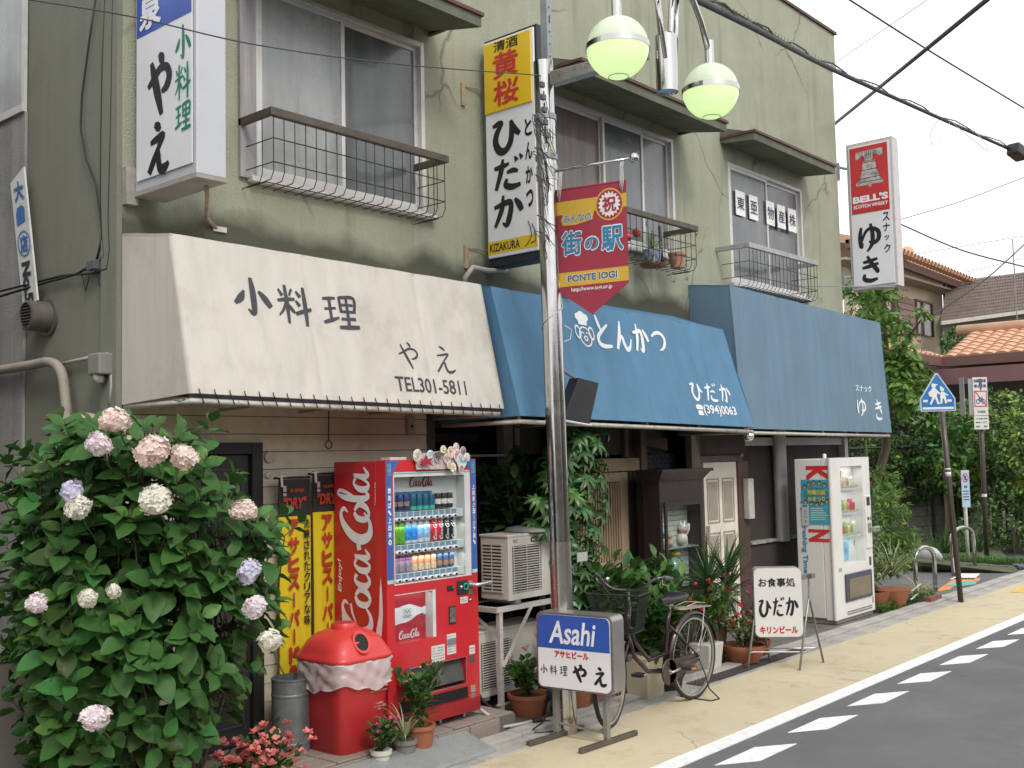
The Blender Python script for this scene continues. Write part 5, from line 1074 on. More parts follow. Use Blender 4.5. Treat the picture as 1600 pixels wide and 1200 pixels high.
# ================================================================ tall yellow advertising banners against the siding
yb=M('banner_yellow',(.66,.52,.02),.65,0,.07,3,.15,200,.25,streak=.06,dirt=((.42,.34,.05),.4,3)); bb=M('banner_black',(.02,.02,.02),.6)
rd=M('banner_red',(.42,.035,.02),.6)
def nobori(x0,x1,label,small,xs,zt):
    T=thing('vertical_banner',label,'banner',((x0+x1)/2,5.9,.11),world=True,group='yellow beer banners against the siding')
    F=Face((x0,5.90,.12),w=x1-x0,h=zt-.12)
    a=patch(F.p(0,0),F.p(1,0),F.p(1,.855),F.p(0,.855),12,20,.004,(),.006); a.build('yellow_cloth',yb,T,smooth=True)
    a=patch(F.p(0,.857),F.p(1,.857),F.p(1,1),F.p(0,1),8,6,.004,(),.006); a.build('black_cloth',bb,T,smooth=True)
    m=MB(); text(m,F,'SUPER',.32,.948,.78,.962,.03,d=.012); text(m,F,'"DRY"',.10,.885,.84,.93,.03,shear=.15,d=.012); m.build('lettering',rd,T)
    m=MB(); F.rect(m,.10,.952,.20,.975,.012); F.rect(m,.10,.935,.20,.947,.012); m.build('label_mark',M('banner_pale',(.35,.33,.30),.6),T)
    m=MB(); column(m,F,'アサヒスーパードライ',.42,.845,.36,.0625,.12,.07,.012); m.build('lettering',rd,T)
    m=MB(); column(m,F,small,xs,.845,.20,.038,.10,.03,.012); m.build('lettering',blk,T)
    m=MB(); m.tube([(x0+.03,5.93,zt+.03),(x0+.03,5.93,.1)],.012,6); m.tube([(x0-.02,5.925,zt+.01),(x1+.02,5.925,zt+.01)],.009,6); m.build('banner_pole',M('pole_black',(.03,.03,.03),.4),T)
    m=MB(); m.tube([(x0+.02,5.90,zt+.03),(x0+.015,5.885,zt-.05)],.009,6); m.tube([(x0-.02,5.895,zt+.02),(x0+.06,5.895,zt+.02)],.006,6); m.build('clip',M('clip_white',(.55,.52,.46),.5),T)
nobori(4.405,4.665,'yellow and black vertical beer banner nearest the charcoal door','洗練されたクリアな味',.84,1.84)
nobori(4.69,4.95,'yellow and black vertical beer banner tucked behind the red vending machine','この味、辛口。生',.84,1.86)
# grey metal drum
T=thing('metal_cylinder','narrow grey metal cylinder standing left of the red bin','bin',(4.335,5.70,.108))
m=MB(); m.lathe((0,0,0),[(.001,.004),(.118,.004),(.120,.0),(.120,.06),(.123,.065),(.123,.075),(.120,.08),(.120,.36),(.123,.365),(.123,.375),(.120,.38),(.120,.46),(.124,.463),(.124,.475),(.112,.475),(.112,.06),(.001,.06)],28); m.build('shell',M('zinc_scratched',(.20,.215,.22),.5,.5,.25,6,.3,40,dirt=((.34,.35,.35),.6,5),streak=.3),T,smooth=True,angle=30)
# red recycling bin with a bag collar
T=thing('recycling_bin','red plastic bin with a domed lid and clear bag collar beside the red vending machine','bin',(4.615,5.50,.108))
rb=M('bin_red',(.44,.022,.025),.45,0,.07,3,.04,60,.5,coat=.12,dirt=((.27,.045,.045),.6,2.6),streak=.10); rl=M('lid_red',(.62,.045,.04),.40,0,.06,3,.04,60,.5,coat=.15)
def sq(r,z,n=32,p=4,cx=0,cy=0):
    out=[]
    for j in range(n):
        a=2*PI*j/n+PI/4*0; c,s_=math.cos(a),math.sin(a); k=(abs(c)**p+abs(s_)**p)**(-1/p); out.append((cx+r*k*c,cy+r*k*s_,z))
    return out
def rings(m,L,cap0=True,cap1=True):
    n=len(L[0]); vs=[q for r_ in L for q in r_]; fs=[(i*n+j,i*n+(j+1)%n,(i+1)*n+(j+1)%n,(i+1)*n+j) for i in range(len(L)-1) for j in range(n)]
    if cap0: fs.append(tuple(range(n-1,-1,-1)))
    if cap1: fs.append(tuple((len(L)-1)*n+j for j in range(n)))
    m.add(vs,fs)
m=MB(); rings(m,[sq(.178,0,48,7),sq(.190,.02,48,7),sq(.205,.30,48,7),sq(.222,.58,48,7)]); m.build('body',rb,T,smooth=True,angle=40)
m=MB(); rings(m,[sq(.240,.575,48,6),sq(.247,.585,48,6),sq(.247,.60,48,6),sq(.236,.612,48,6),sq(.228,.65,48,4),sq(.208,.70,48,3.2),sq(.168,.738,48,2.6),sq(.115,.76,48,2.1),sq(.086,.766,48,2),sq(.085,.788,48,2),sq(.078,.80,48,2)]); lid=m.build('lid',rl,T,smooth=True,angle=50)
for ang in (-1,):
    # round throw-in opening with a raised rim on the right hand front corner
    c=Vector((-.035,-.200,.690)); nrm=Vector((-.12,-.84,.52)).normalized(); B3=basis(nrm)
    m=MB()
    for i in range(24):
        a0,a1=2*PI*i/24,2*PI*(i+1)/24
        f=lambda a,r_,o: c+B3@Vector((o,r_*math.cos(a),r_*1.25*math.sin(a)))
        m.add([f(a0,.068,-.05),f(a1,.068,-.05),f(a1,.062,.018),f(a0,.062,.018)],[(0,1,2,3)]); m.add([f(a0,.062,.018),f(a1,.062,.018),f(a1,.047,.016),f(a0,.047,.016)],[(0,1,2,3)])
    m.build('opening_rim',rl,lid,smooth=True)
    m=MB(); m.add([c+B3@Vector((.013,.048*math.cos(2*PI*i/24),.060*math.sin(2*PI*i/24))) for i in range(24)],[tuple(range(24))]); m.build('opening',M('hole_black',(.012,.01,.01),.8),lid)
m=MB(); m.lathe((0,0,.80),[(.001,.0),(.060,0),(.06,.003),(.001,.003)],20); m.build('lid_emblem',M('lid_emblem_red',(.40,.05,.05),.5,0,.4,60),lid)
bag=GLASS('bag_plastic',(.95,.86,.86),3.0,.38,(.80,.68,.68))
m=MB(); L=[]
rg=random.Random(4); ph=[rg.uniform(0,6.3) for _ in range(40)]
for k,(r_,z) in enumerate(((.232,.585),(.242,.57),(.238,.55),(.244,.53),(.237,.51),(.244,.49),(.238,.47),(.242,.45),(.236,.43),(.239,.415))):
    ring_=sq(r_,z,112,6)
    fk=lambda j: .020*math.sin(j*.9+k*.9+ph[k%5])+.018*math.sin(j*.41-k*1.3)+.012*abs(math.sin(j*1.37+k*.8+ph[k]))+rg.uniform(-.006,.006)
    L.append([(x*(1+f_),y*(1+f_),z_+(.022*math.sin(j*.19+.6)+.010*math.sin(j*.55))*(k/9)) for j,(x,y,z_) in enumerate(ring_) for f_ in (fk(j),)])
rings(m,L,False,False); m.build('bag_collar',bag,T,smooth=True)
FBn=Face((.02,-.2135,.25),(1,.0,0),(0,-.028,1),.16,.20)
m=MB(); strokes(m,FBn,'coke',.05,.72,.95,1.0,1.0,d=.003,boxw=3.45); text(m,FBn,'WORLDWIDE PARTNER',.05,.60,.95,.64,.0,d=.003); text(m,FBn,'この容器は',.30,.20,.72,.27,.02,d=.003); text(m,FBn,'ペットボトル専用',.2,.1,.85,.17,.02,d=.003); text(m,FBn,'です',.4,.0,.6,.07,.02,d=.003); m.build('lettering',M('print_pink',(.62,.40,.40),.5),T)
# ================================================================ air conditioners on a rack
acm=M('ac_beige',(.56,.53,.47),.5,0,.06,2,.05,60,.4,dirt=((.28,.25,.2),.4,3)); acd=M('ac_dark',(.04,.04,.04),.7)
def acunit(name,label,x,y,z,w_,h,t,cel):
    T=thing(name,label,'air conditioner',(x,y,z))
    m=MB(); m.box(0,.012,0,w_,t,h-.02); m.build('case',acm,T,bevel=.01)
    m=MB(); m.box(-.008,-.004,h-.022,w_+.008,t+.004,h); m.build('lid',acm,T,bevel=.006)
    # front: panel with grille opening left, fan behind
    gx0,gx1,gz0,gz1=.05,.40,.05,h-.09
    m=MB(); m.box(0,0,0,gx0,.0118,h-.022); m.box(gx1,0,0,w_,.0118,h-.022); m.box(gx0,0,0,gx1,.0118,gz0); m.box(gx0,0,gz1,gx1,.0118,h-.022); m.build('front_panel',acm,T)
    m=MB(); m.quad((gx0,.011,gz0),(gx1,.011,gz0),(gx1,.011,gz1),(gx0,.011,gz1)); m.build('grille_well',acd,T)
    m=MB(); n=19
    for i in range(n):
        zz=gz0+(gz1-gz0)*(i+.5)/n; m.tube([(gx0,-.004,zz),(gx1,-.004,zz)],.0042,5)
    for xx in (gx0+.02,(gx0+gx1)/2,gx1-.02): m.tube([(xx,.001,gz0),(xx,.001,gz1)],.004,5)
    m.build('grille',acm,T,kind='stuff')
    m=MB(); cx,cz=(gx0+gx1)/2,(gz0+gz1)/2
    m.lathe((cx,.0085,cz),[(.001,.001),(.05,.001),(.05,0)],16,ax='y'); 
    for k in range(4):
        a=k*PI/2+.4; m.add([(cx+.05*math.cos(a),.0095,cz+.05*math.sin(a)),(cx+.18*math.cos(a-.25),.0095,cz+.18*math.sin(a-.25)),(cx+.18*math.cos(a+.45),.0095,cz+.18*math.sin(a+.45)),(cx+.05*math.cos(a+.7),.0095,cz+.05*math.sin(a+.7))],[(0,1,2,3)])
    m.build('fan',M('fan_grey',(.10,.10,.10),.6),T)
    # side louvre field (left end)
    m=MB(); m.box(-.002,.055,.06,-.0005,t-.03,h-.07); m.build('side_well',acd,T)
    m=MB()
    for i in range(15): zz=.065+i*(h-.14)/14; m.box(-.012,.050,zz-.006,-.0021,t-.028,zz+.006)
    for yy in (.055,.055+(t-.085)/2,t-.032): m.box(-.014,yy-.005,.055,-.0125,yy+.005,h-.065)
    m.build('side_louvre',acm,T,kind='stuff')
    F=Face((0,0,0),w=1,h=1)
    if cel:
        m=MB(); text(m,F,'CEL',.27,h-.072,.43,h-.032,.03,shear=.15,d=.003); m.build('lettering',blk,T)
        m=MB(); F.rect(m,.06,h-.065,.115,h-.04,.002); m.build('badge',M('badge_grey',(.35,.33,.3),.4,0,.4,60),T)
    for xx in (.08,w_-.14):
        m=MB(); m.box(xx,.0,-.03,xx+.06,t,-.001); m.build('foot',galv,T)
    return T
acunit('ac_unit','upper beige air conditioner unit on the white rack','',0,0,0,0,0,0) if False else None
T=acunit('air_conditioner','upper beige outdoor air conditioner on top of the white angle rack',6.24,5.50,.86,.80,.50,.29,True)
acunit('air_conditioner','lower beige outdoor air conditioner inside the white angle rack',6.06,5.68,.13,.82,.50,.29,False)
m=MB(); T=thing('dish','shallow grey dish lying upside down on the upper air conditioner','dish',(6.66,5.62,1.362)); m.lathe((0,0,0),[(.001,.045),(.10,.045),(.19,.03),(.225,.004),(.22,0),(.001,.0)],28); m.build('bowl',M('dish_grey',(.20,.21,.19),.5),T,smooth=True)
T=thing('angle_rack','white perforated angle-iron rack holding two air conditioners','rack',(6.17,5.5,0),world=True)
rk=M('rack_white',(.55,.52,.48),.5,.1,.08,8,dirt=((.3,.22,.16),.5,9))
def angle(m,a,b):
    a=Vector(a);b=Vector(b); m.bar(a,b,.036,.004)
for x in (6.13,7.08):
    for y in (5.50,5.86):
        m=MB(); m.box(x,y,0,x+.036,y+.004,.815); m.box(x,y+.0041,0,x+.004,y+.036,.815); leg=m.build('rack_leg',rk,T)
        hm=MB()
        for k in range(14): hm.lathe((x+.019,y-.0012,.05+k*.055),[(.001,0),(.004,0)],6,ax='y')
        hm.build('holes',blk,leg,kind='stuff')
m=MB(); m.box(6.10,5.495,.815,7.16,5.535,.822); m.box(6.10,5.495,.785,7.16,5.499,.8148); m.box(6.10,5.86,.815,7.16,5.90,.822); m.box(6.10,5.5351,.815,6.14,5.8599,.822); m.box(7.12,5.5351,.815,7.16,5.8599,.822); m.box(6.096,5.5,.785,6.0998,5.9,.822); m.build('rack_top',rk,T)
m=MB(); m.box(6.10,5.495,.095,7.16,5.530,.102); m.box(6.10,5.87,.095,7.16,5.90,.102); m.build('rack_shelf',rk,T)
m=MB(); m.bar((6.15,5.492,.38),(6.50,5.492,.80),.032,.004); m.bar((6.135,5.52,.60),(6.135,5.86,.80),.004,.03); m.build('rack_brace',rk,T)
m=MB(); m.tube([(5.80,5.62,.60),(5.86,5.58,.35),(5.95,5.52,.16),(6.02,5.50,.10)],.010,6); tag(m.build('drain_hose',M('hose_black',(.03,.03,.03),.5),None),'thin black hose hanging from the lower air conditioner beside the red machine','hose')
m=MB(); m.tube([(5.74,5.40,.18),(5.80,5.30,.10),(5.86,5.24,.03),(5.98,5.20,.03),(6.06,5.14,.045)],.012,7)
T=thing('power_cable','pale power cable running over the kerb to the stand sign with beer lettering','cable',(5.9,5.2,0),world=True); m.build('cable_white',M('cable_white',(.5,.48,.45),.5),T,smooth=True)
m=MB(); m.tube([(6.06,5.14,.045),(6.12,5.10,.05)],.02,8); m.tube([(6.12,5.10,.05),(6.22,5.02,.02),(6.2,4.94,.012),(6.03,4.92,.012),(5.93,4.98,.012),(5.90,5.04,.012),(5.92,4.92,.10),(5.95,4.84,.30),(5.97,4.80,.38)],.006,6); m.build('cable_black',wire,T,smooth=True)
# ================================================================ stand sign with blue top
T=thing('stand_sign','low box sign with blue top and white bottom on two grey feet by the pole','sign',(5.93,4.64,0),world=True)
F=Face((5.873,4.923,.348),(.113,-.994,0),(0,0,1),.61,.525)
cs_=M('steel_case',(.36,.345,.32),.35,.75,.08,5,.1,80)
m=MB(); 
def rrect(F,a0,b0,a1,b1,r,d,n=6):
    P=[]
    for ca,cb,s0 in ((a1-r/F.w,b1-r/F.h,0),(a0+r/F.w,b1-r/F.h,90),(a0+r/F.w,b0+r/F.h,180),(a1-r/F.w,b0+r/F.h,270)):
        for i in range(n+1):
            a=R(s0+90*i/n); P.append(F.p(ca+r/F.w*math.cos(a),cb+r/F.h*math.sin(a),d))
    return P
def rbox(m,F,a0,b0,a1,b1,r,d0,d1,front=True,back=True):
    A,Bk=rrect(F,a0,b0,a1,b1,r,d1),rrect(F,a0,b0,a1,b1,r,d0); n=len(A); b=len(m.v)
    m.add(A+Bk,[(i,i+n,(i+1)%n+n,(i+1)%n) for i in range(n)]+([tuple(range(n))] if front else [])+([tuple(range(2*n-1,n-1,-1))] if back else []))
rbox(m,F,0,0,1,1,.045,-.155,0); m.build('case',cs_,T,smooth=True,angle=40)
m=MB(); rbox(m,F,.012,.012,.988,.988,.042,.0,.006); m.build('rim',M('rim_steel',(.30,.28,.28),.3,.8),T,smooth=True,angle=40)
m=MB(); rbox(m,F,.03,.028,.972,.972,.038,.0055,.014); m.build('sign_face',actw,T,smooth=True,angle=40)
m=MB(); 
P=[q for q in rrect(F,.03,.028,.972,.972,.038,.0146)]; top=[q for q in P if (q-F.o).dot(F.v)/F.h>.9 or False]
m.add([F.p(.972,.535,.0150)]+[q for q in P if (q-F.o).dot(F.v)/F.h>.5]+[F.p(.03,.535,.0150)],[tuple(range(2+len([q for q in P if (q-F.o).dot(F.v)/F.h>.5])))]); m.build('blue_panel',bluep,T)
# italic ornate beer name
m=MB(); text(m,F,'Asahi',.18,.60,.80,.90,.018,shear=.18,d=.0165); m.build('lettering',pw,T)
m=MB(); text(m,F,'アサヒビール',.25,.42,.70,.515,.07,d=.0150); m.build('lettering',M('print_crimson',(.50,.02,.04),.45),T)
m=MB(); 
for c,a0,a1 in (('小',.055,.15),('料',.18,.285),('理',.315,.42)): strokes(m,F,c,a0,.19,a1,.32,1.05,d=.0150)
strokes(m,F,'や',.475,.125,.675,.365,1.7,d=.0150); strokes(m,F,'え',.745,.110,.935,.350,1.6,d=.0150); m.build('lettering',blk,T)
fe=M('stand_iron',(.13,.115,.10),.5,.5,.15,12,.2,60,dirt=((.25,.15,.09),.4,12))
for y,x0,x1 in ((4.815,5.64,6.22),(4.425,5.71,6.32)):
    m=MB(); m.bar((x0,y+.012,.02),(x1,y-.012,.02),.034,.034); m.build('foot',fe,T,bevel=.004)
for x,y in ((5.955,4.83),(6.0,4.43)): box('leg',M('leg_grey',(.24,.24,.22),.5,.4,.15,8),x-.018,y-.018,.037,x+.022,y+.018,.34,T,bevel=.003)
m=MB(); m.bar((5.96,4.81,.10),(6.0,4.448,.075),.022,.010); m.build('tie_bar',M('leg_grey',(.24,.24,.22)),T)
# ================================================================ second stand sign
T=thing('stand_sign','white A-frame stand sign with black brush kana beside the white vending machine','sign',(9.1,4.68,0),world=True)
E1,E2=Vector((8.882,4.864,0)),Vector((9.144,4.517,0)); uu=(E2-E1).normalized(); W_=(E2-E1).length
F=Face(E1+Vector((0,0,.278)),uu,(0,0,1),W_,.625)
m=MB(); rbox(m,F,0,0,1,1,.05,-.13,0); m.build('case',M('case_silver',(.50,.49,.46),.35,.5,.05,5),T,smooth=True,angle=40)
m=MB(); rbox(m,F,.012,.010,.988,.99,.05,.0,.012); m.build('sign_face',M('acrylic_cream',(.70,.68,.64),.35,0,.03,2,coat=.3),T,smooth=True,angle=40)
m=MB(); text(m,F,'お食事処',.10,.725,.86,.855,.03,d=.014)
strokes(m,F,'ひ',.08,.29,.36,.57,1.6,d=.014); strokes(m,F,'だ',.37,.30,.62,.59,1.6,d=.014); strokes(m,F,'か',.64,.30,.91,.59,1.6,d=.014); m.build('lettering',blk,T)
m=MB(); text(m,F,'キリンビール',.10,.055,.88,.165,.06,d=.014); m.build('lettering',M('print_crimson',(.50,.02,.04),.45),T)
for (a,s1,s2) in ((Vector((8.965,4.875,0)),Vector((8.76,4.885,0)),Vector((9.17,4.87,0))),(Vector((9.25,4.505,0)),Vector((9.02,4.51,0)),Vector((9.485,4.50,0)))):
    m=MB(); tp=a+Vector((0,0,.60)); m.tube([s1,tp-uu*0+Vector((-.012,0,0)),tp+Vector((.012,0,.012)),s2],.0105,7); m.tube([s1.lerp(tp,.25),s2.lerp(tp,.25)],.007,6); m.build('trestle_leg',M('leg_galv',(.33,.33,.32),.4,.6),T,smooth=True)
m=MB(); m.tube([Vector((8.86,4.88,.15)),Vector((9.12,4.51,.15))],.007,6); m.tube([Vector((9.07,4.87,.15)),Vector((9.37,4.50,.15))],.007,6); m.build('tie_bar',M('leg_galv',(.33,.33,.32)),T)
m=MB(); F2_=F; m.add([F.p(1.0,.82,.004),F.p(1.10,.82,.004),F.p(1.10,.90,.004),F.p(1.0,.90,.004)],[(0,1,2,3)]); m.box(9.19,4.44,.80,9.26,4.50,.84); m.tube([(9.23,4.49,.82),(9.25,4.505,.6)],.009,6); m.build('bracket',steel,T)
# ================================================================ bicycle
T=thing('bicycle','dark maroon city bicycle with front basket parked behind the lamp pole','bicycle',(7.52,4.68,0))
fm=M('bike_maroon',(.038,.017,.020),.35,.3,.15,10,coat=.4,dirt=((.10,.07,.06),.4,10)); rub=M('rubber',(.03,.03,.03),.8,0,.2,10); rim=M('rim_alu',(.50,.48,.42),.35,.7,.1,14)
def wheel(parent,cx,cz,r_,rot=0):
    w_=bpy.data.objects.new('wheel',None); 
    m=MB(); n=48; prof=[(0,.018),(.013,.013),(.018,0),(.013,-.013),(0,-.018),(-.010,-.012),(-.010,.012)]
    L=[]
    for i in range(n):
        a=2*PI*i/n; 
        for dr,dy in prof: rr=r_-.018+dr; L.append((rr*math.cos(a),dy,rr*math.sin(a)))
    k=len(prof); m.add(L,[(i*k+j,((i+1)%n)*k+j,((i+1)%n)*k+(j+1)%k,i*k+(j+1)%k) for i in range(n) for j in range(k)])
    t=m.build('wheel',rub,parent,smooth=True); t.location=(cx,0,cz); t.rotation_euler=(0,0,rot)
    m=MB(); L=[]; prof=[(0,.011),(0,-.011),(-.014,-.009),(-.014,.009)]
    for i in range(n):
        a=2*PI*i/n
        for dr,dy in prof: rr=r_-.028+dr; L.append((rr*math.cos(a),dy,rr*math.sin(a)))
    k=4; m.add(L,[(i*k+j,((i+1)%n)*k+j,((i+1)%n)*k+(j+1)%k,i*k+(j+1)%k) for i in range(n) for j in range(k)]); m.build('rim',rim,t,smooth=True,angle=50)
    m=MB()
    for i in range(36):
        a=2*PI*i/36; b=a+(.55 if i%2 else -.55)+(.0 if i%4<2 else .1); sy=.03 if (i//2)%2 else -.03
        m.tube([(.02*math.cos(b),sy,.02*math.sin(b)),((r_-.04)*math.cos(a),0,(r_-.04)*math.sin(a))],.0011,3,cap=False)
    m.build('spokes',steel,t)
    m=MB(); m.tube([(0,-.05,0),(0,.05,0)],.016,10); m.build('hub',steel,t,smooth=True); return t
wheel(T,0,.335,.335); fwz=wheel(T,-1.125,.335,.335,R(16))
BBk=Vector((-.42,0,.285)); ST=Vector((-.335,0,.70)); HT0=Vector((-.905,0,.60)); HT1=Vector((-.865,0,.83))
m=MB(); m.tube([BBk,Vector((-.345,0,.66)),Vector((-.32,0,.74))],.017,10); m.tube([HT0,HT1],.021,10)
m.tube([HT0+Vector((.01,0,.12)),Vector((-.80,0,.56)),Vector((-.62,0,.40)),Vector((-.37,0,.42))],.016,10); m.tube([HT0+Vector((.01,0,.04)),Vector((-.82,0,.46)),Vector((-.64,0,.32)),BBk],.018,10)
for s_ in (-1,1): m.tube([BBk+Vector((0,s_*.03,0)),Vector((-.02,s_*.06,.335))],.010,8); m.tube([Vector((-.345,s_*.02,.62)),Vector((-.01,s_*.06,.345))],.008,8)
m.build('frame',fm,T,smooth=True)
m=MB(); m.tube([BBk+Vector((0,-.06,0)),BBk+Vector((0,.06,0))],.02,10); m.build('bottom_bracket',steel,T)
m=MB(); 
fk=Vector((-1.125,0,.335))
for s_ in (-1,1): m.tube([Vector((-.91,s_*.02,.58)),Vector((-.98,s_*.045,.52)),Vector((-1.06,s_*.05+.0,.40)),fk+Vector((.0,s_*.05,0))],.010,8)
m.build('fork',fm,T,smooth=True)
for cx,a0,a1,rt_ in ((0,15,200,0),(-1.125,20,150,R(16))):
    m=MB(); L=[];n=16
    for i in range(n+1):
        a=R(a0+(a1-a0)*i/n)
        for y,dr in ((-.028,-.012),(-.016,.004),(0,.010),(.016,.004),(.028,-.012)): L.append(((.352+dr)*math.cos(a),y,(.352+dr)*math.sin(a)))
    m.add(L,[(i*5+j,i*5+j+1,(i+1)*5+j+1,(i+1)*5+j) for i in range(n) for j in range(4)]); g=m.build('mudguard',fm,T,smooth=True); g.location=(cx,0,.335); g.rotation_euler=(0,0,rt_)
# chain case on the far/near side, crank and pedals
m=MB(); m.lathe((-.42,-.045,.285),[(.001,.008),(.095,.008),(.10,0),(.095,-.008),(.001,-.008)],24,ax='y'); m.hexa([(-.42,-.053,.19),(-.0,-.053,.305),(-.0,-.037,.305),(-.42,-.037,.19)],[(-.42,-.053,.375),(-.0,-.053,.37),(-.0,-.037,.37),(-.42,-.037,.375)]); m.build('chain_case',M('case_maroon',(.05,.025,.025),.4,coat=.3),T,smooth=True,angle=40)
for s_,a in ((-1,R(5)),(1,R(185))):
    e=BBk+Vector((.165*math.cos(a),s_*.075,.165*math.sin(a))); m=MB(); m.tube([BBk+Vector((0,s_*.06,0)),BBk+Vector((0,s_*.075,0)),e],.009,8); c=m.build('crank',steel,T,smooth=True); m=MB(); m.box(e.x-.045,e.y-(.09 if s_<0 else 0),e.z-.012,e.x+.045,e.y+(.0 if s_<0 else .09),e.z+.012); m.build('pedal',rub,c,bevel=.004); 
    m=MB(); m.box(e.x-.03,e.y-(.092 if s_<0 else -.091),e.z-.008,e.x+.03,e.y-(.0905 if s_<0 else -.0925),e.z+.008); m.build('reflector',M('reflector_orange',(.6,.18,.02),.3),c)
# saddle
m=MB(); L=[]; prof=[(-.14,.022,.0),(-.09,.035,.006),(-.02,.055,.004),(.05,.095,.010),(.10,.105,.018),(.135,.085,.016)]
for x,wd,dz in prof:
    for j in range(13):
        t=j/12*2-1; L.append((x,wd*math.sin(t*PI/2*1.0),dz*1.6+.026*math.cos(t*PI/2)**.7-.012))
m.add(L,[(i*13+j,(i+1)*13+j,(i+1)*13+j+1,i*13+j+1) for i in range(5) for j in range(12)])
m.add([(x*.93,y*.72,-.022+.25*z) for x,y,z in L],[(i*13+j,i*13+j+1,(i+1)*13+j+1,(i+1)*13+j) for i in range(5) for j in range(12)])
for i in range(5):
    for j in (0,12): m.add([L[i*13+j],L[(i+1)*13+j],(L[(i+1)*13+j][0]*.93,L[(i+1)*13+j][1]*.72,-.022+.25*L[(i+1)*13+j][2]),(L[i*13+j][0]*.93,L[i*13+j][1]*.72,-.022+.25*L[i*13+j][2])],[(0,1,2,3)])
for i in (0,5): m.add([L[i*13+j] for j in range(13)]+[(L[i*13+j][0]*.93,L[i*13+j][1]*.72,-.022+.25*L[i*13+j][2]) for j in range(12,-1,-1)],[tuple(range(26))])
s_=m.build('saddle',M('saddle_black',(.02,.02,.022),.4,0,.15,8,coat=.2),T,smooth=True); s_.location=(-.30,0,.825)
m=MB(); m.tube([(-.318,0,.73),(-.305,0,.815)],.012,8); 
for k in range(2):
    m.tube([(-.30+.035*math.cos(a*.6)+.04*0,.03*(1 if k else -1)+.02*math.sin(a*.6)*0,.76+.004*a) for a in range(12)],.004,5)
m.build('seat_post',steel,T,smooth=True)
# handlebar
hd=R(14); 
def HB(p): return Matrix.Rotation(hd,3,'Z')@Vector(p)+Vector((-.865,0,0))
m=MB(); m.tube([HB((0,0,.80)),HB((0,0,.93)),HB((-.03,0,.955))],.013,8); m.build('stem',steel,T,smooth=True)
m=MB()
hp=[(.12,-.29,1.03),(.02,-.27,1.05),(-.04,-.20,1.03),(-.05,-.12,.97),(-.035,-.03,.955),(-.035,.03,.955),(-.05,.12,.97),(-.04,.20,1.03),(.02,.27,1.05),(.12,.29,1.03)]
def smooth_(P,k=5):
    P=[Vector(p) for p in P]; E=[P[0]*2-P[1]]+P+[P[-1]*2-P[-2]]; Q=[]
    for i in range(1,len(E)-2):
        for t in range(k):
            t/=k; a,b,c,d=E[i-1:i+3]; Q.append(.5*((2*b)+(c-a)*t+(2*a-5*b+4*c-d)*t*t+(3*b-a-3*c+d)*t**3))
    return Q+[P[-1]]
m.tube([HB(p) for p in smooth_(hp)],.011,8); hb=m.build('handlebar',M('bar_dark_steel',(.12,.12,.12),.3,.8),T,smooth=True)
for s_ in (-1,1):
    m=MB(); m.tube([HB((.03,s_*.272,1.048)),HB((.14,s_*.293,1.025))],.017,10); m.build('grip',M('grip_grey',(.10,.10,.10),.6),hb,smooth=True)
    m=MB(); m.tube([HB((.01,s_*.262,1.03)),HB((.03,s_*.255,1.0)),HB((.12,s_*.27,.975))],.006,6); m.build('brake_lever',steel,hb,smooth=True)
    m=MB(); m.tube(smooth_([HB((.0,s_*.25,1.04)),HB((-.12,s_*.20,1.06)),HB((-.15,s_*.10,.95)),HB((-.08,0,.80)),Vector((-.93,0,.62))]),.003,5); m.build('brake_cable',wire,T,smooth=True)
m=MB(); m.sphere(HB((-.045,.15,1.03)),.022,12,8); m.build('bell',chrome,T,smooth=True)
# basket: woven dark mesh with taper
bm_=M('basket_dark',(.025,.025,.024),.5,.2)
def BK(x,y,z): return HB((-.20+x,y,z))
T4=[(-.13,-.20,.955),(.13,-.20,.955),(.13,.20,.955),(-.13,.20,.955)]; B4=[(-.09,-.14,.68),(.11,-.14,.68),(.11,.14,.68),(-.09,.14,.68)]
m=MB()
for s_ in range(4):
    a,b,c,d=[Vector(q) for q in (B4[s_],B4[(s_+1)%4],T4[(s_+1)%4],T4[s_])]
    n=20
    for i in range(n+1):
        t=i/n; m.tube([BK(*a.lerp(b,t)),BK(*d.lerp(c,t))],.0013,3,cap=False)
    for j in range(16):
        t=j/15; m.tube([BK(*a.lerp(d,t)),BK(*b.lerp(c,t))],.0013,3,cap=False)
for i in range(14):
    t=i/13; m.tube([BK(*Vector(B4[0]).lerp(Vector(B4[1]),t)),BK(*Vector(B4[3]).lerp(Vector(B4[2]),t))],.0014,3,cap=False)
m.tube([BK(*q) for q in T4+[T4[0]]],.006,6); m.tube([BK(*q) for q in B4+[B4[0]]],.004,6); m.build('basket',bm_,T)
m=MB(); m.box(-.96,-.045,.44,-.90,.02,.49); lamp=m.build('head_lamp',M('lamp_shell',(.06,.05,.05),.4),T,bevel=.01)
m=MB(); 
for s_ in (-1,1): m.tube([(-1.0,s_*.05,.60),(-1.125,s_*.055,.335)],.004,5)
m.build('basket_stay',steel,T)
# rear rack
m=MB()
for y in (-.06,-.02,.02,.06): m.tube([(-.22,y,.735),(.20,y,.715)],.004,5)
m.tube([(-.22,-.06,.735),(-.24,0,.74),(-.22,.06,.735)],.005,6); m.tube([(.20,-.06,.715),(.22,0,.713),(.20,.06,.715)],.005,6)
for s_ in (-1,1): m.tube([(.10,s_*.06,.718),(0,s_*.065,.345)],.005,6)
m.tube([(-.15,-.05,.75),(0,-.05,.765),(.15,-.04,.745),(.18,0,.74),(.15,.04,.745),(0,.05,.765),(-.15,.05,.75)],.004,6)
m.build('rear_rack',M('rack_cream',(.42,.38,.32),.4,.4,.1,10,dirt=((.2,.14,.1),.5,12)),T,smooth=True)
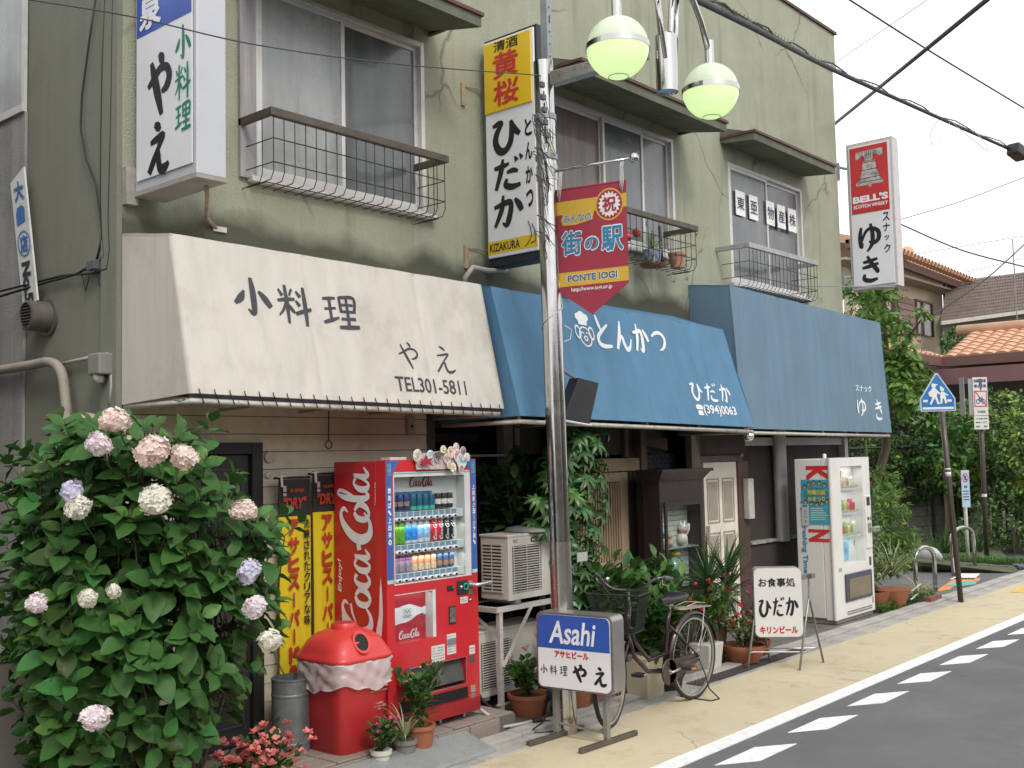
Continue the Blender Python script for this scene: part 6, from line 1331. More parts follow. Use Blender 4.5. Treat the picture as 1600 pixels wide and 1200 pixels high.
# wide double kick stand touching the ground
m=MB()
for s_ in (-1,1): m.tube([(0,s_*.05,.335),(.03,s_*.09,.20),(.0,s_*.14,.10),(.10,s_*.17,.006)],.006,6)
m.tube([(.10,-.17,.006),(.0,-.16,.006),(-.01,0,.006),(.0,.16,.006),(.10,.17,.006)],.006,6); m.build('kick_stand',wire,T,smooth=True)
m=MB(); m.tube([(0,.07,.345),(0,.10,.345)],.03,12); m.build('lock_ring',steel,T)
m=MB(); m.lathe((0,-.03,.335),[(.0,.0),(.05,0),(.055,-.01),(.05,-.02),(.0,-.02)],16,ax='y'); m.build('rear_brake',steel,T,smooth=True,angle=40)

# ================================================================ plants
def leafmat(name,c,isl=.35,rough=.45,trl=.25,spec=.4,vein=False): return M(name,c,rough,0,.12,30,0,60,spec,island=isl,trl=trl)
hyl=leafmat('leaf_hydrangea',(.050,.130,.030),.45,.5,.20,.25); hyy=leafmat('leaf_hydrangea_young',(.095,.22,.04),.3,.42,.28,.4)
bark=M('stem_brown',(.09,.07,.045),.8,0,.2,20,.4,60); stemg=M('stem_green',(.07,.11,.03),.6)
H=thing('hydrangea_bush','large hydrangea bush with pale pink and lilac flower heads at the building corner','shrub',(3.2,5.2,0),world=True)
HO=Vector((3.2,5.2,0))
Cv=Vector((0,0,1.95))
BR_U=Vector((.656,-.755,0)); BR_B=Vector((.755,.656,0)); BASE0=Vector((2.646,4.822,0))
def bush(a,z,d): return BASE0+BR_U*a+BR_B*d+Vector((0,0,z))   # a metres right of the foot, z up, d into the bush
random.seed(11)
LT=[leafT(.152,.108,.26,.26,7,.80),leafT(.132,.092,.30,.20,7,.80),leafT(.098,.064,.34,.02,7,.82)]
for T_ in LT:   # slight serration / waviness
    v=T_[0]; v[:,2]+=.0035*np.sin(v[:,0]*110)*np.sign(v[:,1]); v[:,1]*=1+.05*np.sin(v[:,0]*260)
big=[]
for i,T_ in enumerate(LT):
    b=MB(); b.v=[tuple(x) for x in T_[0]]; b.f=T_[1]; big.append(b)
# silhouette of the bush, in metres right of / above its foot
prof=[(-.05,.62),(.15,.55),(.35,.58),(.6,.80),(.85,.95),(1.05,1.02),(1.3,1.05),(1.5,.92),(1.7,.82),(1.9,.70),(2.1,.45),(2.25,.2)]
def shoot_pts():
    out=[]
    tries=0
    while len(out)<470 and tries<40000:
        tries+=1
        a=random.uniform(-1.0,.79); z=random.uniform(.12,2.24)
        top=2.24-(.17 if a<-.47 else 0)-max(0,a-.37)*.55-(.05 if -.22<a<-.1 else 0)
        right=.32 if z>2.05 else (.40 if z>1.82 else (.66 if z>1.05 else .66-(1.05-z)*.75))
        if z>top or a>right: continue
        dd=a/.9; dp=.75*dd*dd+random.random()**1.6*1.0+max(0,1.05-z)*.42
        if dp>1.5: continue
        p=bush(a,z,dp)
        if p.x>3.28 and p.y>5.9: continue
        if p.z<.12: continue
        if any((p-q).length<.082 for q in out): continue
        out.append(p)
    return out
sp=shoot_pts()
front=sorted(sp,key=lambda p:(p-Cv).length)
FOOTS=[Vector((3.05+random.uniform(-.3,.25),5.45+random.uniform(-.25,.25),.05)) for _ in range(9)]
stems=MB(); lf=Fol(); nbig=0; protoL=[None]*6
core=Vector((3.0,5.6,1.0))
def addleaf(p,M3,k,young):
    global nbig
    if nbig<296:
        idx=k+(3 if young else 0)
        if protoL[idx] is None:
            o=MB(); o.v=[tuple(x) for x in LT[k][0]]; o.f=LT[k][1]; o=o.build('leaf',hyy if young else hyl,None,smooth=True); o.parent=H; protoL[idx]=o
        else: o=copyo(protoL[idx],H)
        s_=random.uniform(.8,1.12)
        o.matrix_local=Matrix.Translation(Vector(p)-HO)@(M3.to_4x4())@Matrix.Scale(s_,4); nbig+=1
    else:
        lf.m=1 if young else 0; lf.add(LT[k],p,M3,random.uniform(.75,1.12))
for si,p in enumerate(front):
    out=(p-core); out.z*=.55; out=out.normalized(); ax=(out*.85+Vector((0,0,.62))+rdir()*.30).normalized()
    f=min(FOOTS,key=lambda q:(q-p).length); mid=f.lerp(p,.55)+Vector((0,0,.12))+rdir()*.08
    stems.tube([mid+(p-mid)*.2+BR_B*.15,p-ax*.14+BR_B*.03,p+ax*.02],[.005,.004,.002],5)
    if si%12==0: stems.tube([f,mid,p-ax*.14+BR_B*.05],[.012,.008,.004],5)
    young=random.random()<.22
    a0=random.uniform(0,PI)
    for tier in range(3 if si<230 else 2):
        for h in range(2):
            az=a0+tier*PI/2+h*PI+random.uniform(-.25,.25); B3=basis(ax)
            side=B3@Vector((0,math.cos(az),math.sin(az)))
            lift=(.85,.45,.12)[tier]+random.uniform(-.15,.15)
            d=(side+ax*lift).normalized(); M3=basis(d,ax)
            addleaf(p-ax*(.025+.048*tier)+d*.012,M3,(2,1,0)[tier],young and tier==0)
# inner shade leaves
for i in range(1500):
    b=random.choice(front); d=(core-b); d.z=0; p=b+d*random.uniform(.1,.8)+Vector((0,0,random.uniform(-.35,.05)))+rdir()*.08
    if p.z<.1 or (p.x>3.3 and p.y>5.95): continue
    lf.m=0; lf.add(random.choice(LT),p,basis((rdir(-.25,.45)+BR_B*-.3).normalized(),(0,0,1)),random.uniform(.8,1.15))
lf.build('foliage',[hyl,hyy],H,kind='stuff'); stems.build('stems',bark,H,smooth=True)
pet=[M('petal_cream_pink',(.84,.70,.64),.6,0,.10,40,island=.13,trl=.3),M('petal_lilac',(.70,.67,.80),.6,0,.1,40,island=.13,trl=.3),M('petal_cream',(.82,.80,.70),.6,0,.1,40,island=.13,trl=.3),M('petal_pink_white',(.86,.78,.80),.6,0,.1,40,island=.10,trl=.3)]
def floret():
    vs=[];fs=[]
    for k in range(4):
        a=k*PI/2; c,s_=math.cos(a),math.sin(a); b=len(vs)
        for x,y,z in ((.0,0,0),(.008,-.0085,.001),(.0165,-.006,.003),(.019,0,.0025),(.0165,.006,.003),(.008,.0085,.001)): vs.append((z,x*c-y*s_,x*s_+y*c))
        fs.append(tuple(range(b,b+6)))
    return np.array(vs,float),fs
FL=floret()
def head_mesh(mt,seed,r_=.067,n=150):
    random.seed(seed); f=Fol()
    for i in range(n):
        z=1-2*(i+.5)/n; a=i*2.39996; rr=math.sqrt(1-z*z); d=Vector((rr*math.cos(a),rr*math.sin(a),z))
        rad=r_*(1+.13*math.sin(2*a+seed)*rr+.10*math.sin(5*z+seed)+random.uniform(-.10,.10)); f.add(FL,d*rad,basis((d+rdir()*.55).normalized(),(0,0,1),random.uniform(0,PI)),random.uniform(.8,1.15))
    o=f.build('flower_head',mt,None); return o
heads=[(2.588,4.717,2.166,0.9,0),(2.543,4.78,2.06,0.85,3),(2.708,4.595,2.019,1.05,0),(2.807,4.483,1.991,0.95,0),(2.726,4.597,1.791,1.05,2),(2.466,4.891,1.841,0.72,1),(2.487,4.875,1.766,0.85,2),(3.176,4.545,1.721,0.85,0),(3.206,4.542,1.416,0.85,1),(3.231,4.532,1.241,0.8,3),(3.288,4.485,1.071,0.82,2),(2.379,5.046,1.318,0.75,3),(2.534,4.866,1.337,0.62,2),(2.614,4.771,1.367,0.5,2),(2.579,4.873,0.782,0.92,3)]
hm={}
for i,(hx_,hy_,hz_,s_,k) in enumerate(heads):
    if s_==0: continue
    if k not in hm: o=head_mesh(pet[k],k+3); hm[k]=o; o.parent=H
    else: o=copyo(hm[k],H)
    p=Vector((hx_,hy_,hz_)); o.matrix_local=Matrix.Translation(p-HO)@Matrix.Rotation(i*1.3,4,'Z')@Matrix.Rotation(i*.9,4,'X')@Matrix.Diagonal((s_*.98,s_*.9,s_*.82,1))
    m=MB(); m.tube([p+BR_B*.03,p+BR_B*.10+Vector((0,0,-.09)),p+BR_B*.34+Vector((0,0,-.24))],.004,5); m.build('flower_stalk',stemg,H)
# ---- generic plant builders
small=leafT(.05,.028,.2,.2,3); tiny=leafT(.022,.013,.2,.2,2)
def bushy(T,base,h,spread,n,leaf,mats,name='foliage',droop=.0,top=.5,sc=(.7,1.2),stems_=6,seed=1,mat_stem=None):
    random.seed(seed); f=Fol(); s_=MB(); tips=[]
    for i in range(stems_):
        a=random.uniform(0,2*PI); r_=spread*random.random()**.5; tip=Vector((base[0]+r_*math.cos(a),base[1]+r_*math.sin(a),base[2]+h*random.uniform(.65,1)))
        mid=Vector(base).lerp(tip,.5)+Vector((0,0,h*.08)); s_.tube([base,mid,tip],[.006,.004,.002],5); tips.append((mid,tip))
    for i in range(n):
        mid,tip=random.choice(tips); t=random.random()**.7; p=(Vector(base).lerp(mid,t*2) if t<.5 and random.random()<.4 else mid.lerp(tip,random.random()))+rdir()*spread*.28
        d=((p-Vector(base))*.8+rdir()*h*.5); d.z-=droop; f.m=random.randrange(len(mats)); f.add(leaf,p,basis(d.normalized(),(0,0,1),random.uniform(-.5,.5)),random.uniform(*sc))
    f.build(name,mats,T,kind='stuff'); s_.build('stems',mat_stem or stemg,T,smooth=True)
def blooms(T,pts,mt,r_=.025,n=10,name='flower',seed=4,flat=False):
    """each bloom its own little object of a few petals"""
    random.seed(seed); f=Fol(); pl=leafT(r_,r_*.9,.1,-.2,2)
    for k in range(n): f.add(pl,(0,0,0),basis(rdir(-.1,1) if not flat else Vector((math.cos(k*2*PI/n),math.sin(k*2*PI/n),.25)),(0,0,1),0),1)
    o0=f.build(name,mt,None); o0.parent=T
    off=OFF.get(T.name,Vector(T.location))
    for i,p in enumerate(pts):
        o=o0 if i==0 else copyo(o0,T); o.location=Vector(p)-off; o.rotation_euler=(random.uniform(-.6,.6),random.uniform(-.6,.6),random.uniform(0,6))
terra=M('terracotta',(.32,.115,.06),.75,0,.12,8,.2,80,.3,dirt=((.22,.12,.08),.5,9)); soil=M('pot_soil',(.04,.03,.02),.95,0,.3,30,.6,40)
potw=M('pot_white',(.58,.57,.52),.55,0,.06,6,dirt=((.35,.33,.28),.5,7)); potb=M('pot_blue_dark',(.02,.045,.09),.4,coat=.4); potk=M('pot_black',(.02,.02,.02),.6); potc=M('pot_cream',(.50,.45,.33),.6,dirt=((.3,.26,.18),.4,6)); pbr=M('pot_brown',(.16,.075,.045),.6,0,.1,8)
def pot(T,p,r0,r1,h,mt,rim=.012,n=22):
    m=MB(); m.lathe(p,[(.001,0),(r0,0),(r1-.004,h-.03),(r1-.004,h-.028),(r1+rim*.6,h-.026),(r1+rim*.6,h),(r1-.012,h),(r1-.02,h-.03)],n); m.build('pot',mt,T,smooth=True,angle=35)
    m=MB(); m.lathe(p,[(r1-.018,h-.03),(.001,h-.022)],n); m.build('soil',soil,T)
g1=leafmat('leaf_green_mid',(.06,.15,.03)); g2=leafmat('leaf_green_dark',(.035,.085,.022)); g3=leafmat('leaf_green_bright',(.11,.22,.04)); gy=leafmat('leaf_variegated',(.42,.45,.22),.25); gw=leafmat('leaf_cream_edge',(.50,.52,.36),.2); gb=leafmat('leaf_strap_green',(.07,.17,.035),.3)
redf=M('petal_red',(.62,.05,.05),.6,island=.2,trl=.2); pinkf=M('petal_pink',(.78,.22,.35),.6,island=.2,trl=.2); orf=M('petal_coral',(.80,.26,.24),.6,island=.25,trl=.25); magf=M('petal_magenta',(.60,.06,.28),.6,island=.15,trl=.2); wpf=M('petal_white_pink',(.75,.50,.50),.6,island=.3,trl=.2); yef=M('petal_orange',(.75,.38,.03),.6,island=.2)
def straps(T,c,n,L,w_,mats,h=.0,arch=.9,seed=1,name='leaf_blades',up=.9,stuff=True):
    random.seed(seed); f=Fol()
    for i in range(n):
        l=L*random.uniform(.6,1.1); k=8; az=random.uniform(0,2*PI); el=random.uniform(up*.55,1.35*min(1,up*1.1)); vs=[];x=0;z=0;e=el
        for j in range(k+1):
            t=j/k; ww=w_*(1-t)**.7*(.5+.5*min(1,t*6)); vs+=[(x,-ww/2,z+.15*ww),(x,0,z),(x,ww/2,z+.15*ww)]
            e-=arch*(el+.9)*(t**1.1)/k*1.6; x+=l/k*math.cos(e); z+=l/k*math.sin(e)
        fs=[]
        for j in range(k): a=j*3; fs+=[(a,a+3,a+4,a+1),(a+1,a+4,a+5,a+2)]
        f.m=i%len(mats); f.add((np.array(vs),fs),(c[0],c[1],c[2]+h),Matrix.Rotation(az,3,'Z'),1)
    return f.build(name,mats,T,kind='stuff' if stuff else None)
# ---- potted plants along the front
def P(name,label,cat,loc,group=None): return thing(name,label,cat,loc,world=True,group=group)
T=P('potted_flower','small white pot of magenta flowers on the kerb in front of the red bin','potted plant',(4.62,5.19,.03)); pot(T,(4.62,5.165,.03),.045,.062,.12,potw); bushy(T,(4.62,5.165,.13),.17,.10,230,small,[g2,g1],seed=2,sc=(.6,1)); blooms(T,[(4.60+random.uniform(-.10,.12),5.13+random.uniform(-.05,.05),.22+random.uniform(0,.13)) for _ in range(9)],magf,.018,5,flat=True)
T=P('spider_plant','striped strap-leaved plant in a grey pot between the magenta flowers and the terracotta pot','potted plant',(4.80,5.18,.03)); pot(T,(4.83,5.17,.03),.06,.075,.14,M('pot_grey',(.18,.17,.15),.7)); straps(T,(4.83,5.17,.16),46,.36,.012,[gw,gb,gy],seed=3,arch=1.0)
T=P('potted_shrub','green leafy plant in a terracotta pot in front of the red vending machine','potted plant',(4.98,5.20,.04)); pot(T,(4.98,5.19,.04),.075,.10,.19,terra); bushy(T,(4.98,5.19,.22),.36,.16,420,leafT(.055,.030,.2,.2,3),[g1,g2,g1],seed=5,stems_=9); blooms(T,[(4.90,5.16,.57),(4.96,5.15,.60),(4.84,5.16,.53),(5.05,5.15,.55)],yef,.012,5)
T=P('begonia','coral red begonias in a low planter at the lower left by the charcoal door','potted plant',(3.95,5.15,.0)); 
for cx,cy in ((3.86,5.30),(4.04,5.10),(3.70,5.2)): pass
bushy(T,(3.62,5.10,.06),.36,.26,520,leafT(.05,.04,.1,.1,3),[g1,g2],seed=6,stems_=12); random.seed(9)
blooms(T,[(3.60+random.gauss(0,.12),5.00+random.gauss(0,.09),.36+random.gauss(0,.06)) for _ in range(110)],orf,.036,10,seed=7)
m=MB(); m.box(3.40,4.88,.0,3.84,5.22,.06); m.build('planter',M('planter_pale',(.35,.32,.27),.7),T,bevel=.01)
T=P('geranium','pink and white geranium in a terracotta bowl under the lower air conditioner','potted plant',(6.28,5.46,0)); pot(T,(6.29,5.36,.0),.11,.16,.18,terra); bushy(T,(6.29,5.36,.17),.24,.16,330,leafT(.05,.05,.15,.1,3),[g1,g3,g2],seed=8,stems_=10); blooms(T,[(6.26,5.27,.34),(6.28,5.26,.32),(6.25,5.26,.31),(6.27,5.26,.29),(6.28,5.27,.36),(6.22,5.34,.52),(6.24,5.34,.50),(6.10,5.36,.47),(6.26,5.34,.53)],wpf,.028,12)
T=P('blue_pot','dark blue pot of dry stems left of the stand sign with beer lettering','potted plant',(6.45,5.22,.0)); pot(T,(6.38,5.12,.0),.075,.105,.22,potb); straps(T,(6.38,5.12,.20),14,.14,.01,[M('dry_leaf',(.22,.16,.08),.8)],seed=4)
T=P('terracotta_pots','terracotta pots of green plants standing behind the stand sign with beer lettering','potted plant',(6.85,5.25,.0))
for x,y,h in ((6.70,5.22,.26),(6.95,5.28,.25),(7.22,5.36,.24)): pot(T,(x,y,.0),.09,.125,h,terra)
bushy(T,(6.8,5.25,.24),.35,.28,420,leafT(.07,.04,.2,.2,3),[g2,g1],seed=12,stems_=10)
T=P('cream_pot','tall cream square pot with broad leaves behind the front wheel of the bicycle','potted plant',(7.45,5.0,0)); 
m=MB(); m.hexa([(7.24,4.93,0),(7.46,4.93,0),(7.46,5.13,0),(7.24,5.13,0)],[(7.20,4.90,.34),(7.50,4.90,.34),(7.50,5.16,.34),(7.20,5.16,.34)]); m.build('pot',potc,T,bevel=.012); bushy(T,(7.35,5.03,.33),.42,.26,120,leafT(.16,.10,.2,.4,5),[g1,g2],seed=13,stems_=9)
T=P('black_pot','black bucket pot behind the bicycle frame','potted plant',(7.7,5.05,0)); pot(T,(7.70,5.05,0),.12,.15,.24,potk); bushy(T,(7.7,5.05,.22),.62,.26,260,leafT(.12,.05,.2,.3,4),[g3,g1],seed=14,stems_=10)
T=P('white_square_pot','white pot with red flowers behind the rear wheel of the bicycle','potted plant',(8.6,5.15,0)); m=MB(); m.hexa([(8.47,5.10,.0),(8.67,5.10,.0),(8.67,5.28,.0),(8.47,5.28,.0)],[(8.45,5.08,.25),(8.70,5.08,.25),(8.70,5.30,.25),(8.45,5.30,.25)]); m.build('pot',potw,T,bevel=.012); bushy(T,(8.58,5.19,.24),.45,.26,420,leafT(.09,.03,.2,.3,3),[g1,g2,g3],seed=15,stems_=12); random.seed(3); blooms(T,[(8.5+random.uniform(-.3,.5),5.1+random.uniform(-.08,.1),.50+random.uniform(-.10,.35)) for _ in range(16)],redf,.034,8)
T=P('striped_leaf_plant','cream-edged leafy plant with red flowers in a footed terracotta bowl by the A-frame sign','potted plant',(8.95,5.02,0)); m=MB(); m.lathe((9.0,5.05,.03),[(.001,0),(.13,0),(.19,.10),(.205,.13),(.205,.155),(.185,.155),(.17,.12),(.001,.12)],24); 
for k in range(4): m.box(9.0+.11*math.cos(k*PI/2+.6)-.02,5.05+.11*math.sin(k*PI/2+.6)-.02,.0,9.0+.11*math.cos(k*PI/2+.6)+.02,5.05+.11*math.sin(k*PI/2+.6)+.02,.04)
m.build('pot',terra,T,smooth=True,angle=35); bushy(T,(9.0,5.05,.16),.30,.20,420,leafT(.05,.032,.15,.2,3),[gw,g1,gy],seed=16,stems_=12); straps(T,(9.0,5.05,.16),30,.24,.016,[gb,gw],seed=5); random.seed(8); blooms(T,[(8.95+random.uniform(-.2,.25),5.0+random.uniform(-.08,.1),.42+random.uniform(-.06,.14)) for _ in range(12)],redf,.034,8); blooms(T,[(9.0,4.98,.70),(9.01,4.99,.74),(8.99,4.98,.66),(9.02,4.98,.62),(9.2,5.0,.52)],pinkf,.03,8)
T=P('round_pot','round terracotta pot with pink flowers half hidden by the A-frame sign','potted plant',(9.4,5.1,0)); pot(T,(9.38,5.12,.0),.09,.13,.17,terra); bushy(T,(9.38,5.12,.16),.22,.17,260,leafT(.04,.02,.2,.2,3),[g2,g1],seed=17); blooms(T,[(9.33,5.0,.28),(9.30,4.99,.30),(9.4,5.0,.24)],pinkf,.03,8)
tag(box('door_mat',M('mat_brown',(.055,.045,.04),.95,0,.2,20,.6,200),7.92,4.86,.001,9.9,5.16,.018),'dark brown mat lying on the ground behind the bicycle','mat')
# yucca with stiff sword leaves
T=P('yucca','tall spiky yucca with sword-shaped leaves in front of the cream door','plant',(8.9,5.25,0)); yl=leafmat('leaf_yucca',(.045,.11,.035),.3,.4,.15); random.seed(21)
n=0; yp=None
for cx,cy,cz,ht in ((8.68,5.22,.80,.8),(8.98,5.20,.86,.86),(9.16,5.28,.70,.7)):
    m=MB(); m.tube([(8.88,5.25,.0),((8.88+cx)/2,(5.25+cy)/2,cz*.5),(cx,cy,cz)],[.05,.04,.035],10); m.build('trunk',M('yucca_bark',(.13,.09,.055),.9,0,.3,30,.6,50),T,smooth=True)
    for i in range(62):
        if yp is None:
            b=MB(); k=6; L=.54; vs=[]
            for j in range(k+1):
                t=j/k; ww=.034*(1-t**1.6)*(.7+.3*min(1,t*5)); z=-.12*L*t*t; vs+=[(L*t,-ww/2,z+.2*ww),(L*t,0,z),(L*t,ww/2,z+.2*ww)]
            fs=[]
            for j in range(k): a=j*3; fs+=[(a,a+3,a+4,a+1),(a+1,a+4,a+5,a+2)]
            b.add(vs,fs); o=yp=b.build('sword_leaf',yl,None,smooth=True); o.parent=T
        else: o=copyo(yp,T)
        el=random.uniform(-.75,1.35); az=random.uniform(0,2*PI); d=Vector((math.cos(az)*math.cos(el),math.sin(az)*math.cos(el),math.sin(el)))
        zz=cz-.02-.12*(1-(el+.75)/2.1)
        o.matrix_local=Matrix.Translation(Vector((cx,cy,zz))-Vector((8.9,5.25,0)))@basis(d).to_4x4()@Matrix.Scale(random.uniform(.75,1.05)*(.8 if el<0 else 1),4)
# schefflera: whorls of seven leaflets climbing beside the pole
T=P('schefflera','tall schefflera with whorled leaflets climbing behind the lamp pole to the blue awning','plant',(7.2,5.55,0)); sl_=leafmat('leaf_schefflera',(.045,.12,.03),.4,.35,.18,.5); slb=leafmat('leaf_schefflera_light',(.09,.20,.045),.3,.35,.2,.5); random.seed(31)
def whorl(n=7,L=.105,W=.034,dr=.5):
    f=Fol(); 
    for k in range(n):
        a=2*PI*k/n; f.add(leafT(L,W,.15,dr,4,.8),(0,0,0),basis((math.cos(a),math.sin(a),.12)),1)
    return np.concatenate(f.V),f.F
WH=whorl(); f=Fol(); st=MB(); wp=[None,None]; wn=0
for i in range(360):
    z=random.uniform(.25,2.22); t=(z-.25)/1.85
    cx=7.02+.10*math.sin(z*2.6)+max(0,z-1.45)*.30; rx=.42*(.85+.2*math.sin(z*5))
    a=random.uniform(0,2*PI); rr=random.random()**.5
    p=Vector((cx+rx*rr*math.cos(a),5.50+.20*rr*math.sin(a)-.05,z))
    d=(Vector((math.cos(a)*.6,-.7,.75))+rdir()*.3).normalized(); M3=basis((d.cross(Vector((0,0,1)))).normalized(),d)
    young=1 if (random.random()<.22 and p.y<5.5) else 0
    if wn<260 and p.y<5.6:
        if wp[young] is None:
            b=MB(); b.v=[tuple(x) for x in WH[0]]; b.f=WH[1]; o=wp[young]=b.build('leaf_whorl',slb if young else sl_,None,smooth=True); o.parent=T
        else: o=copyo(wp[young],T)
        o.matrix_local=Matrix.Translation(p-Vector((7.2,5.55,0)))@M3.to_4x4()@Matrix.Scale(random.uniform(.75,1.1),4); wn+=1
    else: f.add(WH,p,M3,random.uniform(.75,1.1))
    st.tube([p,p-d*.08+Vector((0,0,-.05)),Vector((cx,5.54,max(.1,z-.25)))],.0025,4)
for k in range(4): st.tube([(6.9+.1*k,5.58,0),(6.95+.08*k,5.58,.6),(6.95+.06*k,5.56,1.3),(7.1+.08*k,5.54,2.0)],.010,6)
f.build('foliage',[sl_],T,kind='stuff') if f.V else None; st.build('stems',stemg,T,smooth=True)
T=P('broad_leaf_shrubs','dense mid-height green shrubs filling the gap between the pole and the bicycle','shrub',(7.5,5.4,0)); bushy(T,(7.25,5.35,.1),1.0,.36,700,leafT(.13,.06,.2,.3,4),[g2,g1,g1],seed=41,stems_=16); bushy(T,(8.0,5.35,.1),1.0,.25,420,leafT(.12,.06,.2,.3,4),[g1,g3,g2],seed=42,stems_=12)
m=MB(); m.lathe((7.3,5.3,0),[(.001,0),(.16,0),(.2,.22),(.18,.22),(.001,.2)],18); m.build('pot',pbr,T)
T=P('fatsia','low broad lobed plant behind the upper air conditioner at the pole','plant',(7.1,5.7,0)); bushy(T,(6.85,5.95,.9),1.05,.36,420,leafT(.13,.07,.2,.4,4),[g2],seed=43,stems_=14)
T=P('name_tag','small pale plant tag with writing among the schefflera leaves','tag',(7.6,5.25,.98)); a=Vector((6.654,5.150,1.186)); m=MB(); m.box(a.x-.0,a.y,a.z-.05,a.x+.13,a.y+.004,a.z+.02); m.build('tag_card',M('tag_grey',(.40,.40,.36),.6,0,.6,90),T)
T=P('paper_notices','yellow and red paper notices on the lattice door behind the schefflera','notice',(8.0,6.0,1.4)); q=Vector((7.975,6.020,1.585)); box('notice_yellow',M('notice_yellow',(.60,.45,.03),.6,0,.5,60),q.x-.05,6.02,q.z-.06,q.x+.06,6.024,q.z+.06,T); q=Vector((7.815,6.020,1.475)); box('notice_red',M('notice_red',(.5,.10,.04),.6,0,.7,60),q.x-.04,6.02,q.z-.08,q.x+.03,6.024,q.z+.06,T); q=Vector((8.039,6.020,1.712)); box('notice_red',M('notice_red',(.5,.10,.04),.6,0,.7,60),q.x-.02,6.02,q.z-.02,q.x+.03,6.024,q.z+.02,T)
# ---- glass showcase with ornaments
T=P('showcase','tall dark wood showcase with a cornice and glass front holding ornaments','cabinet',(8.52,5.6,0)); cw=M('cabinet_wood',(.026,.019,.016),.45,0,.15,5,.1,60,.4,streak=.2,coat=.2)
m=MB(); m.box(8.54,5.62,.0,8.58,5.80,1.70); m.box(9.26,5.62,.0,9.30,5.80,1.70); m.box(8.581,5.62,1.50,9.259,5.80,1.70); m.box(8.581,5.62,.0,9.259,5.80,.62); m.box(8.581,5.775,.621,9.259,5.795,1.499); m.build('carcass',cw,T)
m=MB(); m.hexa([(8.53,5.61,1.70),(9.31,5.61,1.70),(9.31,5.81,1.70),(8.53,5.81,1.70)],[(8.48,5.55,1.78),(9.36,5.55,1.78),(9.36,5.83,1.78),(8.48,5.83,1.78)]); m.box(8.46,5.53,1.78,9.38,5.83,1.81); m.build('cornice',cw,T)
m=MB(); m.box(8.60,5.60,.62,8.635,5.619,1.50); m.box(9.225,5.60,.62,9.26,5.619,1.50); m.box(8.6351,5.60,1.46,9.2249,5.619,1.50); m.box(8.6351,5.60,.62,9.2249,5.619,.66); m.build('glass_frame',cw,T)
box('glass',GLASS('cabinet_glass',(.96,.98,.97),1.0),8.636,5.608,.661,9.224,5.611,1.459,T)
box('shelf',M('shelf_glass',(.25,.28,.28),.3),8.59,5.64,1.05,9.25,5.77,1.06,T)
sl0=None
for i in range(17):
    z=.66+i*.05
    b_=box('back_slat',M('slat_grey',(.50,.52,.48),.6),8.60,5.763,z,9.24,5.773,z+.045,T) if sl0 is None else copyo(sl0,T,name='back_slat')
    if sl0 is None: sl0=b_
    else: b_.location=(0,0,i*.05)
cat=M('china_white',(.66,.64,.60),.3,0,.08,20,coat=.4)
def orn(name,label,parts,x,z): pass
m=MB(); m.sphere((9.07,5.72,1.13),.055,14,10,1.1); m.sphere((9.07,5.71,1.235),.045,14,10); m.lathe((9.035,5.71,1.265),[(.016,0),(.001,.04)],6); m.lathe((9.105,5.71,1.265),[(.016,0),(.001,.04)],6); m.tube([(9.11,5.70,1.16),(9.14,5.69,1.22),(9.12,5.68,1.27)],.016,8)
Tc=P('cat_ornament','white china cat ornament with raised paw inside the showcase','ornament',(9.07,5.72,1.062)); m.build('cat_body',cat,Tc,smooth=True); m=MB(); m.lathe((9.07,5.71,1.185),[(.036,0),(.04,.006),(.036,.012)],14); m.build('collar',redf,Tc)
for sx in (-.016,.016): m=MB(); m.sphere((9.07+sx,5.667,1.243),.005,8,6); m.build('eye',blk,Tc)
Tc=P('figurine','small seated figurine with green leaves inside the showcase','ornament',(8.83,5.72,1.062)); m=MB(); m.sphere((8.85,5.72,1.10),.04,12,8); m.sphere((8.85,5.72,1.165),.028,12,8); m.build('figure',M('china_skin',(.45,.30,.20),.4),Tc,smooth=True); m=MB(); m.lathe((8.76,5.72,1.062),[(.001,0),(.02,0),(.026,.07),(.012,.09)],12); m.build('vase',cat,Tc,smooth=True); bushy(Tc,(8.76,5.72,1.13),.10,.05,50,tiny,[g3],seed=3,stems_=4)
Tc=P('glass_vase','large green and yellow glass vase at the bottom of the showcase','vase',(8.95,5.74,.66)); m=MB(); m.lathe((8.95,5.76,.665),[(.001,0),(.07,0),(.12,.10),(.10,.24),(.05,.30),(.06,.33)],20); m.build('vase_body',M('glass_green',(.10,.22,.14),.2,0,.5,8,coat=.6),Tc,smooth=True); m=MB(); m.sphere((8.95,5.75,.99),.07,14,8,.5); m.build('vase_top',M('glass_yellow',(.55,.35,.04),.3),Tc,smooth=True)
# ---- plants and ornaments on the window ledge
T=P('ledge_spider_plant','spider plant with trailing shoots in a patterned bowl on the wide upper window guard','potted plant',(8.9,5.85,3.82)); 
m=MB(); m.lathe((8.88,5.84,3.83),[(.001,0),(.05,0),(.085,.05),(.095,.14),(.085,.14),(.001,.12)],20); m.build('pot',M('pot_blue_white',(.25,.30,.38),.3,0,.7,30,coat=.4),T,smooth=True,angle=40)
m=MB(); m.lathe((8.88,5.84,3.80),[(.001,0),(.11,0),(.13,.03),(.001,.028)],20); m.build('saucer',terra,T,smooth=True,angle=40)
straps(T,(8.88,5.84,3.96),46,.30,.012,[gy,gw,gb],seed=9)
m=MB(); random.seed(5)
for dx,dz in ((.55,.18),(.62,.02),(-.35,.15),(.1,-.35),(.35,-.30),(-.25,-.2)): 
    e=Vector((8.88+dx,5.66,3.98+dz)); m.tube(smooth_([(8.88,5.82,3.97),(8.88+dx*.4,5.74,4.08+dz*.3),e]),.0028,4); 
    straps(T,e,12,.07,.008,[gy,gb],seed=int(dx*100)+50)
m.build('runners',M('runner_straw',(.42,.38,.18),.6),T)
